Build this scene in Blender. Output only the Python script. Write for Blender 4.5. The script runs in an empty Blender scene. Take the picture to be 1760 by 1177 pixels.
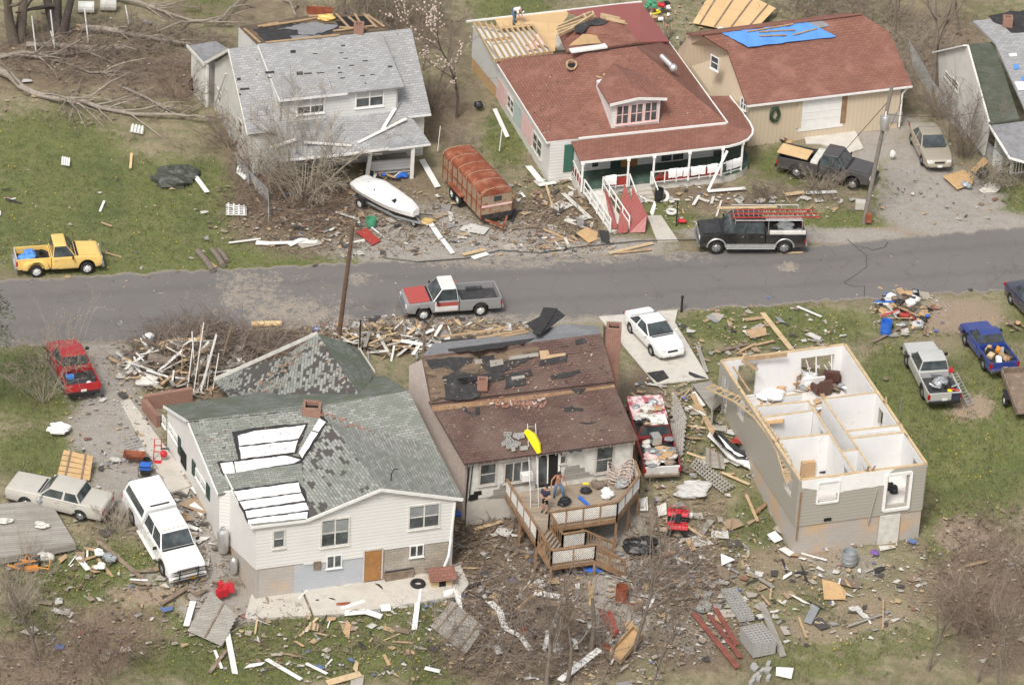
import bpy, bmesh, math, random
import numpy as np
from mathutils import Vector, Matrix, Euler
_V = Vector; _u = random.uniform; _c = random.choice; _cos = math.cos; _sin = math.sin
def _Z(z): return Vector((0, 0, z))
random.seed(7)
sc = bpy.context.scene
COL = sc.collection
# ---------------- camera ----------------
TH = math.radians(30.0); RO = math.radians(3.1); F = 7000.0; D = 225.0
FWD = _V((0, _cos(TH), -_sin(TH)))
R0 = _V((1, 0, 0)); U0 = _V((0, _sin(TH), _cos(TH)))
CAMP = -D * FWD
RV = R0 * _cos(RO) + U0 * _sin(RO)
UV_ = -R0 * _sin(RO) + U0 * _cos(RO)
cd = bpy.data.cameras.new('camera'); cam = bpy.data.objects.new('camera', cd); COL.objects.link(cam)
cd.sensor_width = 36.0; cd.lens = F / 1760 * 36.0; cd.clip_start = 1.0; cd.clip_end = 3000.0
m3 = Matrix((RV, UV_, -FWD)).transposed()
cam.matrix_world = Matrix.Translation(CAMP) @ m3.to_4x4()
sc.camera = cam
# ---------------- sky, sun, exposure ----------------
SUN_EL = math.radians(52); SUN_AZ = math.radians(200)
w = bpy.data.worlds.new('World'); sc.world = w; w.use_nodes = True
nt = w.node_tree; bg = nt.nodes['Background']
sky = nt.nodes.new('ShaderNodeTexSky'); sky.sky_type = 'NISHITA'; sky.sun_disc = False
sky.sun_elevation = SUN_EL; sky.sun_rotation = SUN_AZ; sky.air_density = 1.0; sky.dust_density = 4.0
hs = nt.nodes.new('ShaderNodeHueSaturation'); hs.inputs['Saturation'].default_value = 0.22
nt.links.new(sky.outputs[0], hs.inputs['Color']); nt.links.new(hs.outputs[0], bg.inputs[0])
bg.inputs[1].default_value = 0.085
sl = bpy.data.lights.new('sun', 'SUN'); sl.energy = 1.5; sl.angle = math.radians(14); sl.color = (1.0, 0.95, 0.88)
so = bpy.data.objects.new('sun', sl); COL.objects.link(so)
sd = _V((_sin(SUN_AZ) * _cos(SUN_EL), _cos(SUN_AZ) * _cos(SUN_EL), _sin(SUN_EL)))
so.rotation_euler = sd.to_track_quat('Z', 'Y').to_euler()
so.location = (0, 0, 80)
vs = sc.view_settings; vs.view_transform = 'Standard'; vs.look = 'None'; vs.gamma = 1.0; vs.exposure = 0.87
# ---------------- picture <-> ground helpers ----------------
def ray(px, py):
 return (FWD * F + RV * (px - 880) - UV_ * (py - 588.5)).normalized()
def at(px, py, z=0.0):
 d = ray(px, py); return CAMP + d * ((z - CAMP.z) / d.z)
def proj(p):
 q = _V(p) - CAMP; dz = q.dot(FWD)
 return (880 + F * q.dot(RV) / dz, 588.5 - F * q.dot(UV_) / dz)
RN = _V((0.216, -0.976))
def hbase(x, y):
 v = RN.x * x + RN.y * (y - 2.9)
 k = min(1, max(0, (-11.5 - x) / 3.5)); t = min(1, max(0, (v - 8.5 - 7 * k * k * (3 - 2 * k)) / 13.0))
 return -2.0 * t * t * (3 - 2 * t) - 0.05 * max(0, v - 21)
def gz(x, y): return hbase(x, y)
def gd(px, py):
 z = 0.0
 for i in range(12):
  p = at(px, py, z); z = gz(p.x, p.y)
 return at(px, py, z)
# ---------------- objects ----------------
ROOTM = {}
def tag(o, label=None, cat=None, group=None, kind=None):
 if label: o['label'] = label
 if cat: o['category'] = cat
 if group: o['group'] = group
 if kind: o['kind'] = kind
 return o
def root(name, label, cat, loc, rz=0.0, group=None, rot=None):
 o = bpy.data.objects.new(name, None); COL.objects.link(o)
 e = Euler(rot if rot else (0, 0, rz)); o.location = loc; o.rotation_euler = e
 o.empty_display_size = 0.3
 ROOTM[o.name] = Matrix.Translation(_V(loc)) @ e.to_matrix().to_4x4()
 return tag(o, label, cat, group)
def top(o):
 while o.parent: o = o.parent
 return o
class MB:
 def __init__(s): s.v = []; s.f = []; s.g = []
 def add(s, vs, fs):
  n = len(s.v); s.g.append((n, len(s.f), len(vs), len(fs))); s.v += [_V(p) for p in vs]; s.f += [tuple(i + n for i in f) for f in fs]
 def poly(s, pts): s.add(pts, [tuple(range(len(pts)))])
 def box(s, c, d, M=None):
  x, y, z = d[0] / 2, d[1] / 2, d[2] / 2
  vs = [_V((i * x, j * y, k * z)) for i in (-1, 1) for j in (-1, 1) for k in (-1, 1)]
  if M: vs = [M @ p for p in vs]
  vs = [p + _V(c) for p in vs]
  s.add(vs, [(0, 1, 3, 2), (4, 6, 7, 5), (0, 4, 5, 1), (2, 3, 7, 6), (0, 2, 6, 4), (1, 5, 7, 3)])
 def prism(s, pts, vec):
  pts = [_V(p) for p in pts]; vec = _V(vec); n = len(pts)
  nn = _Z(0)
  for i in range(n): nn += pts[i].cross(pts[(i + 1) % n])
  if nn.dot(vec) > 0: pts = pts[::-1]
  vs = pts + [p + vec for p in pts]
  s.add(vs, [tuple(range(n)), tuple(range(2 * n - 1, n - 1, -1))] + [(i, n + i, n + (i + 1) % n, (i + 1) % n) for i in range(n)])
 def slab(s, pts, t):
  pts = [_V(p) for p in pts]; n = _Z(0)
  for i in range(len(pts)): n += pts[i].cross(pts[(i + 1) % len(pts)])
  n.normalize()
  if n.z < 0: n = -n
  s.prism(pts, -n * t)
 def beam(s, a, b, w, h, up=(0, 0, 1)):
  a = _V(a); b = _V(b); d = b - a; L = d.length
  if L < 1e-5: return
  d /= L; u = _V(up)
  if abs(d.dot(u)) > .98: u = _V((1, 0, 0))
  y = u.cross(d).normalized(); z = d.cross(y)
  s.box((a + b) / 2, (L, w, h), Matrix((d, y, z)).transposed())
 def tube(s, path, rad, n=6, cap=True):
  path = [_V(p) for p in path]; m = len(path)
  if not isinstance(rad, (list, tuple)): rad = [rad] * m
  prev = None; vs = []; fs = []
  for i in range(m):
   t = (path[min(i + 1, m - 1)] - path[max(i - 1, 0)])
   t = t.normalized() if t.length > 1e-6 else _Z(1)
   if prev is None:
    a = _Z(1) if abs(t.z) < .9 else _V((1, 0, 0)); x = t.cross(a).normalized()
   else:
    x = prev - t * prev.dot(t); x = x.normalized() if x.length > 1e-5 else t.orthogonal().normalized()
   prev = x; y = t.cross(x)
   for k in range(n):
    a = 2 * math.pi * k / n; vs.append(path[i] + (x * _cos(a) + y * _sin(a)) * rad[i])
  for i in range(m - 1):
   for k in range(n):
    fs.append((i * n + k, i * n + (k + 1) % n, (i + 1) * n + (k + 1) % n, (i + 1) * n + k))
  if cap: fs += [tuple(range(n - 1, -1, -1)), tuple(range((m - 1) * n, m * n))]
  s.add(vs, fs)
 def cyl(s, a, b, r, n=14, r2=None): s.tube([a, b], [r, r if r2 is None else r2], n)
 def ball(s, c, r, n=8, m=6, sq=(1, 1, 1), jit=0):
  c = _V(c); vs = []; fs = []
  for i in range(m + 1):
   t = math.pi * i / m
   for k in range(n):
    a = 2 * math.pi * k / n; q = 1 + _u(-jit, jit)
    vs.append(c + _V((_sin(t) * _cos(a) * sq[0], _sin(t) * _sin(a) * sq[1], _cos(t) * sq[2])) * r * q)
  for i in range(m):
   for k in range(n): fs.append((i * n + k, (i + 1) * n + k, (i + 1) * n + (k + 1) % n, i * n + (k + 1) % n))
  s.add(vs, fs)
 def lathe(s, c, prof, n=16):
  c = _V(c); vs = []; fs = []
  for r, z in prof:
   for k in range(n):
    a = 2 * math.pi * k / n; vs.append(c + _V((r * _cos(a), r * _sin(a), z)))
  for i in range(len(prof) - 1):
   for k in range(n): fs.append((i * n + k, i * n + (k + 1) % n, (i + 1) * n + (k + 1) % n, (i + 1) * n + k))
  s.add(vs, fs)
 def parts(s, name, mat, parent=None, **k):
  out = []
  for (v0, f0, nv, nf) in s.g:
   m = MB(); m.v = s.v[v0:v0 + nv]; m.f = [tuple(i - v0 for i in f) for f in s.f[f0:f0 + nf]]
   out.append(m.build(name, mat, parent, **k))
  return out
 def build(s, name, mat, parent=None, bevel=0, smooth=False, local=False, warp=None, seg=2, label=None, weld=False):
  me = bpy.data.meshes.new(name)
  vs = s.v
  M = None
  if parent is not None and not local:
   M = ROOTM.get(top(parent).name)
   if M is not None: M = M.inverted()
  bm = bmesh.new()
  bv = [bm.verts.new(p) for p in vs]
  for f in s.f:
   try: bm.faces.new([bv[i] for i in f])
   except ValueError: pass
  if weld: bmesh.ops.remove_doubles(bm, verts=bm.verts, dist=1e-4)
  bmesh.ops.recalc_face_normals(bm, faces=bm.faces) if weld else None
  if bevel:
   bm.normal_update()
   es = [e for e in bm.edges if len(e.link_faces) == 2 and e.calc_face_angle(0) > .45]
   bmesh.ops.bevel(bm, geom=es, offset=bevel, segments=seg, affect='EDGES', profile=.6, clamp_overlap=True)
  if warp:
   for v in bm.verts: v.co = warp(v.co.copy())
  bm.normal_update()
  uvl = bm.loops.layers.uv.new('UVMap')
  for f in bm.faces:
   n = f.normal; u = _Z(1).cross(n)
   if u.length < .02: u = _V((1, 0, 0))
   u.normalize(); v_ = n.cross(u)
   for l in f.loops: l[uvl].uv = (l.vert.co.dot(u), l.vert.co.dot(v_))
   f.smooth = bool(smooth)
  if M is not None: bm.transform(M)
  bm.to_mesh(me); bm.free()
  me.materials.append(mat)
  o = bpy.data.objects.new(name, me); COL.objects.link(o)
  if parent is not None: o.parent = parent
  if smooth and smooth != 'all':
   try: me.set_sharp_from_angle(angle=math.radians(38))
   except Exception: pass
  if label: o['label'] = label
  return o
def copytree(o, parent=None):
 c = o.copy(); COL.objects.link(c)
 if parent is not None: c.parent = parent
 for ch in list(o.children): copytree(ch, c)
 return c
def solo(name, mb, mat, label, cat, loc, group=None, kind=None, **k):
 """one-mesh thing: world-space builder, origin moved to loc"""
 loc = _V(loc); mb.v = [p - loc for p in mb.v]
 o = mb.build(name, mat, None, **k); o.location = loc
 return tag(o, label, cat, group, kind)
class Pl:
 def __init__(s, p, n): s.p = _V(p); s.n = _V(n).normalized()
 def hit(s, px, py):
  d = ray(px, py); return CAMP + d * ((s.p - CAMP).dot(s.n) / d.dot(s.n))
 @staticmethod
 def wall(a, b):
  a = _V((a[0], a[1], 0)); b = _V((b[0], b[1], 0)); d = (b - a).normalized()
  n = _V((d.y, -d.x, 0))
  if n.dot(CAMP - a) < 0: n = -n
  q = Pl(a, n); q.u = n.cross(_Z(1)) * -1
  if q.u.dot(RV) < 0: q.u = -q.u
  return q
 @staticmethod
 def pts(a, b, c):
  n = (_V(b) - _V(a)).cross(_V(c) - _V(a))
  if n.z < 0: n = -n
  return Pl(a, n)
 def off(s, d): q = Pl(s.p + s.n * d, s.n); return q
RAG = {'torn_felt': 2.2, 'tar_edging': 1.3, 'membrane_sheet': .9, 'bare_decking': 2.0, 'grey_shingle_remnant': 2, 'orange_decking': 2, 'house_wrap': 1}
def jag(pix, amp, st=7):
 out = []
 for (x0, y0), (x1, y1) in zip(pix, pix[1:] + pix[:1]):
  k = max(1, int(math.hypot(x1 - x0, y1 - y0) / st))
  for i in range(k): out.append((x0 + (x1 - x0) * i / k + _u(-amp, amp), y0 + (y1 - y0) * i / k + _u(-amp, amp) * .7))
 return out
def patch(parent, name, pl, pix, mat, off=.02, t=.02, label=None):
 if name in RAG: pix = jag(list(pix), RAG[name])
 mb = MB(); q = pl.off(off); pts = [q.hit(*p) for p in pix]
 mb.prism(pts, -q.n * t)
 return mb.build(name, mat, parent, label=label)
def wallp(parent, name, a, b, prof, mat, t=.12, label=None, out=0.0):
 """wall from plan a to plan b (left to right seen from outside); prof = [(frac along, z)...] outline"""
 a = _V((a[0], a[1], 0)); b = _V((b[0], b[1], 0)); d = b - a
 n = _V((d.y, -d.x, 0)).normalized()
 mb = MB(); mb.prism([a + d * f + _Z(z) + n * out for f, z in prof], -n * t)
 return mb.build(name, mat, parent, label=label)
def holewall(mb, a, b, z0, z1, t, holes):
 """box wall with real rectangular openings; holes = (u0,u1,w0,w1) metres along / heights"""
 a = _V((a[0], a[1], 0)); b = _V((b[0], b[1], 0)); d = b - a; L = d.length; d /= L; n = _V((d.y, -d.x, 0))
 us = sorted({0, L} | {min(L, max(0, h[i])) for h in holes for i in (0, 1)}); zs = sorted({z0, z1} | {h[i] for h in holes for i in (2, 3)})
 inh = lambda u, z: any(h[0] < u < h[1] and h[2] < z < h[3] for h in holes)
 P = lambda u, z, k: a + d * u + n * (k * t / 2) + _Z(z)
 for i in range(len(us) - 1):
  for j in range(len(zs) - 1):
   u0, u1, w0, w1 = us[i], us[i + 1], zs[j], zs[j + 1]
   if inh((u0 + u1) / 2, (w0 + w1) / 2): continue
   mb.poly([P(u0, w0, 1), P(u1, w0, 1), P(u1, w1, 1), P(u0, w1, 1)])
   mb.poly([P(u0, w0, -1), P(u0, w1, -1), P(u1, w1, -1), P(u1, w0, -1)])
 rings = [(0, L, z0, z1)] + [(max(0, h[0]), min(L, h[1]), h[2], h[3]) for h in holes]
 for u0, u1, w0, w1 in rings:
  c = [(u0, w0), (u1, w0), (u1, w1), (u0, w1)]
  for i in range(4):
   p, q = c[i], c[(i + 1) % 4]
   mb.poly([P(*p, 1), P(*p, -1), P(*q, -1), P(*q, 1)])
def window(parent, pl, tl, br, mf, mg, cols=2, sash=True, fw=.07, name='window', proud=.05, label=None, frame=.0, blind=None):
 p0 = pl.hit(*tl); p1 = pl.hit(*br); u = pl.u; n = pl.n
 c = (p0 + p1) / 2; c -= n * (c - pl.p).dot(n)
 wd = abs((p1 - p0).dot(u)); h = abs(p1.z - p0.z)
 M = Matrix((u, n, _Z(1))).transposed()
 f = MB(); Z = _Z(1)
 for sgn in (-1, 1):
  f.box(c + u * sgn * (wd / 2 - fw / 2) + n * proud / 2, (fw, proud, h), M)
  f.box(c + Z * sgn * (h / 2 - fw / 2) + n * proud / 2, (wd - 2 * fw, proud - .004, fw), M)
 f.box(c - Z * (h / 2 + .02) + n * (proud / 2 + .02), (wd + .06, proud + .05, .04), M)
 iw = (wd - 2 * fw)
 for k in range(1, cols): f.box(c + u * (-iw / 2 + iw * k / cols) + n * .022, (.07, .044, h - 2 * fw), M)
 if sash:
  for k in range(cols): f.box(c + u * (-iw / 2 + iw * (k + .5) / cols) + n * .015, (iw / cols - .075, .03, .045), M)
 o = f.build(name, mf, parent, label=label)
 g = MB(); g.box(c + n * .004, (iw, .008, h - 2 * fw), M); g.build('pane', mg, o)
 if blind:
  b = MB(); b.box(c + n * .009 + Z * (h * .18), (iw - .02, .006, (h - 2 * fw) * .5), M); b.build('curtain', blind, o)
 return o
# ---------------- materials ----------------
def mk(name):
 m = bpy.data.materials.new(name); m.use_nodes = True
 nt = m.node_tree; return m, nt, nt.nodes['Principled BSDF']
def nd(nt, t, **k):
 n = nt.nodes.new('ShaderNode' + t)
 for a, v in k.items(): setattr(n, a, v)
 return n
def mixc(nt, fac, a, b, mode='MIX'):
 n = nd(nt, 'Mix', data_type='RGBA', blend_type=mode)
 for s, v in ((0, fac), (6, a), (7, b)):
  if hasattr(v, 'links'): nt.links.new(v, n.inputs[s])
  elif s == 0: n.inputs[0].default_value = v
  else: n.inputs[s].default_value = (*v, 1)
 return n.outputs[2]
def noise(nt, scale, detail=4, coord='Object', rough=.6, dist=0):
 tc = nd(nt, 'TexCoord'); n = nd(nt, 'TexNoise'); n.inputs['Scale'].default_value = scale; n.inputs['Detail'].default_value = detail
 n.inputs['Roughness'].default_value = rough; n.inputs['Distortion'].default_value = dist
 nt.links.new(tc.outputs[coord], n.inputs['Vector']); return n.outputs[0]
def rng(nt, v, a, b, c=0., d=1.):
 n = nd(nt, 'MapRange'); nt.links.new(v, n.inputs[0])
 for i, x in zip((1, 2, 3, 4), (a, b, c, d)): n.inputs[i].default_value = x
 return n.outputs[0]
def math2(nt, op, a, b):
 n = nd(nt, 'Math', operation=op)
 for i, v in ((0, a), (1, b)):
  if hasattr(v, 'links'): nt.links.new(v, n.inputs[i])
  else: n.inputs[i].default_value = v
 return n.outputs[0]
def bump(nt, b, h, s, dist=.02):
 n = nd(nt, 'Bump'); n.inputs['Strength'].default_value = s; n.inputs['Distance'].default_value = dist
 nt.links.new(h, n.inputs['Height']); nt.links.new(n.outputs[0], b.inputs['Normal'])
def lighter(c, k): return tuple(min(1, x * k) for x in c)
def flat(name, c, rough=.75, metal=0, var=.12, scale=2.5, coat=0, c2=None, thr=None, bmp=0):
 m, nt, b = mk(name); b.inputs['Roughness'].default_value = rough; b.inputs['Metallic'].default_value = metal
 b.inputs['Coat Weight'].default_value = coat; b.inputs['Coat Roughness'].default_value = .12
 n = noise(nt, scale, 6); n2 = noise(nt, scale * 9, 3)
 out = mixc(nt, rng(nt, n, .3, .7), lighter(c, 1 - var), lighter(c, 1 + var))
 if c2: out = mixc(nt, rng(nt, n2 if thr is None else n, (thr or .5) - .06, (thr or .5) + .08), out, c2)
 out = mixc(nt, rng(nt, n2, .25, .75, 0, var), out, lighter(c, .55))
 nt.links.new(out, b.inputs['Base Color'])
 if bmp: bump(nt, b, n2, bmp)
 return m
def brickm(name, c1, c2, mortar, bw, bh, ms=.012, rough=.85, stain=None, st=.5, miss=None, mz=(.52, .6), bmp=.4, msc=.5, bias=0, mbw=None, noisev=.25, s_thr=(.5, .68)):
 m, nt, b = mk(name); b.inputs['Roughness'].default_value = rough
 tc = nd(nt, 'TexCoord')
 def bt(x1, x2, mo, w, h, s, bi=0):
  t = nd(nt, 'TexBrick'); t.inputs['Scale'].default_value = 1; t.inputs['Brick Width'].default_value = w; t.inputs['Row Height'].default_value = h
  t.inputs['Mortar Size'].default_value = s; t.inputs['Bias'].default_value = bi; t.inputs['Mortar Smooth'].default_value = .2
  for i, c in (('Color1', x1), ('Color2', x2), ('Mortar', mo)): t.inputs[i].default_value = (*c, 1)
  nt.links.new(tc.outputs['UV'], t.inputs['Vector']); return t
 t = bt(c1, c2, mortar, bw, bh, ms, bias)
 n = noise(nt, .6, 5); n2 = noise(nt, 14, 4)
 out = mixc(nt, rng(nt, n2, .25, .75, 0, noisev), t.outputs[0], lighter(c1, .6))
 if stain: out = mixc(nt, rng(nt, n, s_thr[0], s_thr[1], 0, st), out, stain)
 if miss:
  t2 = bt((0, 0, 0), (1, 1, 1), (.2, .2, .2), mbw or bw * .9, bh, .0)
  k = noise(nt, msc, 3)
  msk = math2(nt, 'GREATER_THAN', math2(nt, 'ADD', math2(nt, 'MULTIPLY', t2.outputs[0], .34), rng(nt, k, .2, .8)), mz[0] + .34)
  out = mixc(nt, msk, out, miss)
 nt.links.new(out, b.inputs['Base Color'])
 if bmp:
  h = math2(nt, 'SUBTRACT', math2(nt, 'MULTIPLY', n2, .3), t.outputs[1]); bump(nt, b, h, bmp, .01)
 return m
def siding(name, c, pitch=.2, dirt=(.35, .32, .26), amt=.25, rough=.5, vert=False, line=.62):
 m, nt, b = mk(name); b.inputs['Roughness'].default_value = rough
 tc = nd(nt, 'TexCoord'); sp = nd(nt, 'SeparateXYZ'); nt.links.new(tc.outputs['UV'], sp.inputs[0])
 fr = math2(nt, 'FRACT', math2(nt, 'DIVIDE', sp.outputs[0 if vert else 1], pitch), 0)
 e = rng(nt, fr, .0, .22); n = noise(nt, .9, 6); n2 = noise(nt, 7, 4)
 out = mixc(nt, e, lighter(c, line), c)
 out = mixc(nt, rng(nt, n, .48, .75, 0, amt), out, dirt); out = mixc(nt, rng(nt, n2, .35, .75, 0, amt * .4), out, dirt)
 nt.links.new(out, b.inputs['Base Color']); bump(nt, b, fr, .5, .02)
 return m
def planks(name, c1, c2, wd=.14, ln=3.0, dark=(.05, .04, .03), rough=.85, dirt=None):
 return brickm(name, c1, c2, dark, ln, wd, .006, rough, dirt, .5, bmp=.3)
def paint(name, c, rough=.35, metal=0, coat=.6, dirt=.25):
 m, nt, b = mk(name); b.inputs['Metallic'].default_value = metal; b.inputs['Coat Weight'].default_value = coat; b.inputs['Coat Roughness'].default_value = .08
 n = noise(nt, 1.3, 6); n2 = noise(nt, 30, 2)
 tc = nd(nt, 'TexCoord'); sp = nd(nt, 'SeparateXYZ'); nt.links.new(tc.outputs['Object'], sp.inputs[0])
 low = rng(nt, sp.outputs[2], .75, .3, 0, .55)
 f = math2(nt, 'MULTIPLY', math2(nt, 'ADD', low, rng(nt, n, .4, .75, 0, dirt)), rng(nt, n2, .2, .8, .5, 1))
 out = mixc(nt, f, c, (.20, .17, .13)); nt.links.new(out, b.inputs['Base Color'])
 nt.links.new(rng(nt, n, .3, .7, rough, rough + .2), b.inputs['Roughness'])
 return m
def glassm(name, c=(.02, .025, .028), rough=.06):
 m, nt, b = mk(name); b.inputs['Roughness'].default_value = rough; b.inputs['Specular IOR Level'].default_value = .6
 out = mixc(nt, rng(nt, noise(nt, 1.6, 3), .35, .7), c, lighter(c, 2.6)); nt.links.new(out, b.inputs['Base Color'])
 return m
def island(name, stops, rough=.8):
 m, nt, b = mk(name); b.inputs['Roughness'].default_value = rough
 g = nd(nt, 'NewGeometry'); r = nd(nt, 'ValToRGB'); cr = r.color_ramp; cr.interpolation = 'CONSTANT'
 cr.elements[0].position = 0; cr.elements[0].color = (*stops[0][1], 1); cr.elements[1].position = stops[1][0]; cr.elements[1].color = (*stops[1][1], 1)
 for p, c in stops[2:]:
  e = cr.elements.new(p); e.color = (*c, 1)
 nt.links.new(g.outputs['Random Per Island'], r.inputs[0])
 n2 = noise(nt, 20, 3)
 nt.links.new(mixc(nt, rng(nt, n2, .3, .7, 0, .35), r.outputs[0], (.12, .1, .08)), b.inputs['Base Color'])
 return m
W = (.78, .77, .74)
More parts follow.
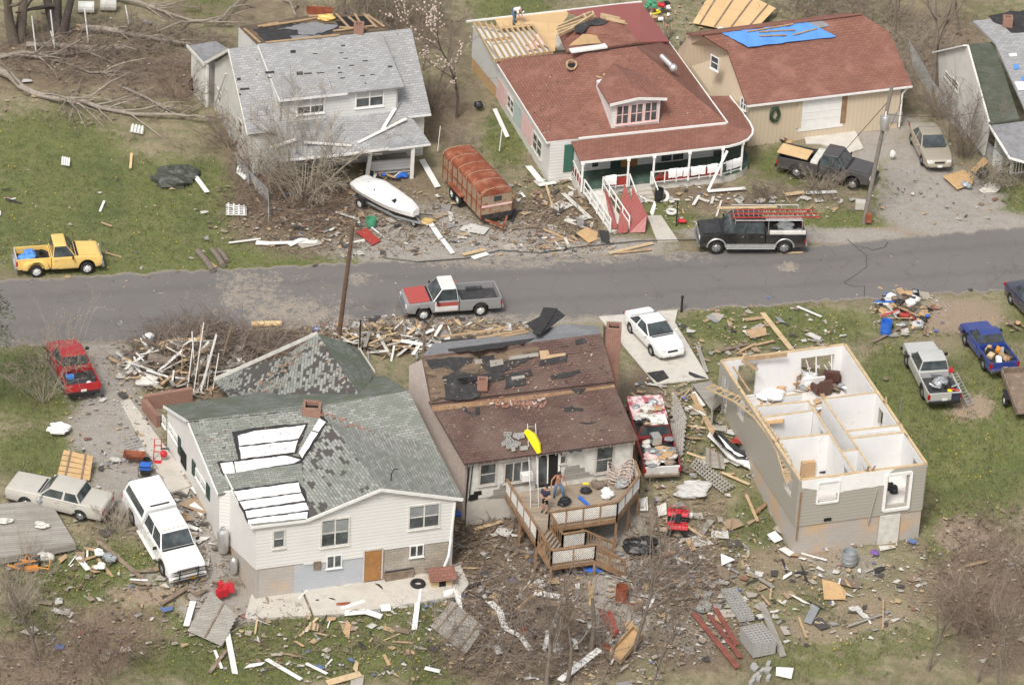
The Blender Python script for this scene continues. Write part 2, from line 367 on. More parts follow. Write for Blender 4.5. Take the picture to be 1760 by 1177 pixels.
M = dict(
 white=flat('white_paint', (.74, .73, .70), .55, var=.06), dirtywhite=flat('weathered_white_paint', (.62, .60, .55), .7, var=.2, c2=(.38, .33, .27), thr=.68),
 wsiding=siding('white_lap_siding', (.74, .73, .70), amt=.12), gsiding=siding('aged_white_siding', (.71, .70, .66), amt=.45), lsiding=siding('pale_lap_siding', (.66, .66, .64), amt=.15),
 tansiding=siding('tan_vinyl_siding', (.40, .375, .325), amt=.12), tanpanel=siding('tan_ribbed_panel', (.56, .46, .34), .28, amt=.12, vert=True, line=.82), pinkwall=flat('bare_pinkish_wall', (.62, .52, .47), .85, var=.12, c2=(.45, .38, .33)),
 pinkfoam=flat('pink_foam_board', (.72, .48, .46), .8, var=.1, c2=(.7, .6, .57), thr=.6), tealfoam=flat('grey_green_board', (.42, .50, .46), .8, var=.1),
 asphshingle_grey=brickm('grey_shingles', (.40, .40, .40), (.29, .29, .295), (.19, .19, .19), .33, .17, .014, stain=(.25, .245, .235), st=.6),
 shingle_red=brickm('red_shingles', (.265, .118, .085), (.20, .09, .065), (.12, .05, .04), .33, .17, .014, stain=(.33, .165, .13), st=.5),
 shingle_brown=brickm('brown_shingles', (.135, .078, .062), (.095, .056, .046), (.04, .025, .022), .33, .16, .014, stain=(.19, .135, .11), st=.5, s_thr=(.42, .68), miss=(.06, .045, .04), mz=(.86, .9), msc=.9),
 shingle_green=brickm('green_grey_shingles', (.33, .335, .305), (.19, .20, .175), (.085, .09, .08), .36, .17, .014, stain=(.17, .185, .15), st=.7, miss=(.045, .04, .037), mz=(.86, .92), msc=.7),
 shingle_gone=brickm('half_stripped_shingles', (.33, .335, .305), (.18, .19, .165), (.07, .075, .065), .36, .16, .014, stain=(.14, .155, .125), st=.6, miss=(.075, .068, .062), mz=(.375, .6), msc=.3, mbw=.36),
 shingle_moss=brickm('mossy_green_shingles', (.23, .24, .21), (.12, .135, .115), (.05, .06, .045), .36, .16, .014, stain=(.10, .12, .08), st=.7, s_thr=(.46, .54), miss=(.05, .05, .045), mz=(.85, .9)),
 shingle_dkgreen=brickm('dark_green_shingles', (.075, .09, .06), (.11, .115, .09), (.03, .04, .03), .36, .15, .008, stain=(.14, .145, .12), st=.6),
 felt=flat('black_roofing_felt', (.035, .033, .034), .85, var=.35, scale=3, c2=(.08, .075, .07), thr=.62), greyfelt=flat('grey_rolled_roofing', (.25, .25, .26), .8, var=.25, c2=(.1, .1, .1), thr=.66),
 deckold=planks('old_roof_decking', (.21, .145, .095), (.11, .08, .055), .15, 1.4, dirt=(.06, .05, .04)), pine=flat('fresh_pine', (.56, .42, .25), .7, var=.18, scale=3), pineold=flat('split_pine', (.42, .29, .17), .75, var=.25, scale=3),
 osb=brickm('osb_sheathing', (.66, .46, .24), (.58, .39, .20), (.4, .26, .14), 2.4, 1.2, .01, stain=(.72, .55, .32), st=.5, noisev=.35, bmp=.1), ply=flat('plywood', (.52, .34, .17), .75, var=.2, c2=(.4, .25, .13), thr=.62),
 membrane=flat('white_membrane', (.80, .79, .77), .7, var=.05), tar=flat('black_tar', (.03, .028, .03), .8, var=.3),
 greywood=planks('weathered_grey_boards', (.36, .335, .30), (.27, .25, .22), .14, 3.2, dirt=(.2, .18, .15)), deckwood=planks('worn_deck_boards', (.38, .31, .235), (.28, .225, .17), .14, 3.6, dirt=(.5, .43, .34)), brownwood=flat('stained_brown_wood', (.26, .155, .085), .75, var=.25, c2=(.36, .24, .14), thr=.6), oldwood=flat('old_brown_wood', (.22, .165, .12), .85, var=.3, c2=(.32, .26, .2), thr=.6),
 lattice=flat('white_lattice', (.72, .70, .66), .7), conc=flat('concrete', (.50, .465, .41), .9, var=.12, scale=1.2, c2=(.40, .37, .33), thr=.63, bmp=.1), conclight=flat('pale_concrete', (.57, .535, .48), .9, var=.14, scale=1, c2=(.45, .41, .36), thr=.6),
 block=brickm('concrete_blocks', (.40, .375, .34), (.35, .33, .30), (.30, .28, .26), .4, .2, .012, stain=(.48, .34, .2), st=.5, bmp=.2), paintedblock=brickm('grey_painted_blocks', (.44, .46, .49), (.42, .44, .47), (.38, .4, .42), .4, .2, .008, stain=(.56, .5, .44), st=.6, bmp=.2), stainblock=brickm('stained_foundation_blocks', (.45, .41, .37), (.42, .38, .34), (.36, .33, .3), .4, .2, .008, stain=(.55, .36, .19), st=.75, bmp=.2), stone=brickm('mixed_old_masonry', (.42, .36, .27), (.32, .29, .25), (.24, .22, .19), .36, .18, .015, stain=(.5, .47, .42), st=.6),
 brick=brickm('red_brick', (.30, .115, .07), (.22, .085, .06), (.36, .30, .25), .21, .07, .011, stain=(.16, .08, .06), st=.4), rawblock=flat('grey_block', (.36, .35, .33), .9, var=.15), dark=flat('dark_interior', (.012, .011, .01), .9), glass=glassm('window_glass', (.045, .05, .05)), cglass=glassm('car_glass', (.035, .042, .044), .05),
 winold=flat('weathered_window_trim', (.50, .46, .41), .8, var=.2, c2=(.32, .26, .2), thr=.62), curtain=flat('pale_curtain', (.5, .49, .47), .9), shutter=flat('dark_green_shutter', (.03, .06, .05), .6), doorwood=flat('varnished_door', (.34, .165, .055), .5, var=.2, scale=4), redpaint=flat('red_paint', (.36, .045, .035), .6, var=.15), redmetal=siding('red_metal_roofing', (.31, .085, .075), .24, amt=.1, vert=True, rough=.45, line=.6), greenpaint=flat('green_paint', (.05, .15, .11), .6),
 tyre=flat('tyre_rubber', (.018, .018, .018), .85), rimsteel=flat('steel_rim', (.5, .5, .5), .35, .7), rimwhite=flat('white_steel_rim', (.7, .7, .67), .5), chrome=flat('chrome', (.7, .7, .7), .15, .95, var=.03), black=flat('black_plastic', (.02, .02, .021), .5), bedliner=flat('bed_liner', (.045, .045, .048), .7, c2=(.10, .09, .08), thr=.62), lamp=flat('clear_lamp', (.7, .7, .68), .15), redlamp=flat('red_lamp', (.4, .01, .01), .25), plate=flat('number_plate', (.75, .75, .72), .5), oplate=flat('orange_plate', (.75, .35, .03), .5), amber=flat('amber_lamp', (.7, .25, .02), .3),
 yellow=paint('faded_yellow_paint', (.78, .53, .16), .4, coat=.2), redcar=paint('red_car_paint', (.40, .012, .018), .3), cream=paint('pale_grey_car_paint', (.50, .475, .425), .45, coat=.2), whitecar=paint('white_car_paint', (.82, .82, .80), .28, dirt=.08), oldwhite=paint('chalky_white_car_paint', (.72, .71, .69), .4, coat=.3), greyprimer=paint('grey_primer', (.33, .335, .34), .5, .3, .1), fadedred=paint('faded_red_car_paint', (.40, .07, .06), .5, coat=.1), charcoal=paint('charcoal_car_paint', (.085, .08, .082), .25, .3), gold=paint('champagne_car_paint', (.47, .42, .335), .28, .4, dirt=.1), blackcar=paint('black_car_paint', (.012, .012, .013), .2), silvercar=paint('silver_car_paint', (.62, .62, .60), .3, .3), bluecar=paint('blue_car_paint', (.022, .048, .23), .35), navycar=paint('navy_car_paint', (.03, .035, .07), .3), silverlow=flat('silver_lower_trim', (.45, .45, .44), .35, .5),
 rust=flat('rusted_sheet', (.27, .075, .035), .75, .1, var=.35, scale=1.6, c2=(.36, .17, .11), thr=.58), rustside=flat('rusting_painted_side', (.36, .27, .19), .75, var=.3, scale=2.2, c2=(.26, .09, .03), thr=.55), alu=flat('aluminium', (.62, .62, .61), .35, .7, var=.06), galv=flat('galvanised_steel', (.38, .40, .41), .5, .5, var=.15), tarpblue=flat('blue_tarpaulin', (.10, .28, .70), .45, var=.14, scale=1.5), bluepl=flat('blue_plastic', (.03, .14, .55), .5), tarpwhite=flat('white_cover', (.76, .74, .72), .6, var=.06), fab=flat('white_cloth', (.80, .78, .77), .9, var=.05), greencloth=flat('dark_green_tarp', (.06, .065, .05), .6, var=.3, scale=4, c2=(.13, .13, .12), thr=.58), blackcloth=flat('black_sheeting', (.02, .02, .022), .45, var=.3), brownsofa=flat('brown_leather', (.085, .04, .03), .45), yellowpl=flat('bright_yellow_vinyl', (.85, .70, .01), .5), orange=flat('orange_paint', (.75, .27, .02), .5), redpl=flat('red_plastic', (.50, .02, .03), .4), greenpl=flat('green_plastic', (.07, .28, .16), .5), card=flat('cardboard', (.45, .30, .17), .9), floortan=flat('tan_flooring', (.46, .33, .22), .6, c2=(.38, .22, .13), thr=.55), floorwhite=flat('pale_flooring', (.6, .57, .53), .7), drywall=flat('white_drywall', (.72, .71, .70), .9, var=.06, scale=1.1, c2=(.60, .575, .54), thr=.68), carpet=flat('pale_carpet', (.66, .63, .60), .95),
 barklight=flat('pale_grey_bark', (.30, .26, .215), .9, var=.3, scale=6, bmp=.3), bark=flat('grey_brown_bark', (.19, .155, .125), .9, var=.3, scale=6, bmp=.3), barkdark=flat('dark_bark', (.10, .08, .07), .9, var=.35, scale=5, bmp=.3), twig=flat('bare_twigs', (.20, .155, .125), .9, var=.2), twigred=flat('reddish_brambles', (.19, .135, .105), .9, var=.2), twigpale=flat('pale_bare_twigs', (.30, .255, .20), .9, var=.2), splint=flat('split_heartwood', (.70, .50, .26), .8, var=.2), polewood=flat('creosoted_pole', (.135, .08, .052), .85, var=.2, scale=4), greypole=flat('grey_weathered_pole', (.20, .175, .145), .85, var=.2, scale=4),
 purple=flat('purple_cloth', (.2, .1, .35), .9), skin=flat('skin', (.50, .27, .19), .6, var=.05), skin2=flat('tanned_skin', (.44, .22, .14), .6, var=.05), denim=flat('denim', (.10, .17, .28), .9, var=.2), navy=flat('navy_cloth', (.035, .03, .06), .9), tee=flat('white_cotton', (.72, .71, .70), .9, var=.05), blackshort=flat('black_cotton', (.012, .012, .013), .9), khaki=flat('khaki_cloth', (.30, .26, .19), .9), olive=flat('grey_green_shirt', (.14, .17, .12), .9), hair=flat('dark_hair', (.018, .014, .012), .7), sole=flat('dark_shoe', (.04, .035, .03), .7),
 conifer=island('conifer_needles', [(0, (.05, .075, .03)), (.4, (.085, .11, .045)), (.75, (.12, .13, .06))]), rustbeam=flat('rust_red_steel', (.23, .075, .055), .8, var=.3), dullred=paint('dull_red_paint', (.24, .03, .03), .5), budtan=flat('tan_buds', (.40, .32, .22), .9), blossom=flat('pale_pink_blossom', (.62, .50, .43), .8, var=.15), wreath=flat('evergreen_wreath', (.03, .06, .03), .8, var=.4, scale=8), porchgreen=flat('green_porch_floor', (.07, .115, .09), .6, c2=(.2, .19, .15), thr=.62),
)
# ---------------- terrain ----------------
GREEN = [(150,360,330,95,1),(60,280,170,90,1),(330,330,180,60,.9),(520,440,140,22,1),(250,440,300,40,1),(360,10,60,25,.9),(880,10,70,40,.8),(870,235,45,55,.8),(930,330,40,40,.4),(1360,285,75,35,.8),(1150,370,55,40,.8),(1300,380,120,30,.6),(1440,385,90,25,.9),(1530,330,50,45,.6),(1740,345,40,30,.9),(1560,150,60,60,.3),(1680,40,90,40,.5),(1400,60,70,40,.5),(1500,40,50,20,.6),
 (1330,560,190,38,.9),(1560,560,150,40,.5),(1210,640,60,70,.5),(1560,660,90,80,.9),(1680,760,140,130,.95),(1640,640,120,60,.6),(1740,560,60,40,.6),(1230,800,80,90,.45),(1300,900,90,60,.6),(1640,900,60,110,.7),(1450,1060,190,60,.45),(1400,1130,160,50,.55),(1560,1080,120,60,.45),(1690,960,80,40,.5),
 (60,660,110,70,.95),(90,780,130,50,.8),(30,600,60,30,.3),(180,990,150,60,.85),(300,1100,140,70,.8),(120,1090,160,70,.5),(560,1110,260,60,1),(420,1140,120,60,.9),(720,1090,120,60,.9),(280,940,60,40,.5),(900,1050,90,60,.45),(1010,1010,60,30,.35),(760,1150,90,40,.8),(1110,960,60,30,.2),(270,650,50,35,.6),(1200,730,50,40,.5)]
GRAVEL = [(800,430,240,32,.9),(720,390,110,45,.7),(860,405,110,35,.6),(1060,425,100,18,.8),(1300,400,130,16,.9),(1460,405,110,14,.9),(1620,350,110,60,1),(1580,290,60,60,1),(1480,250,70,35,.9),(1680,390,110,30,1),(1530,215,60,25,.7),(1545,320,60,40,.5),
 (170,640,80,60,1),(195,740,80,70,.9),(230,830,80,60,.8),(330,900,90,70,.8),(370,950,70,60,.8),(300,990,80,25,.5),(390,1040,90,40,.8),(1040,900,90,50,.6),(1070,1020,70,110,.7),(1140,960,90,50,.5),(980,960,80,40,.55),(1450,970,80,30,.5),(1190,1090,70,50,.4),(940,540,170,22,.6),(420,590,220,14,.5),(1560,520,80,25,.4)]
BROWN = [(90,110,190,60,.62),(260,130,150,50,.6),(420,20,200,30,.5),(540,380,150,65,1),(470,350,90,60,.9),(440,290,60,60,.8),(700,330,90,60,.6),(640,60,170,40,.6),(760,200,60,60,.7),(1400,110,110,60,.5),(1600,80,130,80,.7),(1540,130,60,60,.6),(960,380,80,60,.8),(1240,350,90,25,.6),(1200,330,90,16,.8),
 (360,620,150,70,1),(700,575,120,35,1),(560,585,120,30,.9),(880,570,120,20,.7),(850,920,110,110,1),(900,1030,130,80,.9),(860,1120,120,70,.9),(1010,1110,110,70,.8),(1150,1000,110,80,.75),(1210,1110,110,60,.7),(200,1090,110,60,.7),(60,1150,110,60,.8),(1700,1010,110,90,1),(1660,920,60,40,.8),(1720,1100,70,70,.9),(1590,1020,50,50,.6),(340,840,70,60,.7),(60,860,60,30,.6),(1210,870,60,60,.5),(20,560,60,30,.8),(70,930,60,40,.6),(1100,690,50,60,.8),(1130,890,70,30,.7),(380,1010,90,40,.7)]
DIRT = [(1640,545,90,30,1),(900,415,90,30,.8),(1000,425,80,16,.6),(1600,600,60,30,.4),(1520,400,60,10,.9),(210,780,60,40,.5),(1500,1050,90,40,.5),(1410,1080,90,30,.5),(250,1020,70,25,.7),(1650,920,50,30,.8),(1670,700,45,30,.7),(1480,250,40,20,.6),(1100,260,60,20,.5),(20,640,30,25,.4),(1200,1010,50,40,.4),(1330,965,60,40,.4),(1400,950,80,20,.7)]
def cover(xs, ys, zs):
 q = np.stack([xs - CAMP.x, ys - CAMP.y, zs - CAMP.z], -1)
 dz = q @ np.array(FWD); px = 880 + F * (q @ np.array(RV)) / dz; py = 588.5 - F * (q @ np.array(UV_)) / dz
 out = []
 for L in (GREEN, GRAVEL, BROWN, DIRT):
  a = np.zeros_like(px)
  for cx, cy, rx, ry, wt in L:
   d = np.sqrt(((px - cx) / (rx * 1.15)) ** 2 + ((py - cy) / (ry * 1.15)) ** 2)
   a = np.maximum(a, wt * np.clip((1.15 - d) * 1.6, 0, 1))
  out.append(a)
 return out, px, py
def axis(a, b, st, lo, hi):
 c = list(np.arange(a, b + st / 2, st)); s = st; x = a
 pre = []; 
 while x > lo: s *= 1.5; x -= s; pre.append(x)
 post = []; s = st; x = b
 while x < hi: s *= 1.5; x += s; post.append(x)
 return np.array(pre[::-1] + c + post)
def sheet(name, X, Y, Z, mats, attrs, label=None, kind='structure', smooth=True):
 ny, nx = X.shape
 co = np.stack([X, Y, Z], -1).reshape(-1, 3)
 idx = np.arange(ny * nx).reshape(ny, nx)
 fs = np.stack([idx[:-1, :-1], idx[:-1, 1:], idx[1:, 1:], idx[1:, :-1]], -1).reshape(-1, 4)
 me = bpy.data.meshes.new(name); me.vertices.add(len(co)); me.vertices.foreach_set('co', co.ravel())
 me.loops.add(fs.size); me.loops.foreach_set('vertex_index', fs.ravel().astype(np.int32))
 me.polygons.add(len(fs)); me.polygons.foreach_set('loop_start', np.arange(0, fs.size, 4, dtype=np.int32)); me.polygons.foreach_set('loop_total', np.full(len(fs), 4, np.int32))
 me.update(calc_edges=True)
 for an, arr in attrs.items():
  at_ = me.color_attributes.new(an, 'FLOAT_COLOR', 'POINT'); at_.data.foreach_set('color', arr.reshape(-1, 4).astype(np.float32).ravel())
 if smooth: me.polygons.foreach_set('use_smooth', np.ones(len(fs), bool))
 me.materials.append(mats); o = bpy.data.objects.new(name, me); COL.objects.link(o); tag(o, label, None, None, kind); return o
def hash2(x, y): 
 r = np.sin(x * 12.9898 + y * 78.233) * 43758.5453
 return r - np.floor(r)
def vnoise(x, y):
 xi = np.floor(x); yi = np.floor(y); fx = x - xi; fy = y - yi; fx = fx * fx * (3 - 2 * fx); fy = fy * fy * (3 - 2 * fy)
 a = hash2(xi, yi); b = hash2(xi + 1, yi); c = hash2(xi, yi + 1); d = hash2(xi + 1, yi + 1)
 return (a * (1 - fx) + b * fx) * (1 - fy) + (c * (1 - fx) + d * fx) * fy
HB = np.vectorize(hbase)
gx = axis(-36, 42, .3, -400, 400); gy = axis(-50, 62, .3, -400, 500)
X, Y = np.meshgrid(gx, gy); Z = HB(X, Y)
RD_ = np.abs(RN.x * X + RN.y * (Y - 6.5)) ; AM = np.clip((RD_ - 4.2) / 4.0, .12, 1)
Z = Z - AM * .10 * vnoise(X * .5, Y * .5) - AM * .05 * vnoise(X * 1.9, Y * 1.9) - AM * .03 * vnoise(X * 5.1, Y * 5.1)
cv, CPX, CPY = cover(X, Y, Z)
A = np.stack(cv, -1)
def ground_mat():
 m, nt, b = mk('ground_cover'); b.inputs['Roughness'].default_value = .95
 at_ = nd(nt, 'VertexColor'); at_.layer_name = 'cover'
 sp = nd(nt, 'SeparateColor'); nt.links.new(at_.outputs[0], sp.inputs[0])
 big = noise(nt, .35, 6); mid = noise(nt, 1.6, 7, rough=.7); fine = noise(nt, 9, 6, rough=.75); vf = noise(nt, 34, 3)
 straw = mixc(nt, rng(nt, fine, .35, .65), (.22, .185, .11), (.35, .30, .20))
 straw = mixc(nt, rng(nt, mid, .45, .6), straw, (.175, .175, .085)); straw = mixc(nt, rng(nt, big, .45, .62, 0, .6), straw, (.17, .135, .09))
 green = mixc(nt, rng(nt, fine, .35, .66), (.085, .112, .030), (.19, .205, .066))
 green = mixc(nt, rng(nt, mid, .44, .66, 0, .75), green, (.20, .19, .085))
 green = mixc(nt, rng(nt, big, .5, .7, 0, .7), green, (.072, .105, .032))
 grav = mixc(nt, rng(nt, vf, .3, .7), (.20, .18, .16), (.50, .465, .425)); grav = mixc(nt, rng(nt, mid, .45, .7, 0, .75), grav, (.27, .22, .165))
 brn = mixc(nt, rng(nt, fine, .36, .64), (.095, .070, .046), (.29, .225, .155)); brn = mixc(nt, rng(nt, mid, .48, .62, 0, .7), brn, (.19, .145, .095))
 drt = mixc(nt, rng(nt, fine, .3, .7), (.25, .18, .125), (.37, .295, .22))
 def wgt(ch, lo=.30, hi=.62):
  v = math2(nt, 'ADD', ch, math2(nt, 'MULTIPLY', math2(nt, 'SUBTRACT', mid, .5), 1.7)); v = math2(nt, 'ADD', v, math2(nt, 'MULTIPLY', math2(nt, 'SUBTRACT', fine, .5), 1.5))
  return rng(nt, v, lo, hi)
 out = mixc(nt, wgt(sp.outputs[0]), straw, green)
 out = mixc(nt, wgt(sp.outputs[2]), out, brn)
 out = mixc(nt, wgt(at_.outputs[1]), out, drt)
 out = mixc(nt, wgt(sp.outputs[1]), out, grav)
 nt.links.new(out, b.inputs['Base Color'])
 bump(nt, b, math2(nt, 'ADD', fine, math2(nt, 'MULTIPLY', vf, .5)), .9, .06)
 return m
gm = ground_mat()
sheet('ground', X, Y, Z, gm, {'cover': A})
# ---------------- road ----------------
RT = [(-120, 492), (0, 482), (180, 473), (300, 466), (450, 460), (600, 453), (760, 446), (900, 441), (1050, 438), (1200, 432), (1380, 424), (1480, 414), (1600, 404), (1760, 391), (1900, 378)]
RB = [(-120, 600), (0, 596), (210, 590), (330, 580), (450, 566), (600, 560), (760, 556), (900, 552), (1030, 546), (1170, 534), (1330, 524), (1480, 514), (1600, 508), (1760, 499), (1900, 492)]
def interp(L, n):
 P = [at(*p) for p in L]; xs = [p.x for p in P]; ys = [p.y for p in P]; t = np.linspace(xs[0], xs[-1], n); return t, np.interp(t, xs, ys)
n = 420; tx, ty = interp(RT, n); bx, by = interp(RB, n)
ty = ty + (vnoise(tx * 2.3, tx * 0 + 3) - .5) * .4 + (vnoise(tx * 9, tx * 0 + 9) - .5) * .15; by = by + (vnoise(bx * 2.1, bx * 0 + 7) - .5) * .45 + (vnoise(bx * 9, bx * 0 + 1) - .5) * .15
ROADX = (tx, ty, bx, by)
K = 40; s = np.linspace(0, 1, K)[:, None]
RX = bx[None] * (1 - s) + tx[None] * s; RY = by[None] * (1 - s) + ty[None] * s; RZ = np.full_like(RX, .012) + .05 * np.sin(s * math.pi) * np.ones_like(RX)
_, rpx, rpy = cover(RX, RY, RZ)
mud = np.zeros_like(RX)
for cx, cy, rx, ry, wt in [(430,505,70,45,.75),(500,540,90,30,.85),(620,480,40,12,.7),(470,480,90,14,.4),(560,520,120,18,.45),(1000,440,130,14,.7),(850,450,160,14,.75),(600,555,220,14,.7),(900,550,160,12,.7),(1535,398,70,12,1),(1352,459,24,8,.9),(20,590,160,10,.5),(1180,440,60,12,.6),(1100,545,200,9,.4),(350,505,120,8,.3),(770,555,40,10,.7)]:
 d = np.sqrt(((rpx - cx) / (rx * 1.2)) ** 2 + ((rpy - cy) / (ry * 1.3)) ** 2); mud = np.maximum(mud, .8 * wt * np.clip((1.15 - d) * 1.5, 0, 1))
edge = np.clip(1 - np.minimum(s, 1 - s) * 14, 0, 1) * np.ones_like(RX)
tr = np.exp(-((s - .3) / .05) ** 2) + np.exp(-((s - .72) / .05) ** 2); tr = tr * np.ones_like(RX)
def road_mat():
 m, nt, b = mk('old_asphalt'); b.inputs['Roughness'].default_value = .9
 a = nd(nt, 'VertexColor'); a.layer_name = 'mud'; sp = nd(nt, 'SeparateColor'); nt.links.new(a.outputs[0], sp.inputs[0])
 mid = noise(nt, 1.3, 7, rough=.75); fine = noise(nt, 34, 5, rough=.85); big = noise(nt, .16, 4); st = noise(nt, 4.5, 5, rough=.7, dist=1.5)
 base = mixc(nt, rng(nt, fine, .34, .66), (.085, .079, .076), (.225, .208, .200)); base = mixc(nt, rng(nt, big, .4, .65, 0, .6), base, (.175, .163, .157)); base = mixc(nt, rng(nt, mid, .52, .75, 0, .45), base, (.125, .118, .115))
 base = mixc(nt, math2(nt, 'MULTIPLY', sp.outputs[2], .28), base, (.10, .094, .092))
 v = math2(nt, 'ADD', sp.outputs[0], math2(nt, 'ADD', math2(nt, 'MULTIPLY', math2(nt, 'SUBTRACT', mid, .5), 2.0), math2(nt, 'MULTIPLY', math2(nt, 'SUBTRACT', st, .5), 2.2)))
 out = mixc(nt, rng(nt, v, .42, .72, 0, .85), base, mixc(nt, rng(nt, fine, .3, .7), (.24, .20, .16), (.40, .35, .285)))
 ev = math2(nt, 'ADD', sp.outputs[1], math2(nt, 'MULTIPLY', math2(nt, 'SUBTRACT', st, .5), 1.6)); out = mixc(nt, rng(nt, ev, .45, .9, 0, .9), out, (.27, .235, .195))
 crk = nd(nt, 'TexVoronoi', feature='DISTANCE_TO_EDGE'); crk.inputs['Scale'].default_value = .28; tc = nd(nt, 'TexCoord')
 nz = nd(nt, 'TexNoise'); nz.inputs['Scale'].default_value = 1.2; nz.inputs['Detail'].default_value = 5; nt.links.new(tc.outputs['Object'], nz.inputs['Vector'])
 vm = nd(nt, 'VectorMath', operation='ADD'); nt.links.new(tc.outputs['Object'], vm.inputs[0]); nt.links.new(nz.outputs[1], vm.inputs[1]); nt.links.new(vm.outputs[0], crk.inputs['Vector'])
 out = mixc(nt, rng(nt, crk.outputs[0], .0, .006, .5, 0), out, (.07, .065, .06))
 nt.links.new(out, b.inputs['Base Color']); bump(nt, b, fine, .3, .01); return m
sheet('road', RX, RY, RZ, road_mat(), {'mud': np.stack([mud, edge, tr, np.ones_like(mud)], -1)})
# ---------------- concrete slabs ----------------
def slabpx(name, pix, mat, th=.10, z=None, lift=.07):
 if z is None: P = [gd(*p) + _Z(lift) for p in pix]
 else: P = [at(*p, z) for p in pix]
 mb = MB(); mb.slab(P, th); o = mb.build(name, mat, None, bevel=.015); tag(o, kind='structure'); return o
slabpx('driveway', [(1029, 546), (1165, 534), (1160, 556), (1218, 652), (1127, 662)], M['conclight'], lift=.09)
slabpx('garage_apron', [(1378, 219), (1448, 213), (1470, 226), (1484, 256), (1458, 264), (1410, 248), (1385, 248)], M['conclight'], lift=.06)
slabpx('front_path', [(1112, 372), (1136, 371), (1166, 415), (1130, 416)], M['conc'], lift=.05)
slabpx('patio', [(520, 1011), (640, 995), (790, 970), (806, 1006), (790, 1026), (600, 1056), (540, 1060)], M['conc'], th=.35, lift=.12)
slabpx('patio_edge', [(432, 1022), (516, 1012), (536, 1058), (420, 1064)], M['conc'], th=.25, lift=.05)
slabpx('side_walk', [(206, 690), (224, 686), (330, 830), (322, 850), (270, 812)], M['conc'], lift=.04)
slabpx('side_step', [(280, 826), (312, 818), (328, 838), (292, 850)], M['conc'], lift=.14, th=.2)
# ---------------- houses ----------------
def zo(s, ox, oy):
 return lambda x, y: (ox + x / s, oy + y / s)
def roofq(parent, name, pts, mat, t=.14, label=None):
 mb = MB(); mb.slab([at(*p) if isinstance(p, tuple) else p for p in pts], t); return mb.build(name, mat, parent, label=label)
def gutter(parent, pts, r=.06, mat=None, name='gutter'):
 mb = MB()
 for a, b in zip(pts[:-1], pts[1:]): mb.beam(a, b, .11, .11)
 return mb.build(name, mat or M['white'], parent)
def inset(a, b, c, d):
 return a
def V2(p): return _V((p[0], p[1], 0))
def zpt(p, z): return _V((p[0], p[1], z))
# ===== white house with green shingle roof =====
e, rz_ = 2.4, 4.0
A_ = at(281, 697, e); B_ = at(322, 723, rz_); C_ = at(374, 849, e); Rm = at(536, 700, rz_); Rr = at(702, 671, rz_)
Wf = at(655, 840, 3.75); Wb = Pl.pts(B_, Rm, C_).hit(556, 712); FLc = at(436, 904, e); FM = at(527, 893, e); FR = at(785, 859, e); FRo = at(796, 857, e); Q = at(750, 768, 2.6)
h5 = root('white_house', 'white sided house with patched green shingle roof and a brown basement door', 'house', zpt(at(600, 1000, -2), -2.0))
pm = Pl.pts(B_, Rm, C_)
V = pm.hit(518, 794); E1 = pm.hit(386, 812)
roofq(h5, 'roof', [B_, Rm, Wb, V, E1, pm.hit(397, 846), C_], M['shingle_green'])
roofq(h5, 'roof', [at(661, 645, e), Rr, Rm, B_, A_], M['shingle_moss'], label='mossy green roof slope facing the street')
roofq(h5, 'roof', [Rm, Rr, Q, Wb], M['shingle_green'])
roofq(h5, 'roof', [Wb, Wf, FM, V], M['shingle_gone'], label='roof slope with many shingles torn off')
roofq(h5, 'roof', [Wf, Wb, Q, FRo], M['shingle_green'])
ex = [E1, V, FM + _Z(.02), at(432, 905, e)]
roofq(h5, 'roof', ex, M['shingle_green'], .1)
pe = Pl.pts(ex[0], ex[2], ex[3])
pr_ = Pl.pts(Wb, Wf, FRo); pw = Pl.pts(Wb, Wf, FM)
z2 = zo(3.269, 200, 540)
for tarp, whites in [([(650, 662), (760, 640), (900, 624), (1080, 612), (1012, 782), (690, 818)], [[(680, 680), (780, 655), (1065, 622), (1026, 698), (690, 738)], [(690, 746), (1022, 708), (1000, 772), (702, 810)]]),
     ([(566, 828), (960, 785), (1085, 812), (1050, 838), (596, 900)], [[(586, 838), (655, 828), (668, 888), (606, 894)], [(664, 828), (950, 792), (1036, 818), (1000, 836), (672, 886)]])]:
 tb = patch(h5, 'tar_edging', pm, [z2(*p) for p in tarp], M['tar'], .022)
 for wq in whites: patch(tb, 'membrane_sheet', pm, [z2(*p) for p in wq], M['membrane'], .034)
tb = patch(h5, 'tar_edging', pw, [z2(*p) for p in [(1090, 520), (1130, 550), (1190, 600), (1050, 815), (1010, 770)]], M['tar'], .025)
for wq in [[(1112, 566), (1176, 604), (1138, 660), (1078, 638)], [(1072, 648), (1132, 668), (1042, 806), (1018, 772)]]: patch(tb, 'membrane_sheet', pw, [z2(*p) for p in wq], M['membrane'], .037)
tb = patch(h5, 'tar_edging', pe, [z2(*p) for p in [(652, 985), (1020, 934), (1060, 985), (1105, 1110), (1098, 1140), (736, 1172), (690, 1070)]], M['tar'], .03)
for wq in [[(660, 994), (1022, 944), (1038, 996), (686, 1044)], [(694, 1052), (1040, 1004), (1062, 1044), (716, 1094)], [(722, 1104), (1066, 1056), (1080, 1098), (732, 1144)], [(738, 1152), (1075, 1108), (1070, 1144), (742, 1176)]]: patch(tb, 'membrane_sheet', pe, [z2(*p) for p in wq], M['membrane'], .042)
n0 = (A_ - C_); n0.z = 0; n0.normalize(); inn = _V((n0.y, -n0.x, 0))
if inn.x < 0: inn = -inn
wl = [V2(A_) + inn * .15 - n0 * .2, V2(C_) + inn * .15 + n0 * .15]
plL = Pl.wall(wl[0], wl[1])
Lw = (wl[1] - wl[0]).length; fr = ((V2(B_) - wl[0]).dot(wl[1] - wl[0])) / Lw ** 2
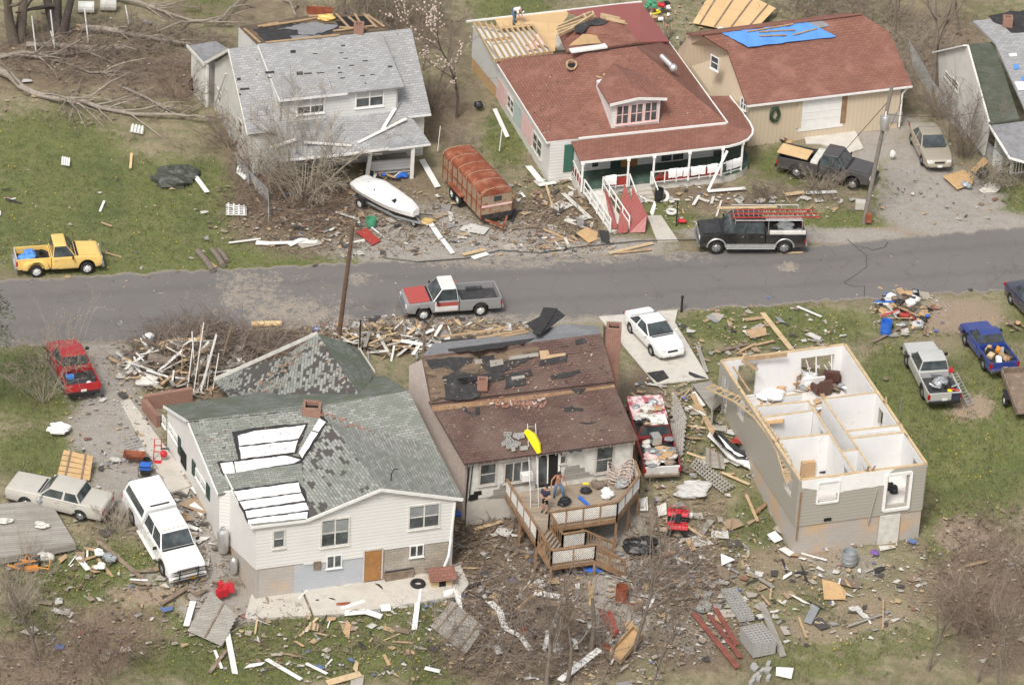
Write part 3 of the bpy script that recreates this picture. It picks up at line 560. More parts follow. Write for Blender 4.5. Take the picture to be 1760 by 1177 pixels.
wallp(h5, 'side_wall', wl[0], wl[1], [(0, -.45), (1, -1.0), (1, 2.35), (fr, 3.85), (0, 2.35)], M['wsiding'])
wallp(h5, 'foundation', wl[0], wl[1], [(0, -2.6), (1, -2.6), (1, -1.0), (0, -.45)], M['block'], out=-.03)
for tl, br, c in [((280, 712), (286, 737), 1), ((290.4, 726), (307, 766), 2), ((337, 803), (355, 848), 2)]: window(h5, plL, tl, br, M['white'], M['glass'], c, blind=M['curtain'])
for tl, br in [((306.8, 748), (311, 784)), ((331, 788), (336.5, 822)), ((355.5, 828), (361, 861))]:
 p, q = plL.hit(*tl), plL.hit(*br); mb = MB(); mb.prism([_V((p.x, p.y, p.z)), _V((q.x, q.y, p.z)), q, _V((p.x, p.y, q.z))], plL.n * .05); mb.build('shutter', M['shutter'], h5)
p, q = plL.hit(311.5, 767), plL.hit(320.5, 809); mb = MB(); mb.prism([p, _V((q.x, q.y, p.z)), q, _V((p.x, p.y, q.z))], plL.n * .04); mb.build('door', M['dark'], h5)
fw0 = V2(FLc) + _V((.12, .18, 0)); fw1 = V2(FR) + _V((-.1, .12, 0)); plF = Pl.wall(fw0, fw1)
lw0 = V2(pm.hit(392, 848)) + _V((.1, 0, 0)); plW = Pl.wall(lw0, fw0)
fpk = ((V2(Wf) - fw0).dot(fw1 - fw0)) / (fw1 - fw0).length ** 2; fm = ((V2(FM) - fw0).dot(fw1 - fw0)) / (fw1 - fw0).length ** 2
wallp(h5, 'front_wall', fw0, fw1, [(0, -.3), (fm * .98, -.3), (fm * .98, -.42), (.57, -.42), (.57, -.15), (1, -.12), (1, 2.28), (fpk, 3.6), (fm, 2.33), (0, 2.3)], M['wsiding'])
wallp(h5, 'wing_side_wall', lw0, fw0, [(0, -.7), (1, -.3), (1, 2.3), (0, 2.62)], M['wsiding'])
wallp(h5, 'return_wall', wl[1], lw0, [(0, -.8), (1, -.8), (1, 2.5), (0, 2.4)], M['wsiding'])
wallp(h5, 'foundation', wl[1], lw0, [(0, -2.6), (1, -2.6), (1, -.8), (0, -.8)], M['stainblock'], out=-.04); wallp(h5, 'foundation', lw0, fw0, [(0, -2.8), (1, -2.8), (1, -.3), (0, -.7)], M['stainblock'], out=-.04)
for a, b, m in [(0, fm * .8, 'stainblock'), (fm * .8, .565, 'paintedblock'), (.565, 1, 'stone')]:
 wallp(h5, 'basement_wall', fw0.lerp(fw1, a), fw0.lerp(fw1, b), [(0, -2.8), (1, -2.8), (1, -.12 if m == 'stone' else -.3), (0, -.12 if m == 'stone' else -.3)], M[m], out=-.05)
rw = V2(Q) + _V((-.3, 0, 0)); wallp(h5, 'east_wall', fw1, rw, [(0, -2.8), (1, -2.8), (1, 2.3), (0, 2.3)], M['wsiding'])
rw2 = V2(Rr) + _V((-.2, 0, 0)); wallp(h5, 'east_wall', rw, rw2, [(0, -2.8), (1, -2.8), (1, 3.8), (0, 2.3)], M['wsiding'])
for tl, br, c in [((468, 911), (490, 940), 1), ((551, 893), (600.5, 935), 2), ((702, 869), (755.5, 904), 2)]: window(h5, plF, tl, br, M['dirtywhite'], M['glass'], c, fw=.09, blind=M['galv'])
for tl, br in [((561, 955), (587.5, 974)), ((704, 937.5), (728, 955))]: window(h5, plF, tl, br, M['white'], M['glass'], 2, sash=False, name='basement_window', proud=.03)
p, q = plF.hit(539, 965), plF.hit(551.5, 977); mb = MB(); mb.prism([p, _V((q.x, q.y, p.z)), q, _V((p.x, p.y, q.z))], plF.n * .03); mb.build('boarded_vent', M['oldwood'], h5)
p, q = plF.hit(627.5, 948), plF.hit(654, 994); mb = MB(); mb.prism([p, _V((q.x, q.y, p.z)), q, _V((p.x, p.y, q.z))], plF.n * .05); dr = mb.build('door', M['doorwood'], h5)
mb = MB(); mb.ball(plF.hit(651, 974) + plF.n * .09, .05); mb.build('handle', M['chrome'], dr)
p, q = plF.hit(626, 946), plF.hit(656, 994); mb = MB()
for a, b in ((p, _V((p.x, p.y, q.z))), (_V((q.x, q.y, p.z)), q), (p, _V((q.x, q.y, p.z)))): mb.beam(a, b, .08, .08)
mb.build('door_frame', M['winold'], dr)
p, q = plF.hit(649, 842), plF.hit(660, 856); mb = MB(); mb.prism([p, _V((q.x, q.y, p.z)), q, _V((p.x, p.y, q.z))], plF.n * .03); mb.build('gable_vent', M['lsiding'], h5)
mb = MB(); fz = _Z(-.06); mb.beam(FM + fz, Wf + fz, .06, .16); mb.beam(Wf + fz, FRo + fz, .06, .16); mb.beam(ex[3] + fz, FM + fz, .06, .14); mb.beam(E1 + fz, ex[3] + fz, .06, .14); mb.beam(C_ + fz, B_ + fz, .06, .14); mb.beam(B_ + fz, A_ + fz, .06, .14); mb.parts('fascia', M['white'], h5)
mb = MB(); dp = [plF.hit(782, 862), plF.hit(775, 926), plF.hit(768, 950) + plF.n * .3, plF.hit(752, 980) + plF.n * .5, plF.hit(735, 990) + plF.n * .7]; mb.tube(dp, .07, 6); mb.parts('downspout', M['white'], h5)
mb = MB()
for a, b, k in ((B_, Rm, 34), (Wb, Wf, 16)):
 for i in range(k):
  if random.random() < .25: continue
  p = a.lerp(b, (i + .5) / k) + _Z(.02); d = (b - a).normalized()
  mb.slab([p + d * .14 + _V((.0, .14, -.04)), p - d * .14 + _V((0, .14, -.04)), p - d * .14 + _V((0, -.14, -.03)), p + d * .14 + _V((0, -.14, -.03))], .03)
mb.parts('ridge_cap', M['shingle_gone'], h5)
cb = at(536, 706, 3.9); mb = MB()
for sx, sy, dx, dy in ((-.4, 0, .14, .9), (.4, 0, .14, .9), (0, -.38, .66, .14), (0, .38, .66, .14)): mb.box(cb + _V((sx, sy, .12 + _u(-.06, .06))), (dx, dy, .5))
ch = mb.build('chimney', M['brick'], h5, label='broken brick chimney stump on the ridge')
mb = MB(); mb.box(cb + _Z(-.0), (.68, .64, .3)); mb.build('flue', M['dark'], ch)
mb = MB(); q = pr_.hit(672, 826); mb.tube([q, q + _V((.02, 0, .45)), q + _V((.15, 0, .7)), q + _V((.35, 0, .72))], .03, 5); mb.build('vent_pipe', M['black'], h5)
S1 = at(546, 574, 3.7); S2 = at(622, 684, 3.7)
cw = root('collapsed_roof', 'collapsed green shingled roof wing slumped towards the street behind white house', 'roof', zpt(at(540, 640, 0), 0))
roofq(cw, 'roof_slope', [S1, S2, at(470, 690, 2.7), at(396, 683, 1.9), at(368, 655, .9), at(430, 628, 1.6), at(490, 612, 2.6)], M['shingle_gone'], label='roof slope with many missing shingles')
roofq(cw, 'roof_slope', [S1, at(590, 586, 2.9), at(618, 602, 2.2), at(643, 641, 2.4), S2], M['shingle_moss'], label='narrow mossy slope facing right')
pcl = Pl.pts(S1, S2, at(396, 683, 1.9)); pcr = Pl.pts(S1, at(618, 602, 2.2), S2)
mb = MB(); mb.beam(S1 + _V((0, .1, 0)), at(368, 652, .9), .05, .2); mb.beam(at(618, 600, 2.2), at(644, 640, 2.4), .05, .14); mb.parts('rake_board', M['dirtywhite'], cw)
mb = MB(); mb.prism([V2(S1) + _V((0, -.3, .0)), V2(at(618, 602, 2.2)) + _V((-.2, -.2, 0)), V2(S2), V2(at(420, 660, 1.2)) + _V((.4, -.6, 0))], (0, 0, 1.3)); mb.build('crushed_wall', M['dirtywhite'], cw)
bp = [(250, 690), (278, 684), (330, 680)]
mb = MB(); P = [V2(at(247, 694, .3)), V2(at(330, 680, .3))]
mb.beam(zpt(P[0], .35), zpt(P[1], .35), .25, .9); mb.beam(zpt(P[0], .3), zpt(at(272, 724, .3), .3), .25, .7)
solo('brick_porch_wall', mb, M['brick'], 'low red brick porch foundation left standing at corner of white house', 'brick wall', zpt(P[0], 0))
# ===== brown roofed house =====
h6 = root('brown_roof_house', 'white house with brown damaged shingle roof and wooden rear deck', 'house', zpt(at(940, 850, -1.5), -1.5))
b0, b1 = at(741, 697, 3.6), at(1056, 659, 3.6); e0, e1 = at(799, 797, 2.3), at(1097, 756, 2.3); r0, r1 = at(725, 616, 5.2), at(1033, 577, 5.2)
up = _Z(.14); fwd6 = (e0 - b0).normalized()
roofq(h6, 'roof', [b0 - fwd6 * .3 + up * 0, b1 - fwd6 * .3, e1, e0], M['shingle_brown'], .12, label='lower slope of the brown roof')
roofq(h6, 'roof', [r0 + up, r1 + up, b1 + up, b0 + up], M['shingle_brown'], .14, label='upper brown roof slope with torn shingles')
roofq(h6, 'back_roof', [r0 + up * .9, r1 + up * .9, at(1030, 560, 4.1), at(972, 557, 4.1), at(905, 572, 4.0), at(745, 590, 3.9)], M['greyfelt'], .1)
pu = Pl.pts(r0 + up, r1 + up, b1 + up); plw_ = Pl.pts(b0, b1, e1); pbk = Pl.pts(r0 + up * .9, r1 + up * .9, at(1030, 560, 4.1))
z3 = zo(3.098, 680, 540)
patch(h6, 'torn_felt', pbk, [z3(*p) for p in [(235, 135), (420, 125), (600, 128), (760, 120), (700, 150), (560, 175), (420, 195), (280, 200)]], M['felt'], .03)
for pg in [[(150, 235), (480, 205), (760, 170), (760, 200), (620, 240), (480, 300), (330, 345), (240, 330), (165, 320)]]: patch(h6, 'bare_decking', pu, [z3(*p) for p in pg], M['deckold'], .012)
patch(h6, 'orange_decking', pu, [z3(*p) for p in [(765, 195), (1000, 165), (1088, 115), (1094, 180), (960, 205), (770, 235)]], M['shingle_brown'], .02)
for pg in [[(165, 240), (330, 225), (420, 230), (400, 262), (320, 300), (255, 282), (200, 290), (172, 270)], [(255, 330), (330, 300), (470, 330), (440, 440), (380, 460), (265, 452), (262, 392)], [(430, 225), (520, 215), (540, 255), (600, 250), (700, 205), (760, 198), (760, 218), (620, 282), (560, 312), (480, 300)], [(590, 318), (720, 290), (728, 320), (690, 345), (690, 378), (590, 394)], [(775, 232), (915, 215), (918, 250), (860, 262), (770, 268)], [(825, 320), (985, 296), (985, 314), (930, 330), (830, 345)], [(330, 345), (560, 300), (590, 320), (580, 345), (470, 368), (340, 372)], [(950, 140), (1010, 130), (1015, 148), (955, 162)]]: patch(h6, 'torn_felt', pu, [z3(*p) for p in pg], M['felt'], .024)
for pg in [[(175, 335), (245, 330), (250, 362), (265, 400), (262, 440), (190, 462)]]: patch(h6, 'bare_decking', pu, [z3(*p) for p in pg], M['deckold'], .03)
for pg in [[(600, 225), (760, 203), (762, 222), (605, 244)], [(500, 245), (570, 240), (575, 265), (505, 280)], [(615, 332), (685, 322), (690, 338), (620, 350)], [(420, 240), (460, 238), (462, 262), (424, 264)]]: patch(h6, 'bare_board', pu, [z3(*p) for p in pg], M['greywood'], .036)
patch(h6, 'ply_patch', pu, [z3(*p) for p in [(765, 195), (812, 190), (820, 215), (905, 205), (905, 218), (772, 242)]], M['pineold'], .04)
for pg in [[(190, 490), (400, 465), (800, 420), (1165, 375), (1168, 388), (940, 420), (700, 455), (420, 490), (200, 516)]]: patch(h6, 'rusty_flashing', plw_, [z3(*p) for p in pg], M['brownwood'], .012)
for pg in [[(410, 590), (520, 590), (528, 598), (416, 604)], [(540, 578), (560, 576), (628, 608), (610, 620)], [(790, 560), (905, 560), (900, 574), (800, 582)], [(870, 495), (940, 490), (1005, 498), (990, 515), (880, 520)], [(980, 575), (1070, 568), (1068, 576), (990, 586)], [(745, 660), (890, 650), (892, 660), (750, 672)], [(930, 395), (1010, 398), (990, 425), (950, 420)], [(350, 500), (372, 495), (430, 540), (405, 550)], [(425, 500), (452, 498), (456, 540), (425, 540)], [(760, 640), (860, 625), (850, 640), (765, 650)], [(880, 705), (985, 705), (990, 725), (930, 735)]]: patch(h6, 'torn_felt', plw_, [z3(*p) for p in pg], M['felt'], .02)
f0 = V2(e0) + _V((.22, .42, 0)); f1 = V2(e1) + _V((-.22, .42, 0)); plB = Pl.wall(f0, f1); L6 = (f1 - f0).length; d6 = (f1 - f0) / L6; n6 = plB.n
wallp(h6, 'front_wall', f0, f1, [(0, -.15), (1, -.15), (1, 2.35), (0, 2.35)], M['dirtywhite'])
wallp(h6, 'foundation', f0, f1, [(0, -2.8), (1, -2.8), (1, -.15), (0, -.15)], M['conc'], out=-.04)
gp = Pl.wall(V2(r0) + _V((.12, 0, 0)), f0)
patch(h6, 'side_wall', gp, [(703, 628), (724, 618), (741, 698), (800, 799), (795, 862), (795, 900), (703, 720)], M['pinkwall'], -.02, .15)
s6 = V2(r1) + _V((-.15, 0, 0)); wallp(h6, 'side_wall', f1, s6, [(0, -2.5), (1, -2.5), (1, 4.9), (.6, 3.4), (0, 2.3)], M['pinkwall'])
for tl, br, c, sh in [((823.5, 797), (853, 831), 1, 1), ((866, 795), (911.5, 825), 3, 0), ((1024, 767.5), (1053.5, 810), 1, 1)]: window(h6, plB, tl, br, M['winold'], M['glass'], c, bool(sh), fw=.1)
window(h6, plB, (962, 782), (973, 796), M['winold'], M['glass'], 1, False)
def wallq(parent, name, pl, tl, br, mat, th=.03, off=0, label=None):
 p, q = pl.hit(*tl), pl.hit(*br); mb = MB(); mb.prism([x + pl.n * off for x in (p, _V((q.x, q.y, p.z)), q, _V((p.x, p.y, q.z)))], pl.n * th); return mb.build(name, mat, parent, label=label)
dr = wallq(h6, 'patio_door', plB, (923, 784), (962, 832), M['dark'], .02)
mb = MB()
for x in (924, 941, 961.5): mb.beam(plB.hit(x, 783.5 - (x - 924) * .13), plB.hit(x - 1, 832 - (x - 924) * .13), .09, .12)
mb.build('door_frame', M['white'], dr)
wallq(dr, 'glass_panel', plB, (926, 786), (939.5, 831), M['glass'], .03, .01)
mb = MB(); acp = plB.hit(903, 815); mb.box(acp + n6 * .2, (.62, .4, .42), Matrix((d6, n6, _Z(1))).transposed()); ac = mb.build('air_conditioner', M['white'], h6, bevel=.02)
for pg, m in [([(385, 990), (392, 962), (416, 958), (418, 944), (456, 938), (460, 960), (440, 964), (438, 984), (402, 994)], 'dark'), ([(492, 978), (520, 960), (520, 935), (552, 930), (555, 905), (590, 900), (720, 888), (722, 905), (600, 925), (590, 975)], 'greywood'), ([(885, 890), (905, 812), (980, 800), (982, 818), (1006, 815), (1010, 840), (1030, 838), (1034, 852), (1062, 850), (1056, 862)], 'greywood')]:
 patch(h6, 'missing_siding', plB, [z3(*p) for p in pg], M[m], .012, .012)
mb = MB(); mb.beam(plB.hit(806, 800) + n6 * .05, plB.hit(800, 862) + n6 * .05, .08, .08); mb.beam(plB.hit(812, 799) + n6 * .05, plB.hit(806, 850) + n6 * .05, .06, .05); mb.parts('downspout', M['black'], h6)
mb = MB()
for k in range(22):
 p = e0.lerp(e1, (k + .5) / 22); mb.box(p + _V((0, .02, -.13)), (.05, .3, .09))
mb.parts('rafter_tail', M['oldwood'], h6)
def chimney(parent, px, z, w, h, name='chimney', lab=None):
 c = at(px[0], px[1], z); mb = MB(); t = .12
 for sx, sy, dx, dy in ((-1, 0, t, w), (1, 0, t, w), (0, -1, w - 2 * t, t), (0, 1, w - 2 * t, t)): mb.box(c + _V((sx * (w / 2 - t / 2), sy * (w / 2 - t / 2), h / 2)), (dx, dy, h))
 o = mb.build(name, M['brick'], parent, label=lab); mb = MB(); mb.box(c + _Z(h / 2 - .12), (w - 2 * t - .004, w - 2 * t - .004, h - .2)); mb.build('flue', M['dark'], o); return o
chimney(h6, (1048, 668), 2.0, .8, 3.9, lab='tall red brick chimney at the gable end')
c = pu.hit(829, 665); mb = MB()
for sx, sy, dx, dy in ((-.22, 0, .1, .5), (.22, 0, .1, .5), (0, -.2, .34, .1), (0, .2, .34, .1)): mb.box(c + _V((sx, sy, .2)), (dx, dy, .6))
mb.build('chimney', M['brick'], h6, label='short broken brick chimney stub on the upper slope')
mb = MB(); mb.tube([plw_.hit(814, 786), plw_.hit(814, 786) + _Z(.35)], .035, 6); mb.build('vent_pipe', M['rust'], h6)
mb = MB(); P = [pbk.hit(*z3(*p)) for p in [(695, 90), (850, 32), (900, 48), (760, 138)]]
mb.slab([P[0] + _Z(.5), P[1] + _Z(.75), P[2] + _Z(.5), P[3] + _Z(.25)], .03); mb.slab([P[1] + _V((.1, 0, .76)), P[1] + _V((-.7, -.3, .95)), P[3] + _V((-.3, .1, .35)), P[3] + _V((.1, .1, .3))], .03); mb.build('loose_felt', M['felt'], h6)
mb = MB()
for x0, y0, x1, y1 in [(240, 128, 560, 95), (330, 118, 600, 85), (520, 118, 690, 96), (430, 135, 620, 112), (560, 130, 700, 108)]:
 mb.beam(pbk.hit(*z3(x0, y0)) + _Z(.1), pbk.hit(*z3(x1, y1)) + _Z(.16), .16, .05)
mb.parts('splintered_board', M['pineold'], h6)
# ===== deck of the brown house =====
dk = root('deck', 'brown wooden deck with white lattice railing behind brown roofed house', 'deck', zpt(at(980, 900, -2), -2.1))
dz = -.15
DP = [at(*p, dz) for p in [(867, 846), (922, 932), (943, 906), (1060, 889), (1098, 842), (1084, 804), (885, 834)]]
mb = MB(); mb.slab(DP, .05); mb.build('deck_floor', M['deckwood'], dk)
mb = MB()
for a, b in ((0, 1), (1, 2), (2, 3), (3, 4), (4, 5)): mb.beam(DP[a] + _Z(-.18), DP[b] + _Z(-.18), .06, .26)
mb.parts('rim_board', M['brownwood'], dk)
mb = MB()
for p in (DP[0], DP[0].lerp(DP[1], .5), DP[1], DP[2], DP[2].lerp(DP[3], .5), DP[3], DP[3].lerp(DP[4], .55), DP[4]):
 q = p + _V((0, .1, 0)); mb2 = MB(); mb2.beam(zpt(q, -3.2), zpt(q, dz), .13, .13); mb2.build('support_post', M['brownwood'], dk)
def rail(a, b, h=.95, n=4, lat=True, par=None, bal=False):
 par = par or dk; a = _V(a); b = _V(b); H = _Z(h)
 mb = MB(); mb.beam(a + H, b + H, .14, .04); mb.beam(a + H * .94, b + H * .94, .05, .09); mb.beam(a + H * .12, b + H * .12, .05, .08); r_ = mb.build('railing', M['brownwood'], par)
 mb = MB()
 for i in range(n + 1): p = a.lerp(b, i / n); mb.beam(p + _Z(-.25), p + H, .09, .09)
 mb.parts('railing_post', M['brownwood'], r_)
 d = b - a; L = d.length
 if lat and not bal:
  mb = MB(); s_ = .14; hh = h * .78
  up_ = _Z(1); dn = _V((d.x, d.y, 0)).normalized(); nn = _V((dn.y, -dn.x, 0)); sl = d.z / max(1e-6, _V((d.x, d.y, 0)).length)
  Lx = _V((d.x, d.y, 0)).length
  P = lambda x, z: a + dn * x + _Z(sl * x + h * .14 + z)
  k = -hh
  while k < Lx:
   for sg in (1, -1):
    x0, z0, x1, z1 = (k, 0, k + hh, hh) if sg > 0 else (k, hh, k + hh, 0)
    if x0 < 0: z0 += (-x0) * sg; x0 = 0
    if x1 > Lx: z1 -= (x1 - Lx) * sg; x1 = Lx
    if x1 - x0 > .03: mb.beam(P(x0, z0) + nn * .012 * sg, P(x1, z1) + nn * .012 * sg, .012, .045, up=nn)
   k += s_
  mb.build('lattice_panel', M['lattice'], r_)
 if bal:
  mb = MB(); k = int(L / .16)
  for i in range(1, k): p = a.lerp(b, i / k); mb.beam(p + H * .12, p + H * .94, .04, .04)
  mb.parts('baluster', M['brownwood'], r_)
rail(DP[0], DP[1], n=5); rail(DP[2], DP[3], n=4); rail(DP[3], DP[4], n=3); rail(DP[4], DP[5].lerp(DP[4], .35), n=1)
lz = -1.25
LP = [at(*p, lz) for p in [(947, 972), (1022, 962), (1005, 938), (966, 944)]]
mb = MB(); mb.slab(LP, .06); mb.build('landing', M['deckwood'], dk)
mb = MB()
for a, b in ((0, 1), (1, 2), (3, 0)): mb.beam(LP[a] + _Z(-.15), LP[b] + _Z(-.15), .05, .22)
mb.parts('rim_board', M['brownwood'], dk)
for p in (LP[0], LP[1], LP[2]):
 mb = MB(); mb.beam(zpt(p, -3.4), zpt(p, lz), .12, .12); mb.build('support_post', M['brownwood'], dk)
sa, sb = DP[1], DP[2]; ea, eb = LP[0], LP[3]; n = 6
mb = MB()
for i in range(n):
 t = (i + .5) / n; p = sa.lerp(ea, t); q = sb.lerp(eb, t); z = dz + (lz - dz) * (i + 1) / (n + 1); d = (ea - sa); d.z = 0; d = d.normalized() * .3
 mb.slab([zpt(p - d * .5, z), zpt(q - d * .5, z), zpt(q + d * .5, z), zpt(p + d * .5, z)], .045)
mb.parts('stair_tread', M['deckwood'], dk)
mb = MB(); mb.beam(sa + _Z(-.2), ea + _Z(-.15), .05, .25); mb.beam(sb + _Z(-.2), eb + _Z(-.15), .05, .25); mb.parts('stair_stringer', M['brownwood'], dk)
rail(sa, ea, n=2, bal=True); rail(sb, eb, n=1, bal=True)
rail(LP[0], LP[1], n=2); rail(LP[3], LP[2], n=1)
g0, g1 = gd(1073, 990), gd(1052, 958); n = 5
mb = MB()
for i in range(n):
 t = (i + .5) / n; p = LP[1].lerp(g0, t); q = LP[2].lerp(g1, t); z = lz + (g0.z - lz) * (i + 1) / (n + 1); d = (g0 - LP[1]); d.z = 0; d = d.normalized() * .3
 mb.slab([zpt(p - d * .5, z), zpt(q - d * .5, z), zpt(q + d * .5, z), zpt(p + d * .5, z)], .045)
mb.parts('stair_tread', M['deckwood'], dk)
mb = MB(); mb.beam(LP[1] + _Z(-.15), g0, .05, .25); mb.beam(LP[2] + _Z(-.15), g1, .05, .25); mb.parts('stair_stringer', M['brownwood'], dk)
rail(LP[1], g0, n=2, bal=True); rail(LP[2], g1, n=2, bal=True)
# ===== roofless house =====
h7 = root('roofless_house', 'tan sided house without a roof, white rooms open to the sky', 'house', zpt(at(1470, 900, -2), -1.8))
tz = 2.4; fl = -.05
a7, b7, c7, d7 = [V2(at(*p, tz)) for p in [(1240, 620), (1452, 592), (1592, 797), (1376, 825)]]
T = .16
def holes_px(a, b, L_):
 pl = Pl.wall(a, b); d = (V2(b) - V2(a)).normalized(); out = []
 for tl, br in L_:
  p, q = pl.hit(*tl), pl.hit(*br); u = sorted(((p - V2(a)).dot(d), (q - V2(a)).dot(d))); out.append((u[0], u[1], min(p.z, q.z), max(p.z, q.z)))
 return out
z7 = zo(2.8017, 1160, 480)
fh = holes_px(d7, c7, [((1408, 828), (1438, 858)), ((1527, 816), (1555, 864))])
mb = MB(); holewall(mb, d7, c7, -.4, tz, T, fh); mb.build('front_wall', M['tansiding'], h7)
lh = [((b7 - a7).length, 0, 0, 0)]
Ll = (d7 - a7).length
mb = MB(); holewall(mb, a7, d7, -.4, tz, T, [(.55, 1.5, fl, 2.05), (3.0, 4.1, .9, 2.1), (Ll - 2.0, Ll - .9, .8, 2.05)]); mb.build('side_wall', M['tansiding'], h7)
wb = holes_px(a7, b7, [z7(*p) and (z7(605, 378), z7(757, 462))for p in [(0, 0)]])
bl = (b7 - a7).length
mb = MB(); holewall(mb, b7, a7, -.4, tz, T, [(bl - x[1], bl - x[0], x[2], x[3]) for x in wb] + [(bl - 2.1, bl - 1.0, fl, 2.0)]); bwall = mb.build('back_wall', M['drywall'], h7)
rl = (c7 - b7).length
mb = MB(); holewall(mb, c7, b7, -.4, tz, T, [(.8, 1.5, .9, 1.9), (rl * .48, rl * .48 + .7, .9, 1.9)]); mb.build('side_wall', M['tansiding'], h7)
def lining(a, b, holes=(), off=.1):
 a = V2(a); b = V2(b); d = (b - a).normalized(); n = _V((d.y, -d.x, 0)); ctr = (a7 + b7 + c7 + d7) / 4
 if n.dot(ctr - a) < 0: n = -n
 mb = MB(); holewall(mb, a + n * off + d * .1, b + n * off - d * .1, fl, tz - .05, .03, [(h[0] - .1, h[1] - .1, h[2], h[3]) for h in holes]); mb.build('drywall', M['drywall'], h7)
lining(d7, c7, fh); lining(a7, d7, [(.55, 1.5, fl, 2.05), (3.0, 4.1, .9, 2.1), (Ll - 2.0, Ll - .9, .8, 2.05)]); lining(c7, b7, [(.8, 1.5, .9, 1.9), (rl * .48, rl * .48 + .7, .9, 1.9)])
for a, b, m in ((d7, c7, 'stainblock'), (a7, d7, 'stainblock'), (b7, a7, 'stainblock'), (c7, b7, 'stainblock')):
 a = V2(a); b = V2(b); d = (b - a).normalized(); wallp(h7, 'foundation', a, b, [(0, -3.6), (1, -3.6), (1, -.4), (0, -.4)], M[m], t=.2, out=.03)
mb = MB(); mb.prism([zpt(p, fl - .12) for p in (a7.lerp(c7, .015), b7.lerp(d7, .015), c7.lerp(a7, .015), d7.lerp(b7, .015))], (0, 0, .12)); mb.build('floor', M['carpet'], h7)
def plate(a, b, w=.16, z=tz): mbp.beam(zpt(a, z + .025), zpt(b, z + .025), w, .05)
mbp = MB()
for a, b in ((a7, b7), (b7, c7), (c7, d7), (d7, a7)): plate(a, b)
o7 = mbp.build('top_plate', M['pine'], h7)
plf = Pl.wall(d7, c7); plb7 = Pl.wall(a7, b7)
def partition(p, q, z1=tz, hole=None):
 a = V2(at(*z7(*p), tz)); b = V2(at(*z7(*q), tz)); L = (b - a).length
 mb = MB(); holewall(mb, a, b, fl, z1, .11, hole(L) if hole else []); o = mb.build('partition_wall', M['drywall'], h7)
 m2 = MB(); m2.beam(zpt(a, z1 + .02), zpt(b, z1 + .02), .11, .04); m2.build('top_plate', M['pine'], o)
dd = lambda x0: (lambda L: [(L * x0, L * x0 + .8, fl, 2.0)])
partition((642, 585), (862, 926), hole=lambda L: [(L * .28, L * .28 + .8, fl, 2.), (L * .80, L * .80 + .75, fl, 2.)])
partition((715, 577), (948, 914), hole=lambda L: [(L * .84, L * .84 + .7, fl, 2.)])
partition((712, 576), (968, 546)); partition((830, 731), (1094, 701)); partition((852, 766), (1112, 736))
partition((395, 612), (640, 588)); partition((418, 666), (664, 632)); partition((490, 772), (740, 744)); partition((803, 829), (882, 820))
partition((530, 545), (612, 535), 2.2)
patch(h7, 'closet_top', Pl((0, 0, tz - .2), (0, 0, 1)), [z7(*p) for p in [(834, 735), (1094, 705), (1108, 732), (852, 762)]], M['curtain'], 0, .03)
patch(h7, 'closet_top', Pl((0, 0, tz - .2), (0, 0, 1)), [z7(*p) for p in [(420, 670), (530, 655), (520, 690), (436, 696)]], M['ply'], 0, .03)
patch(h7, 'house_wrap', plf.off(T / 2), [z7(*p) for p in [(612, 972), (1060, 912), (1030, 935), (1020, 990), (940, 1000), (780, 1028), (612, 1004)]], M['membrane'], .02)
def trim(pl, tl, br, w=.1, par=h7, mat='white', off=T / 2):
 p, q = pl.hit(*tl), pl.hit(*br); pl2 = pl; c = [p, _V((q.x, q.y, p.z)), q, _V((p.x, p.y, q.z))]; mb = MB()
 for i in range(4): mb.beam(c[i] + pl.n * (off + .02), c[(i + 1) % 4] + pl.n * (off + .02), w, w)
 return mb.build('window_frame', M[mat], par)
trim(plf, (1406, 828), (1438.5, 859)); trim(plf, (1523, 815), (1559, 870), .16)
mb = MB()
for i in range(7):
 p = plb7.hit(*z7(610 + i * 22, 385 + _u(0, 60))); q = plb7.hit(*z7(610 + i * 22 + _u(-20, 30), 455 - _u(0, 30))); mb.beam(p, q, .05, .05)
for x in (605, 680, 755): mb.beam(plb7.hit(*z7(x, 378 - (x - 605) * .1)), plb7.hit(*z7(x, 464 - (x - 605) * .08)), .07, .07)
mb.parts('broken_sash', M['white'], h7)
p = plf.hit(1508, 936.5); wallq(h7, 'basement_door', plf.off(T / 2), (1512, 886), (1541, 936), M['dirtywhite'], .05, .03)
wallq(h7, 'foundation_vent', plf.off(T / 2), (1416, 890), (1428, 893.5), M['dark'], .02, .03)
mb = MB(); mb.beam(plf.hit(1506, 838) + plf.n * .12, plf.hit(1490, 896) + plf.n * .14, .14, .05); mb.build('loose_trim', M['tansiding'], h7)
mb = MB(); mb.beam(plf.hit(1376, 843) + plf.n * .1, plf.hit(1367, 925) + plf.n * .1, .1, .08); mb.build('corner_gap', M['brownwood'], h7)
patch(h7, 'hall_floor', Pl((0, 0, fl), (0, 0, 1)), [z7(*p) for p in [(640, 640), (715, 600), (990, 640), (700, 800), (520, 640), (380, 640)]], M['floortan'], .012, .01)
mb = MB()
mb.beam(at(*z7(322, 392), tz + .1), at(*z7(400, 435), tz - .3), .2, .06); mb.beam(at(*z7(330, 385), tz + .1), at(*z7(540, 362), tz + .15), .05, .25); mb.beam(at(*z7(280, 420), tz), at(*z7(360, 540), tz - .4), .1, .06); mb.parts('splintered_header', M['pineold'], h7)
for i in range(16):
 a, b = [(a7, b7), (d7, c7), (a7, d7), (b7, c7)][i % 4]; p = zpt(a.lerp(b, _u(.05, .95)), tz); mb = MB(); mb.beam(p, p + _V((_u(-.25, .25), _u(-.25, .25), _u(.12, .5))), .09, .04); mb.build('splintered_stub', M['pineold'], h7)
lad = root('eave_framing', 'pine eave framing like a ladder hanging along left wall of roofless house', 'roof framing', zpt(at(1280, 720, 1), 0))
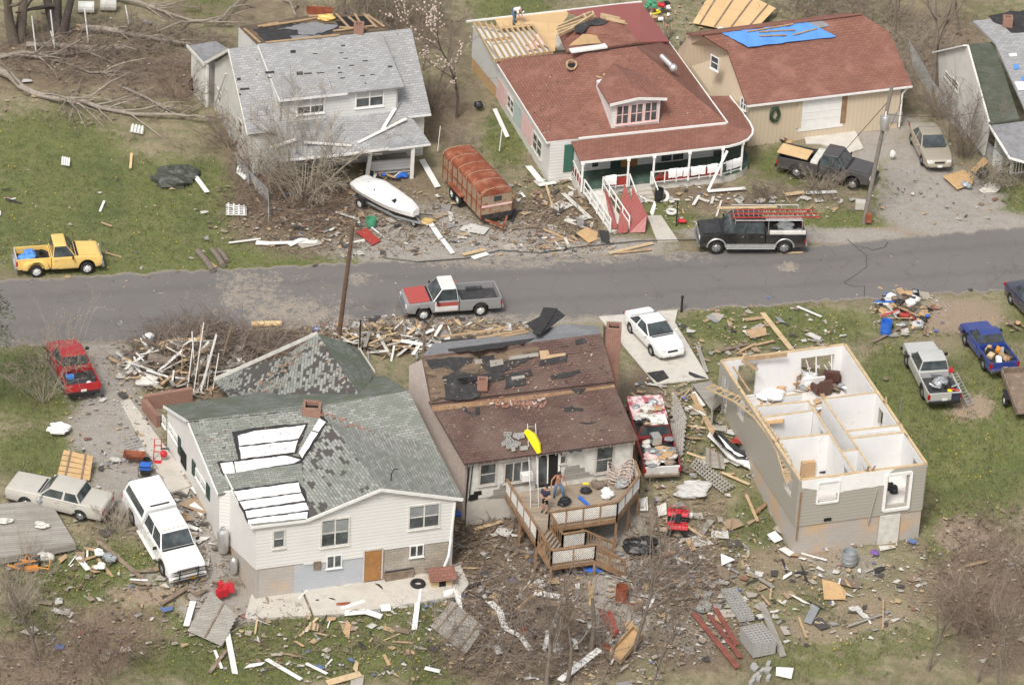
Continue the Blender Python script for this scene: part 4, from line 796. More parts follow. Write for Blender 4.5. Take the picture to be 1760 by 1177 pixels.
PA = [at(*z7(*p), z) for p, z in [((150, 522), 1.5), ((290, 590), 2.0), ((380, 665), 2.2), ((440, 745), 2.2), ((490, 830), 2.1), ((520, 930), 1.9), ((540, 985), 1.2)]]
PB = [at(*z7(*p), z) for p, z in [((185, 510), 1.6), ((320, 570), 2.1), ((410, 650), 2.35), ((468, 730), 2.35), ((530, 830), 2.3), ((562, 920), 2.2), ((570, 960), 1.6)]]
mb = MB()
for P in (PA, PB):
 for a, b in zip(P[:-1], P[1:]): mb.beam(a, b, .05, .1)
mb.parts('rail', M['pine'], lad)
mb = MB()
for i in range(6):
 for t in (0, .22, .44, .66, .88): mb.beam(PA[i].lerp(PA[i + 1], t), PB[i].lerp(PB[i + 1], t) + (PB[i].lerp(PB[i + 1], t) - PA[i].lerp(PA[i + 1], t)) * .3, .045, .08)
mb.parts('rung', M['pine'], lad)
ed = root('entrance_deck', 'small grey wooden deck between concrete driveway and roofless house', 'deck', zpt(gd(1215, 690), 0))
mb = MB(); EDP = [at(*p, .45) for p in [(1190, 660), (1222, 654), (1242, 690), (1224, 706)]]; mb.slab(EDP, .06); mb.build('deck_floor', M['greywood'], ed)
for p in EDP:
 mb = MB(); mb.beam(zpt(p, -.4), zpt(p, .42), .12, .12); mb.build('support_post', M['greywood'], ed)
rl_ = MB(); rl_.beam(EDP[3] + _Z(.9), EDP[2] + _Z(.9), .1, .05)
for i in range(8): p = EDP[3].lerp(EDP[2], i / 7); rl_.beam(p, p + _Z(.9), .05, .05)
rl_.build('railing', M['greywood'], ed)
# ===== gambrel garage =====
g = root('gambrel_garage', 'tan garage with red gambrel roof, white roller door and blue roof tarp', 'garage', zpt(at(1420, 210, 0), 0))
gr0, gr1 = at(1205, 60, 5.6), at(1480, 25, 5.6); gb0, gb1 = at(1251, 88, 4.7), at(1528, 55, 4.7); ge0, ge1 = at(1284, 181, 2.9), at(1568, 147, 2.9)
roofq(g, 'roof', [gr0, gr1, gb1, gb0], M['shingle_red'], .12); roofq(g, 'roof', [gb0, gb1, ge1, ge0], M['shingle_red'], .12)
bo = (gr1 - gr0).normalized(); back = _V((-bo.y, bo.x, 0))
k0 = gr0 + back * 2.2 + _Z(-.9); k1 = gr1 + back * 2.2 + _Z(-.9)
roofq(g, 'roof', [k0, k1, gr1, gr0], M['shingle_red'], .12)
w0 = V2(ge0) + _V((.25, .35, 0)); w1 = V2(at(1549, 160, 2.4)) + _V((0, .2, 0)); plG = Pl.wall(w0, w1)
wallp(g, 'front_wall', w0, w1, [(0, -.1), (1, -.1), (1, 2.95), (0, 2.95)], M['tanpanel'])
bw = V2(gr0) + _V((.2, .0, 0)); pgl = Pl.wall(bw + (bw - w0), w0)
gwp = [(.25, V2(gr0).lerp(V2(gr0), 0))]
dgl = (bw - w0)
def gside(o, name, mat):
 mb = MB(); P = [w0, w0, o + V2(gb0 - ge0) * 1.0, bw, bw + back * 2.1, bw + back * 3.6, bw + back * 3.6]
 zs = [-.2, 2.9, 4.62, 5.5, 4.62, 2.9, -.2]; mb.prism([zpt(p, z) for p, z in zip(P, zs)], (.12, .02, 0)); return mb.build(name, mat, g)
gside(w0, 'side_wall', M['tanpanel'])
mb = MB(); mb.prism([zpt(w1, -.2), zpt(w1, 2.9), zpt(V2(gb1) - V2((.3, 0)), 4.6), zpt(V2(gr1) - V2((.3, 0)), 5.5), zpt(V2(gr1) + back * 3.6, 2.9), zpt(V2(gr1) + back * 3.6, -.2)], (-.12, 0, 0)); mb.build('side_wall', M['tanpanel'], g)
plS = Pl.wall(bw, w0)
window(g, plS, (1222.5, 93), (1235, 124), M['white'], M['glass'], 1); window(g, plS, (1274, 166), (1282.5, 192), M['white'], M['glass'], 2)
gd_ = wallq(g, 'garage_door', plG, (1376, 170), (1448, 217), M['white'], .04)
mb = MB()
for f in (.25, .5, .75):
 p = plG.hit(1376, 170).lerp(plG.hit(1375, 219), f); q = plG.hit(1449, 162).lerp(plG.hit(1447, 211), f); mb.beam(p + plG.n * .045, q + plG.n * .045, .02, .03)
mb.parts('panel_joint', M['lsiding'], gd_)
wallq(g, 'door_post', plG, (1448, 161), (1452, 211), M['brownwood'], .06); wallq(g, 'door_post', plG, (1372.5, 171), (1375.5, 220), M['tanpanel'], .06)
wallq(g, 'block_base', plG, (1513, 197), (1549, 209), M['block'], .05)
gutter(g, [ge0 + _V((0, -.02, -.08)), ge1 + _V((0, -.02, -.08))])
mb = MB(); q = plG.hit(1550, 160); mb.tube([ge1 + _V((-.25, -.05, -.15)), q + plG.n * .1, zpt(q, 0) + plG.n * .1], .06, 6); mb.parts('downspout', M['white'], g)
mb = MB(); mb.beam(gr0 + _Z(.03), gr1 + _Z(.03), .25, .05); mb.parts('ridge_cap', M['shingle_red'], g)
pg1 = Pl.pts(gr0, gr1, gb1); z4 = zo(3.017, 1180, 0)
patch(g, 'bare_patch', pg1, [z4(*p) for p in [(625, 115), (700, 106), (745, 135), (682, 148)]], M['greyfelt'], .02)
def draped(name, pl, quad, nu, nv, mat, lab, cat, off=.05, amp=.05, parent=None):
 c = [pl.hit(*p) for p in quad]; mb = MB(); vs = []
 for j in range(nv + 1):
  for i in range(nu + 1):
   a = c[0].lerp(c[1], i / nu); b = c[3].lerp(c[2], i / nu); vs.append(a.lerp(b, j / nv) + pl.n * (off + _u(0, amp)) + _V((_u(-.05, .05), _u(-.05, .05), 0)) * (1 if 0 < i < nu else .6))
 mb.add(vs, [(j * (nu + 1) + i, j * (nu + 1) + i + 1, (j + 1) * (nu + 1) + i + 1, (j + 1) * (nu + 1) + i) for j in range(nv) for i in range(nu)])
 if parent: return mb.build(name, mat, parent, smooth='all')
 return solo(name, mb, mat, lab, cat, c[0], smooth='all')
draped('roof_tarp', pg1, [(1240, 58), (1386, 39), (1437, 64), (1285, 82)], 16, 8, M['tarpblue'], 'bright blue tarp spread over upper slope of the red garage roof', 'tarp', .05, .06)
for i, (x0, y0, x1, y1, lb) in enumerate([(310, 170, 550, 130, 'longest pine batten on the blue tarp, highest up the roof'), (370, 171, 560, 160, 'thin middle pine batten holding down the blue tarp'), (370, 192, 515, 187, 'short lowest pine batten on the blue tarp'), (550, 186, 670, 154, 'slanted pine batten at right side of the blue tarp')]):
 mb = MB(); mb.beam(pg1.hit(*z4(x0, y0)) + pg1.n * .14, pg1.hit(*z4(x1, y1)) + pg1.n * .14, .11, .04); solo('batten', mb, M['pineold'], lb, 'board', pg1.hit(*z4(x0, y0)), 'battens on the blue tarp')
wr = root('wreath', 'round evergreen wreath hanging on tan garage wall', 'wreath', plG.hit(1331, 196) + plG.n * .1)
mb = MB(); c = plG.hit(1331, 196) + plG.n * .1; u = plG.u
P = [c + u * .26 * _cos(t) + _V((0, 0, .42 * _sin(t))) for t in np.linspace(0, 2 * math.pi, 20)]; mb.tube(P, .1, 7)
for i in range(160):
 t = _u(0, 6.283); p = c + u * .26 * _cos(t) + _V((0, 0, .42 * _sin(t))); d = _V((_u(-1, 1), _u(-1, 1), _u(-1, 1))) * .17; mb.tube([p, p + d], [.025, .005], 3)
mb.build('foliage', M['wreath'], wr)
# ===== red roofed bungalow =====
h2 = root('red_roof_house', 'white bungalow with red hip roof, front dormer and wraparound porch', 'house', zpt(at(1050, 300, 0), 0))
ez = 2.7
FL2, BL2, FR2, BR2 = at(940, 244, ez), at(851, 103, ez), at(1250, 211, ez), at(1149, 72, ez); RL2, RR2 = at(1006, 92, 5.3), at(1092, 80, 5.3)
for q in ([FL2, FR2, RR2, RL2], [BL2, FL2, RL2], [FR2, BR2, RR2], [BR2, BL2, RL2, RR2]): roofq(h2, 'roof', q, M['shingle_red'], .12)
pf2 = Pl.pts(FL2, FR2, RR2); pl2 = Pl.pts(BL2, FL2, RL2); prt = Pl.pts(FR2, BR2, RR2)
z5 = zo(3.363, 780, 0)
hp = [at(975, 89, 4.9), at(1100, 73, 4.9), at(1079, 46, 5.2), at(1052, 36, 5.45), at(1025, 32, 5.55), at(996, 48, 5.3), at(962, 62, 4.7)]
roofq(h2, 'roof', hp, M['shingle_red'], .14, label='broken rear roof hump with torn ridge')
ph = Pl.pts(hp[0], hp[1], hp[4])
patch(h2, 'torn_felt', ph, [z5(*p) for p in [(700, 150), (780, 120), (840, 105), (900, 130), (850, 150), (790, 150), (740, 190), (690, 185)]], M['felt'], .03)
mb = MB()
for x0, y0, x1, y1 in [(600, 155, 790, 75), (595, 170, 800, 100), (600, 185, 730, 140), (640, 190, 810, 85), (600, 205, 690, 165), (850, 85, 960, 110), (870, 95, 1000, 145), (880, 110, 990, 130), (850, 100, 930, 110), (800, 70, 815, 105), (750, 85, 770, 120)]:
 a = at(*z5(x0, y0), 5.2 + _u(-.2, .3)); b = at(*z5(x1, y1), 5.3 + _u(-.2, .4)); mb.beam(a, b, .1, .17)
mb.parts('exposed_rafter', M['pine'], h2)
az = 3.0
pa = Pl((0, 0, az), (0, 0, 1))
patch(h2, 'osb_deck', pa, [z5(*p) for p in [(232, 104), (668, 64), (655, 100), (600, 170), (585, 295), (562, 300), (458, 148), (268, 166)]], M['osb'], .02, .03)
patch(h2, 'ceiling_board', Pl((0, 0, az - .45), (0, 0, 1)), [z5(*p) for p in [(104, 150), (270, 160), (458, 150), (580, 320), (250, 370)]], M['drywall'], 0, .03)
mb = MB()
L0 = [z5(112, 132), z5(455, 148)]; L1 = [z5(236, 352), z5(572, 304)]
for i in range(11):
 t = i / 10; a = at(L0[0][0] + (L0[1][0] - L0[0][0]) * t, L0[0][1] + (L0[1][1] - L0[0][1]) * t, az); b = at(L1[0][0] + (L1[1][0] - L1[0][0]) * t, L1[0][1] + (L1[1][1] - L1[0][1]) * t, az); mb.beam(a, b, .06, .2)
mb.parts('rafter', M['pine'], h2)
mb = MB()
for x0, y0, x1, y1 in [(112, 132, 268, 166), (268, 166, 458, 148), (170, 240, 330, 220), (458, 148, 575, 304), (236, 352, 572, 304)]: mb.beam(at(*z5(x0, y0), az - .05), at(*z5(x1, y1), az - .05), .07, .2)
mb.parts('ceiling_joist', M['pineold'], h2)
mb = MB()
for i in range(14): mb.ball(at(*z5(_u(430, 560), _u(215, 300)), az - .25), _u(.15, .3), 7, 5, (1.2, 1, .6), .2)
mb.parts('pink_insulation', M['pinkfoam'], h2)
roofq(h2, 'metal_roof', [at(975, 19, 3.3), at(1101, 3, 3.0), at(1150, 71, 3.2), at(1100, 73, 3.9)], M['redmetal'], .08)
gutter(h2, [at(*z5(72, 126), az + .02), at(*z5(650, 62), az + .05), at(*z5(1085, 12), az + .05)])
wa = V2(at(*z5(112, 142), az)) ; wb2 = V2(BL2) + _V((.25, -.05, 0))
wallp(h2, 'addition_wall', wa, wb2, [(0, .75), (1, .75), (1, az - .05), (0, az - .05)], M['lsiding']); wallp(h2, 'addition_base', wa, wb2, [(0, -.4), (1, -.4), (1, .75), (0, .75)], M['ply'], out=-.03)
mb = MB(); mb.prism([at(*z5(586, 292), az - .4), at(*z5(660, 288), az + .2), at(*z5(640, 230), az + 1.0), at(*z5(596, 195), az + .9)], (-.03, .08, 0)); mb.build('cheek_wall', M['lsiding'], h2)
c0 = V2(FL2) + _V((.22, .06, 0)); cL = V2(BL2) + _V((.3, -.1, 0)); cR = V2(FR2) + _V((-.35, .02, 0)); cB = V2(BR2) + _V((-.3, -.1, 0))
pA = Pl.wall(cL, c0); pB = Pl.wall(c0, cR)
wallp(h2, 'side_wall', cL, c0, [(0, -.3), (1, -.3), (1, ez), (0, ez)], M['wsiding']); wallp(h2, 'front_wall', c0, cR, [(0, -.3), (1, -.3), (1, ez), (0, ez)], M['wsiding']); wallp(h2, 'side_wall', cR, cB, [(0, -.3), (1, -.3), (1, ez), (0, ez)], M['wsiding'])
for pg, m in [([(192, 360), (310, 530), (308, 640), (190, 500)], 'pinkfoam'), ([(345, 570), (392, 640), (388, 750), (340, 690)], 'tealfoam'), ([(394, 640), (462, 735), (455, 860), (386, 760)], 'pinkfoam')]: patch(h2, 'insulation_board', pA, [z5(*p) for p in pg], M[m], .03, .02)
for tl, br, c in [((312, 535), (346, 672), 2), ((458, 745), (506, 930), 2)]: window(h2, pA, z5(*tl), z5(*br), M['dirtywhite'], M['glass'], c)
wallq(h2, 'shutter', pB, z5(640, 838), z5(686, 990), M['greenpaint'], .04)
wallq(h2, 'front_door', pB, z5(975, 800), z5(1056, 985), M['doorwood'], .05); wallq(h2, 'shutter', pB, z5(912, 850), z5(960, 1000), M['shutter'], .04)
for tl, br, c in [((800, 830), (840, 968), 1), ((1200, 810), (1330, 925), 2), ((1500, 800), (1560, 930), 1)]: window(h2, pB, z5(*tl), z5(*br), M['white'], M['glass'], c)
gutter(h2, [FL2 + _Z(-.06), BL2 + _Z(-.06)]); gutter(h2, [FR2 + _Z(-.02), BR2 + _Z(-.06)]); gutter(h2, [FL2 + _Z(-.06), at(985, 239, ez - .06)]); gutter(h2, [pf2.hit(*z5(722, 806)) + _Z(.05), pf2.hit(*z5(1575, 717)) + _Z(.05)])
db = [pf2.hit(*z5(910, 742)), pf2.hit(*z5(1185, 712))]; dzt = db[0].z + 1.72
pD = Pl.wall(db[0], db[1]); u = pD.u
w_ = (V2(db[1]) - V2(db[0])).length; D0 = zpt(db[0], db[0].z); D1 = zpt(db[0] + u * w_, db[0].z)
mid = (D0 + D1) / 2
mb = MB(); mb.prism([D0 + _Z(-.3), D1 + _Z(-.3), zpt(D1, dzt), zpt(mid, dzt + .18), zpt(D0, dzt)], -pD.n * 3.0); mb.build('dormer_wall', M['wsiding'], h2)
ov = .3; ed_ = _Z(0)
ea_, eb_ = zpt(D0 - u * ov + pD.n * ov, dzt - .02), zpt(D1 + u * ov + pD.n * ov, dzt - .02); pk = zpt(mid + pD.n * ov, dzt + .22)
rk0 = pf2.hit(*z5(960, 370)); rk1 = pf2.hit(*z5(1020, 372)); bl_ = pf2.hit(*z5(800, 455)) + _Z(.1); br_ = pf2.hit(*z5(1140, 415)) + _Z(.1)
apx = pk - pD.n * 2.6 + _Z(.35)
roofq(h2, 'dormer_roof', [ea_, pk, apx, zpt(ea_ - pD.n * 2.3, dzt + .2)], M['shingle_red'], .1); roofq(h2, 'dormer_roof', [pk, eb_, zpt(eb_ - pD.n * 2.3, dzt + .2), apx], M['shingle_red'], .1)
roofq(h2, 'dormer_roof', [zpt(ea_ - pD.n * 2.28, dzt + .19), apx + _Z(-.01), zpt(eb_ - pD.n * 2.28, dzt + .19), zpt(mid - pD.n * 4.3, dzt + .35)], M['shingle_red'], .1)
mb = MB(); mb.beam(ea_, pk, .05, .16); mb.beam(pk, eb_, .05, .16); mb.parts('fascia', M['white'], h2)
for x in (940, 1022, 1104): window(h2, pD, z5(x, 612 - (x - 940) * .12), z5(x + 68, 716 - (x - 940) * .12), M['pinkfoam'], M['glass'], 2, fw=.06)
patch(h2, 'torn_felt', pf2, [z5(*p) for p in [(818, 480), (850, 470), (945, 590), (910, 600)]], M['felt'], .06)
for x0, y0, x1, y1, m in [(820, 485, 940, 505, 'pineold'), (865, 470, 890, 540, 'pineold'), (880, 500, 920, 560, 'pine')]:
 mb = MB(); mb.beam(pf2.hit(*z5(x0, y0)) + _Z(.5), pf2.hit(*z5(x1, y1)) + _Z(.4), .15, .04); mb.parts('splintered_board', M[m], h2)
mb = MB(); c = pf2.hit(*z5(680, 382))
for k in range(7):
 t = k * 6.283 / 7; t2 = (k + 1) * 6.283 / 7; mb.beam(c + _V((.32 * _cos(t), .32 * _sin(t), .08 + .15 * _sin(t))), c + _V((.32 * _cos(t2), .32 * _sin(t2), .08 + .15 * _sin(t2))), .1, .1)
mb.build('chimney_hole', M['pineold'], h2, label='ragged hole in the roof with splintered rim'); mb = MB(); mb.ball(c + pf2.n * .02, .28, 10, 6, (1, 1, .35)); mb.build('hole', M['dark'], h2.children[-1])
def on(pl, x, y, h=0): return pl.hit(x, y) + _Z(h)
pz = .45
pe_ = [at(982, 243, 2.66), at(1249, 213, 2.66), at(1221, 165, 2.7), at(1254, 165, 2.45), at(1272, 188, 2.4), at(1289, 211, 2.4), at(1294, 222, 2.4), at(1293, 231, 2.4), at(1286, 239, 2.4), at(1272, 246, 2.4), at(1253, 251, 2.4), at(1130, 265, 2.4), at(998, 279, 2.4)]
mb = MB(); mb.slab(pe_, .1); mb.build('porch_roof', M['shingle_red'], h2)
gutter(h2, [p + _Z(-.04) for p in pe_[3:]])
ctr = V2(at(1150, 225, 1)); fp = [V2(p).lerp(ctr, .03) for p in pe_[2:]] + [V2(at(985, 243, 2.5))]
mb = MB(); mb.slab([zpt(p, pz) for p in fp], .12); mb.build('porch_floor', M['porchgreen'], h2)
mb = MB()
for a, b in zip(fp[1:-1], fp[2:]): mb.beam(zpt(a, .1), zpt(b, .1), .06, .6)
mb.build('porch_skirt', M['dirtywhite'], h2)
mb = MB()
for a, b in zip(fp[2:8], fp[3:9]): mb.beam(zpt(a, .42), zpt(b, .42), .1, .16)
mb.build('porch_trim', M['greenpaint'], h2)
posts = [V2(at(x, y, 2.35)) for x, y in [(1002, 280), (1081, 272), (1125, 267.5), (1186, 261), (1243, 254), (1277, 244)]]
for p in posts:
 mb = MB(); mb.beam(zpt(p, pz), zpt(p, 2.36), .12, .12); mb.beam(zpt(p, 2.2), zpt(p, 2.34), .2, .2); mb.build('porch_post', M['white'], h2)
def prail(a, b, par, fan=None, h=.8):
 H = _Z(h); mb = MB(); mb.beam(a + H, b + H, .07, .06); mb.beam(a + H * .15, b + H * .15, .06, .06); n = max(2, int((b - a).length / .6))
 for i in range(n + 1): p = a.lerp(b, i / n); mb.beam(p, p + H, .07, .07)
 o = mb.build('porch_railing', M['white'], par)
 if fan:
  mb = MB(); d = (b - a); k = 8; c = a + _Z(h * .18)
  for i in range(k + 1):
   t = i / k; q = (a.lerp(b, min(1, t * 2)) + H * .9) if t < .5 else (b + _V((0, 0, h * (.9 - .7 * (t - .5) * 2)))); mb.beam(c, q, .02, .1, up=(0, 0, 1))
  mb.build('fan_panel', M['redpaint'], o)
 return o
Z_ = lambda p, z=pz: zpt(p, z)
prail(Z_(fp[-1]) + _V((.05, .0, 0)), Z_(posts[0]), h2, True)
for a, b, f in ((2, 3, True), (3, 4, True), (4, 5, False)): prail(Z_(posts[a]), Z_(posts[b]), h2, f)
mid01 = posts[0].lerp(posts[1], .5); prail(Z_(mid01), Z_(posts[1]), h2, True)
def cloth_on(a, b, h, drop, mat, lab, cat, grp):
 a = _V(a); b = _V(b); d = b - a; n = _V((d.y, -d.x, 0)).normalized()
 if n.y > 0: n = -n
 mb = MB(); N = 5; rows = [(-.08, -drop * .6), (-.05, 0), (0, .05), (.06, .02), (.09, -drop * .5), (.1, -drop)]; vs = []
 for off, dz_ in rows:
  for i in range(N + 1): vs.append(a.lerp(b, i / N) + n * (off + _u(-.015, .015)) + _V((0, 0, h + dz_ + _u(-.03, .03))))
 mb.add(vs, [(r * (N + 1) + i, r * (N + 1) + i + 1, (r + 1) * (N + 1) + i + 1, (r + 1) * (N + 1) + i) for r in range(len(rows) - 1) for i in range(N)])
 return solo('towel', mb, mat, lab, cat, a + _Z(h), grp, smooth='all')
tw = 'white towels drying on the porch rail'
for (i, j, t0, t1, lb) in [(2, 3, .42, .64, 'white towel on porch rail, nearest the red fan panel right of steps'), (2, 3, .66, .82, 'narrow white towel on porch rail just left of the second right post'), (2, 3, .84, .99, 'white towel touching the middle porch post'), (3, 4, .06, .5, 'widest white towel on the porch rail'), (3, 4, .56, .86, 'white towel left of the leaning white board on porch'), (4, 5, .2, .5, 'white towel on rounded end of porch rail'), (4, 5, .52, .98, 'last white towel at far right end of porch rail')]:
 cloth_on(Z_(posts[i].lerp(posts[j], t0)), Z_(posts[i].lerp(posts[j], t1)), .84, .5, M['fab'], lb, 'towel', tw)
cloth_on(Z_(mid01.lerp(posts[1], .02)), Z_(mid01.lerp(posts[1], .5)), .84, .55, M['fab'], 'white towel hanging on rail left of porch steps', 'towel', tw)
s0, s1 = Z_(posts[1].lerp(posts[2], .08)), Z_(posts[1].lerp(posts[2], .92)); nS = pB.n
mb = MB()
for i in range(4):
 z = pz - .15 * (i + 1); o = nS * (.15 + .3 * i); mb.prism([zpt(s0 + o + nS * .15, z), zpt(s1 + o + nS * .15, z), zpt(s1 + o - nS * .15, z), zpt(s0 + o - nS * .15, z)], (0, 0, -.14))
mb.build('porch_steps', M['conc'], h2)
for p in (s0, s1):
 mb = MB(); mb.beam(p + _Z(.8), p + nS * 1.2 + _Z(.25), .06, .06); mb.beam(p + nS * 1.2 + _Z(-.6), p + nS * 1.2 + _Z(.27), .08, .08); mb.beam(p, p + _Z(.85), .08, .08); mb.build('step_rail', M['white'], h2)
ramp = root('porch_ramp', 'white railed ramp running from porch of red roofed bungalow, broken at its end', 'ramp', zpt(gd(1020, 350), 0))
ra, rb = Z_(posts[0]) + _V((.15, -.1, 0)), Z_(mid01) + _V((-.1, -.1, 0)); rd = at(1052, 398, .05) - at(1007, 330, .5)
mb = MB(); mb.slab([ra, rb, rb + rd, ra + rd], .06); mb.build('ramp_floor', M['dirtywhite'], ramp)
for p in (ra, rb):
 mb = MB(); H = _Z(.85); mb.beam(p + H, p + rd + H, .06, .07); mb.beam(p + H * .5, p + rd + H * .5, .05, .05)
 for t in (0, .25, .5, .75, 1): q = p + rd * t; mb.beam(q + _Z(-.1), q + H, .08, .08)
 mb.build('ramp_railing', M['white'], ramp)
# ===== grey roofed two storey house =====
h1 = root('grey_roof_house', 'white two storey house with grey shingle roof, wide shed dormer and crushed porch', 'house', zpt(at(570, 270, 0), 0))
z6 = zo(3.798, 320, 0)
a1, b1_, c1, d1 = at(392, 84, 6.0), at(707, 49, 6.0), at(741, 196, 2.8), at(425, 232, 2.8)
p1 = Pl.pts(a1, b1_, d1)
roofq(h1, 'roof', [a1, b1_, c1, d1], M['asphshingle_grey'], .12)
bk = _V((-(b1_ - a1).y, (b1_ - a1).x, 0)).normalized()
roofq(h1, 'roof', [a1, b1_, b1_ + bk * 4.6 + _Z(-3.0), a1 + bk * 4.6 + _Z(-3.0)], M['asphshingle_grey'], .12)
dq = [pb0, pb1] = [p1.hit(482, 211), p1.hit(683, 192)]
dzt1 = pb0.z + 1.72
pd1 = Pl.wall(pb0, pb1); u1 = pd1.u; wd1 = (V2(pb1) - V2(pb0)).length
P0, P1 = zpt(pb0, 0), zpt(V2(pb0) + u1 * wd1, 0)
mb = MB(); bkp = Pl.wall(a1, b1_); rdist = (V2(a1) - V2(pb0)).dot(-pd1.n)
mb.prism([zpt(P0, pb0.z - .3), zpt(P1, pb0.z - .3), zpt(P1, dzt1), zpt(P0, dzt1)], -pd1.n * .12)
for P_ in (P0, P1):
 mb.prism([zpt(P_, pb0.z - .3), zpt(P_, dzt1), zpt(P_ - pd1.n * rdist, 6.0), zpt(P_ - pd1.n * rdist, 4.5)], u1 * (.1 if P_ == P0 else -.1))
mb.build('dormer_wall', M['lsiding'], h1)
oe = .35
roofq(h1, 'dormer_roof', [zpt(P0 - u1 * .2 + pd1.n * oe, dzt1 - .02), zpt(P1 + u1 * .25 + pd1.n * oe, dzt1 - .02), zpt(P1 + u1 * .25 - pd1.n * rdist, 6.12), zpt(P0 - u1 * .2 - pd1.n * rdist, 6.12)], M['asphshingle_grey'], .12)
pdr = Pl.pts(zpt(P0 + pd1.n * oe, dzt1 - .02), zpt(P1 + pd1.n * oe, dzt1 - .02), zpt(P1 - pd1.n * rdist, 6.12))
mb = MB(); mb.beam(zpt(P0 - u1 * .2 + pd1.n * oe, dzt1 - .1), zpt(P0 + u1 * wd1 * .55 + pd1.n * oe, dzt1 - .1), .05, .14); mb.beam(zpt(P0 - u1 * .2 + pd1.n * oe, dzt1 - .1), zpt(P0 - u1 * .2 - pd1.n * rdist, 6.0), .05, .16); mb.parts('fascia', M['white'], h1)
window(h1, pd1, z6(718, 648), z6(904, 735), M['white'], M['glass'], 2, fw=.09, blind=M['curtain']); window(h1, pd1, z6(1104, 578), z6(1290, 690), M['white'], M['glass'], 2, fw=.09, blind=M['curtain'])
rr = [at(441, 80, 5.9), at(665, 53, 5.9), at(630, 27, 5.3), at(533, 30, 5.3), at(410, 49, 5.3)]
mb = MB(); mb.slab([p + _Z(.12) for p in rr], .12); mb.build('rear_roof_deck', M['deckold'], h1); pre = Pl.pts(rr[0] + _Z(.12), rr[1] + _Z(.12), rr[4] + _Z(.12))
patch(h1, 'torn_felt', pre, [z6(*p) for p in [(440, 195), (730, 150), (900, 130), (1010, 175), (950, 222), (700, 265), (560, 290), (500, 255)]], M['felt'], .02)
patch(h1, 'grey_shingle_remnant', pre, [z6(*p) for p in [(600, 190), (840, 140), (990, 170), (960, 190), (830, 225), (730, 222), (730, 190)]], M['greyfelt'], .04); patch(h1, 'grey_shingle_remnant', pre, [z6(*p) for p in [(680, 240), (870, 228), (880, 250), (700, 262)]], M['greyfelt'], .04)
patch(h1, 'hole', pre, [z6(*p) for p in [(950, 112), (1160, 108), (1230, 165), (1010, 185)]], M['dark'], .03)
mb = MB()
for x0, y0, x1, y1 in [(980, 105, 1060, 190), (1060, 125, 1130, 180), (1100, 105, 1150, 185), (1160, 105, 1240, 190), (500, 185, 800, 140), (640, 165, 880, 125), (960, 215, 1230, 180), (520, 290, 1000, 240), (470, 185, 600, 160), (800, 120, 960, 105), (1180, 110, 1290, 185), (380, 200, 480, 290), (1000, 190, 1180, 200)]:
 mb.beam(pre.hit(*z6(x0, y0)) + _Z(.12), pre.hit(*z6(x1, y1)) + _Z(.12), .14, .06)
mb.parts('broken_rafter', M['pineold'], h1)
mb = MB(); mb.prism([rr[4] + _Z(.1), rr[0] + _Z(.1), zpt(rr[0], 4.6), zpt(rr[4], 3.8)], u1 * .1); mb.build('dormer_cheek', M['gsiding'], h1)
mb = MB(); q = pre.hit(*z6(915, 140)); mb.ball(q + _Z(.25), .35, 8, 6, (1.5, .8, .6), .25); mb.build('yellow_insulation', M['yellow'], h1)
mb = MB(); q = pre.hit(*z6(870, 100)); mb.box(q + _Z(.3), (1.6, .12, .5)); mb.build('rusty_sheet', M['rust'], h1)
chimney(h1, z6(1125, 262), 5.6, .6, 1.1, lab='short red brick chimney on the ridge')
cw0 = V2(d1) + _V((.3, .35, 0)); cw1 = V2(c1) + _V((-.4, .3, 0)); p1f = Pl.wall(cw0, cw1)
wallp(h1, 'front_wall', cw0, cw1, [(0, -.3), (1, -.3), (1, 2.85), (0, 2.85)], M['gsiding'])
ridge_in = V2(a1) + _V((.3, .05, 0)); rv = ridge_in - cw0
pl1 = Pl.wall(ridge_in, cw0)
mb = MB(); mb.prism([zpt(cw0, -.3), zpt(cw0, 2.85), zpt(ridge_in, 5.85), zpt(cw0 + rv * 1.9, 3.0), zpt(cw0 + rv * 1.9, -.3)], (.12, .03, 0)); mb.build('side_wall', M['gsiding'], h1)
mb = MB(); mb.beam(a1 + _Z(-.1), d1 + _Z(-.1), .05, .18); mb.beam(a1 + _Z(-.1), a1 + bk * 4.6 + _Z(-3.1), .05, .18); mb.parts('fascia', M['dirtywhite'], h1)
for tl, br in [((205, 565), (230, 690)), ((345, 765), (368, 905))]: window(h1, pl1, z6(*tl), z6(*br), M['dirtywhite'], M['glass'], 1)
mb = MB(); mb.beam(pl1.hit(*z6(275, 480)) + pl1.n * .15, pl1.hit(*z6(215, 690)) + pl1.n * .3, .12, .04); mb.build('loose_trim', M['white'], h1)
wr2 = cw0 + (cw1 - cw0); mb = MB(); mb.prism([zpt(cw1, -.3), zpt(cw1, 2.8), zpt(V2(b1_) - u1 * .3, 5.8), zpt(V2(b1_) - u1 * .3 + bk * 4.3, 2.8), zpt(V2(b1_) - u1 * .3 + bk * 4.3, -.3)], (-.12, 0, 0)); mb.build('side_wall', M['gsiding'], h1)
lq = [at(321, 79, 2.9), at(371, 71, 3.0), at(394, 86, 3.1), at(350, 111, 2.9)]
roofq(h1, 'wing_roof', lq, M['greyfelt'], .1); lw = [V2(at(333, 98, 2.6)), V2(at(358, 113, 2.6))]
wallp(h1, 'wing_wall', V2(lq[0]) + _V((.3, -.2, 0)), V2(lq[3]) + _V((.2, .15, 0)), [(0, -.3), (1, -.3), (1, 2.85), (0, 2.85)], M['gsiding']); wallp(h1, 'wing_wall', V2(lq[3]) + _V((.2, .15, 0)), V2(lq[2]), [(0, -.3), (1, -.3), (1, 2.85), (0, 2.85)], M['gsiding'])
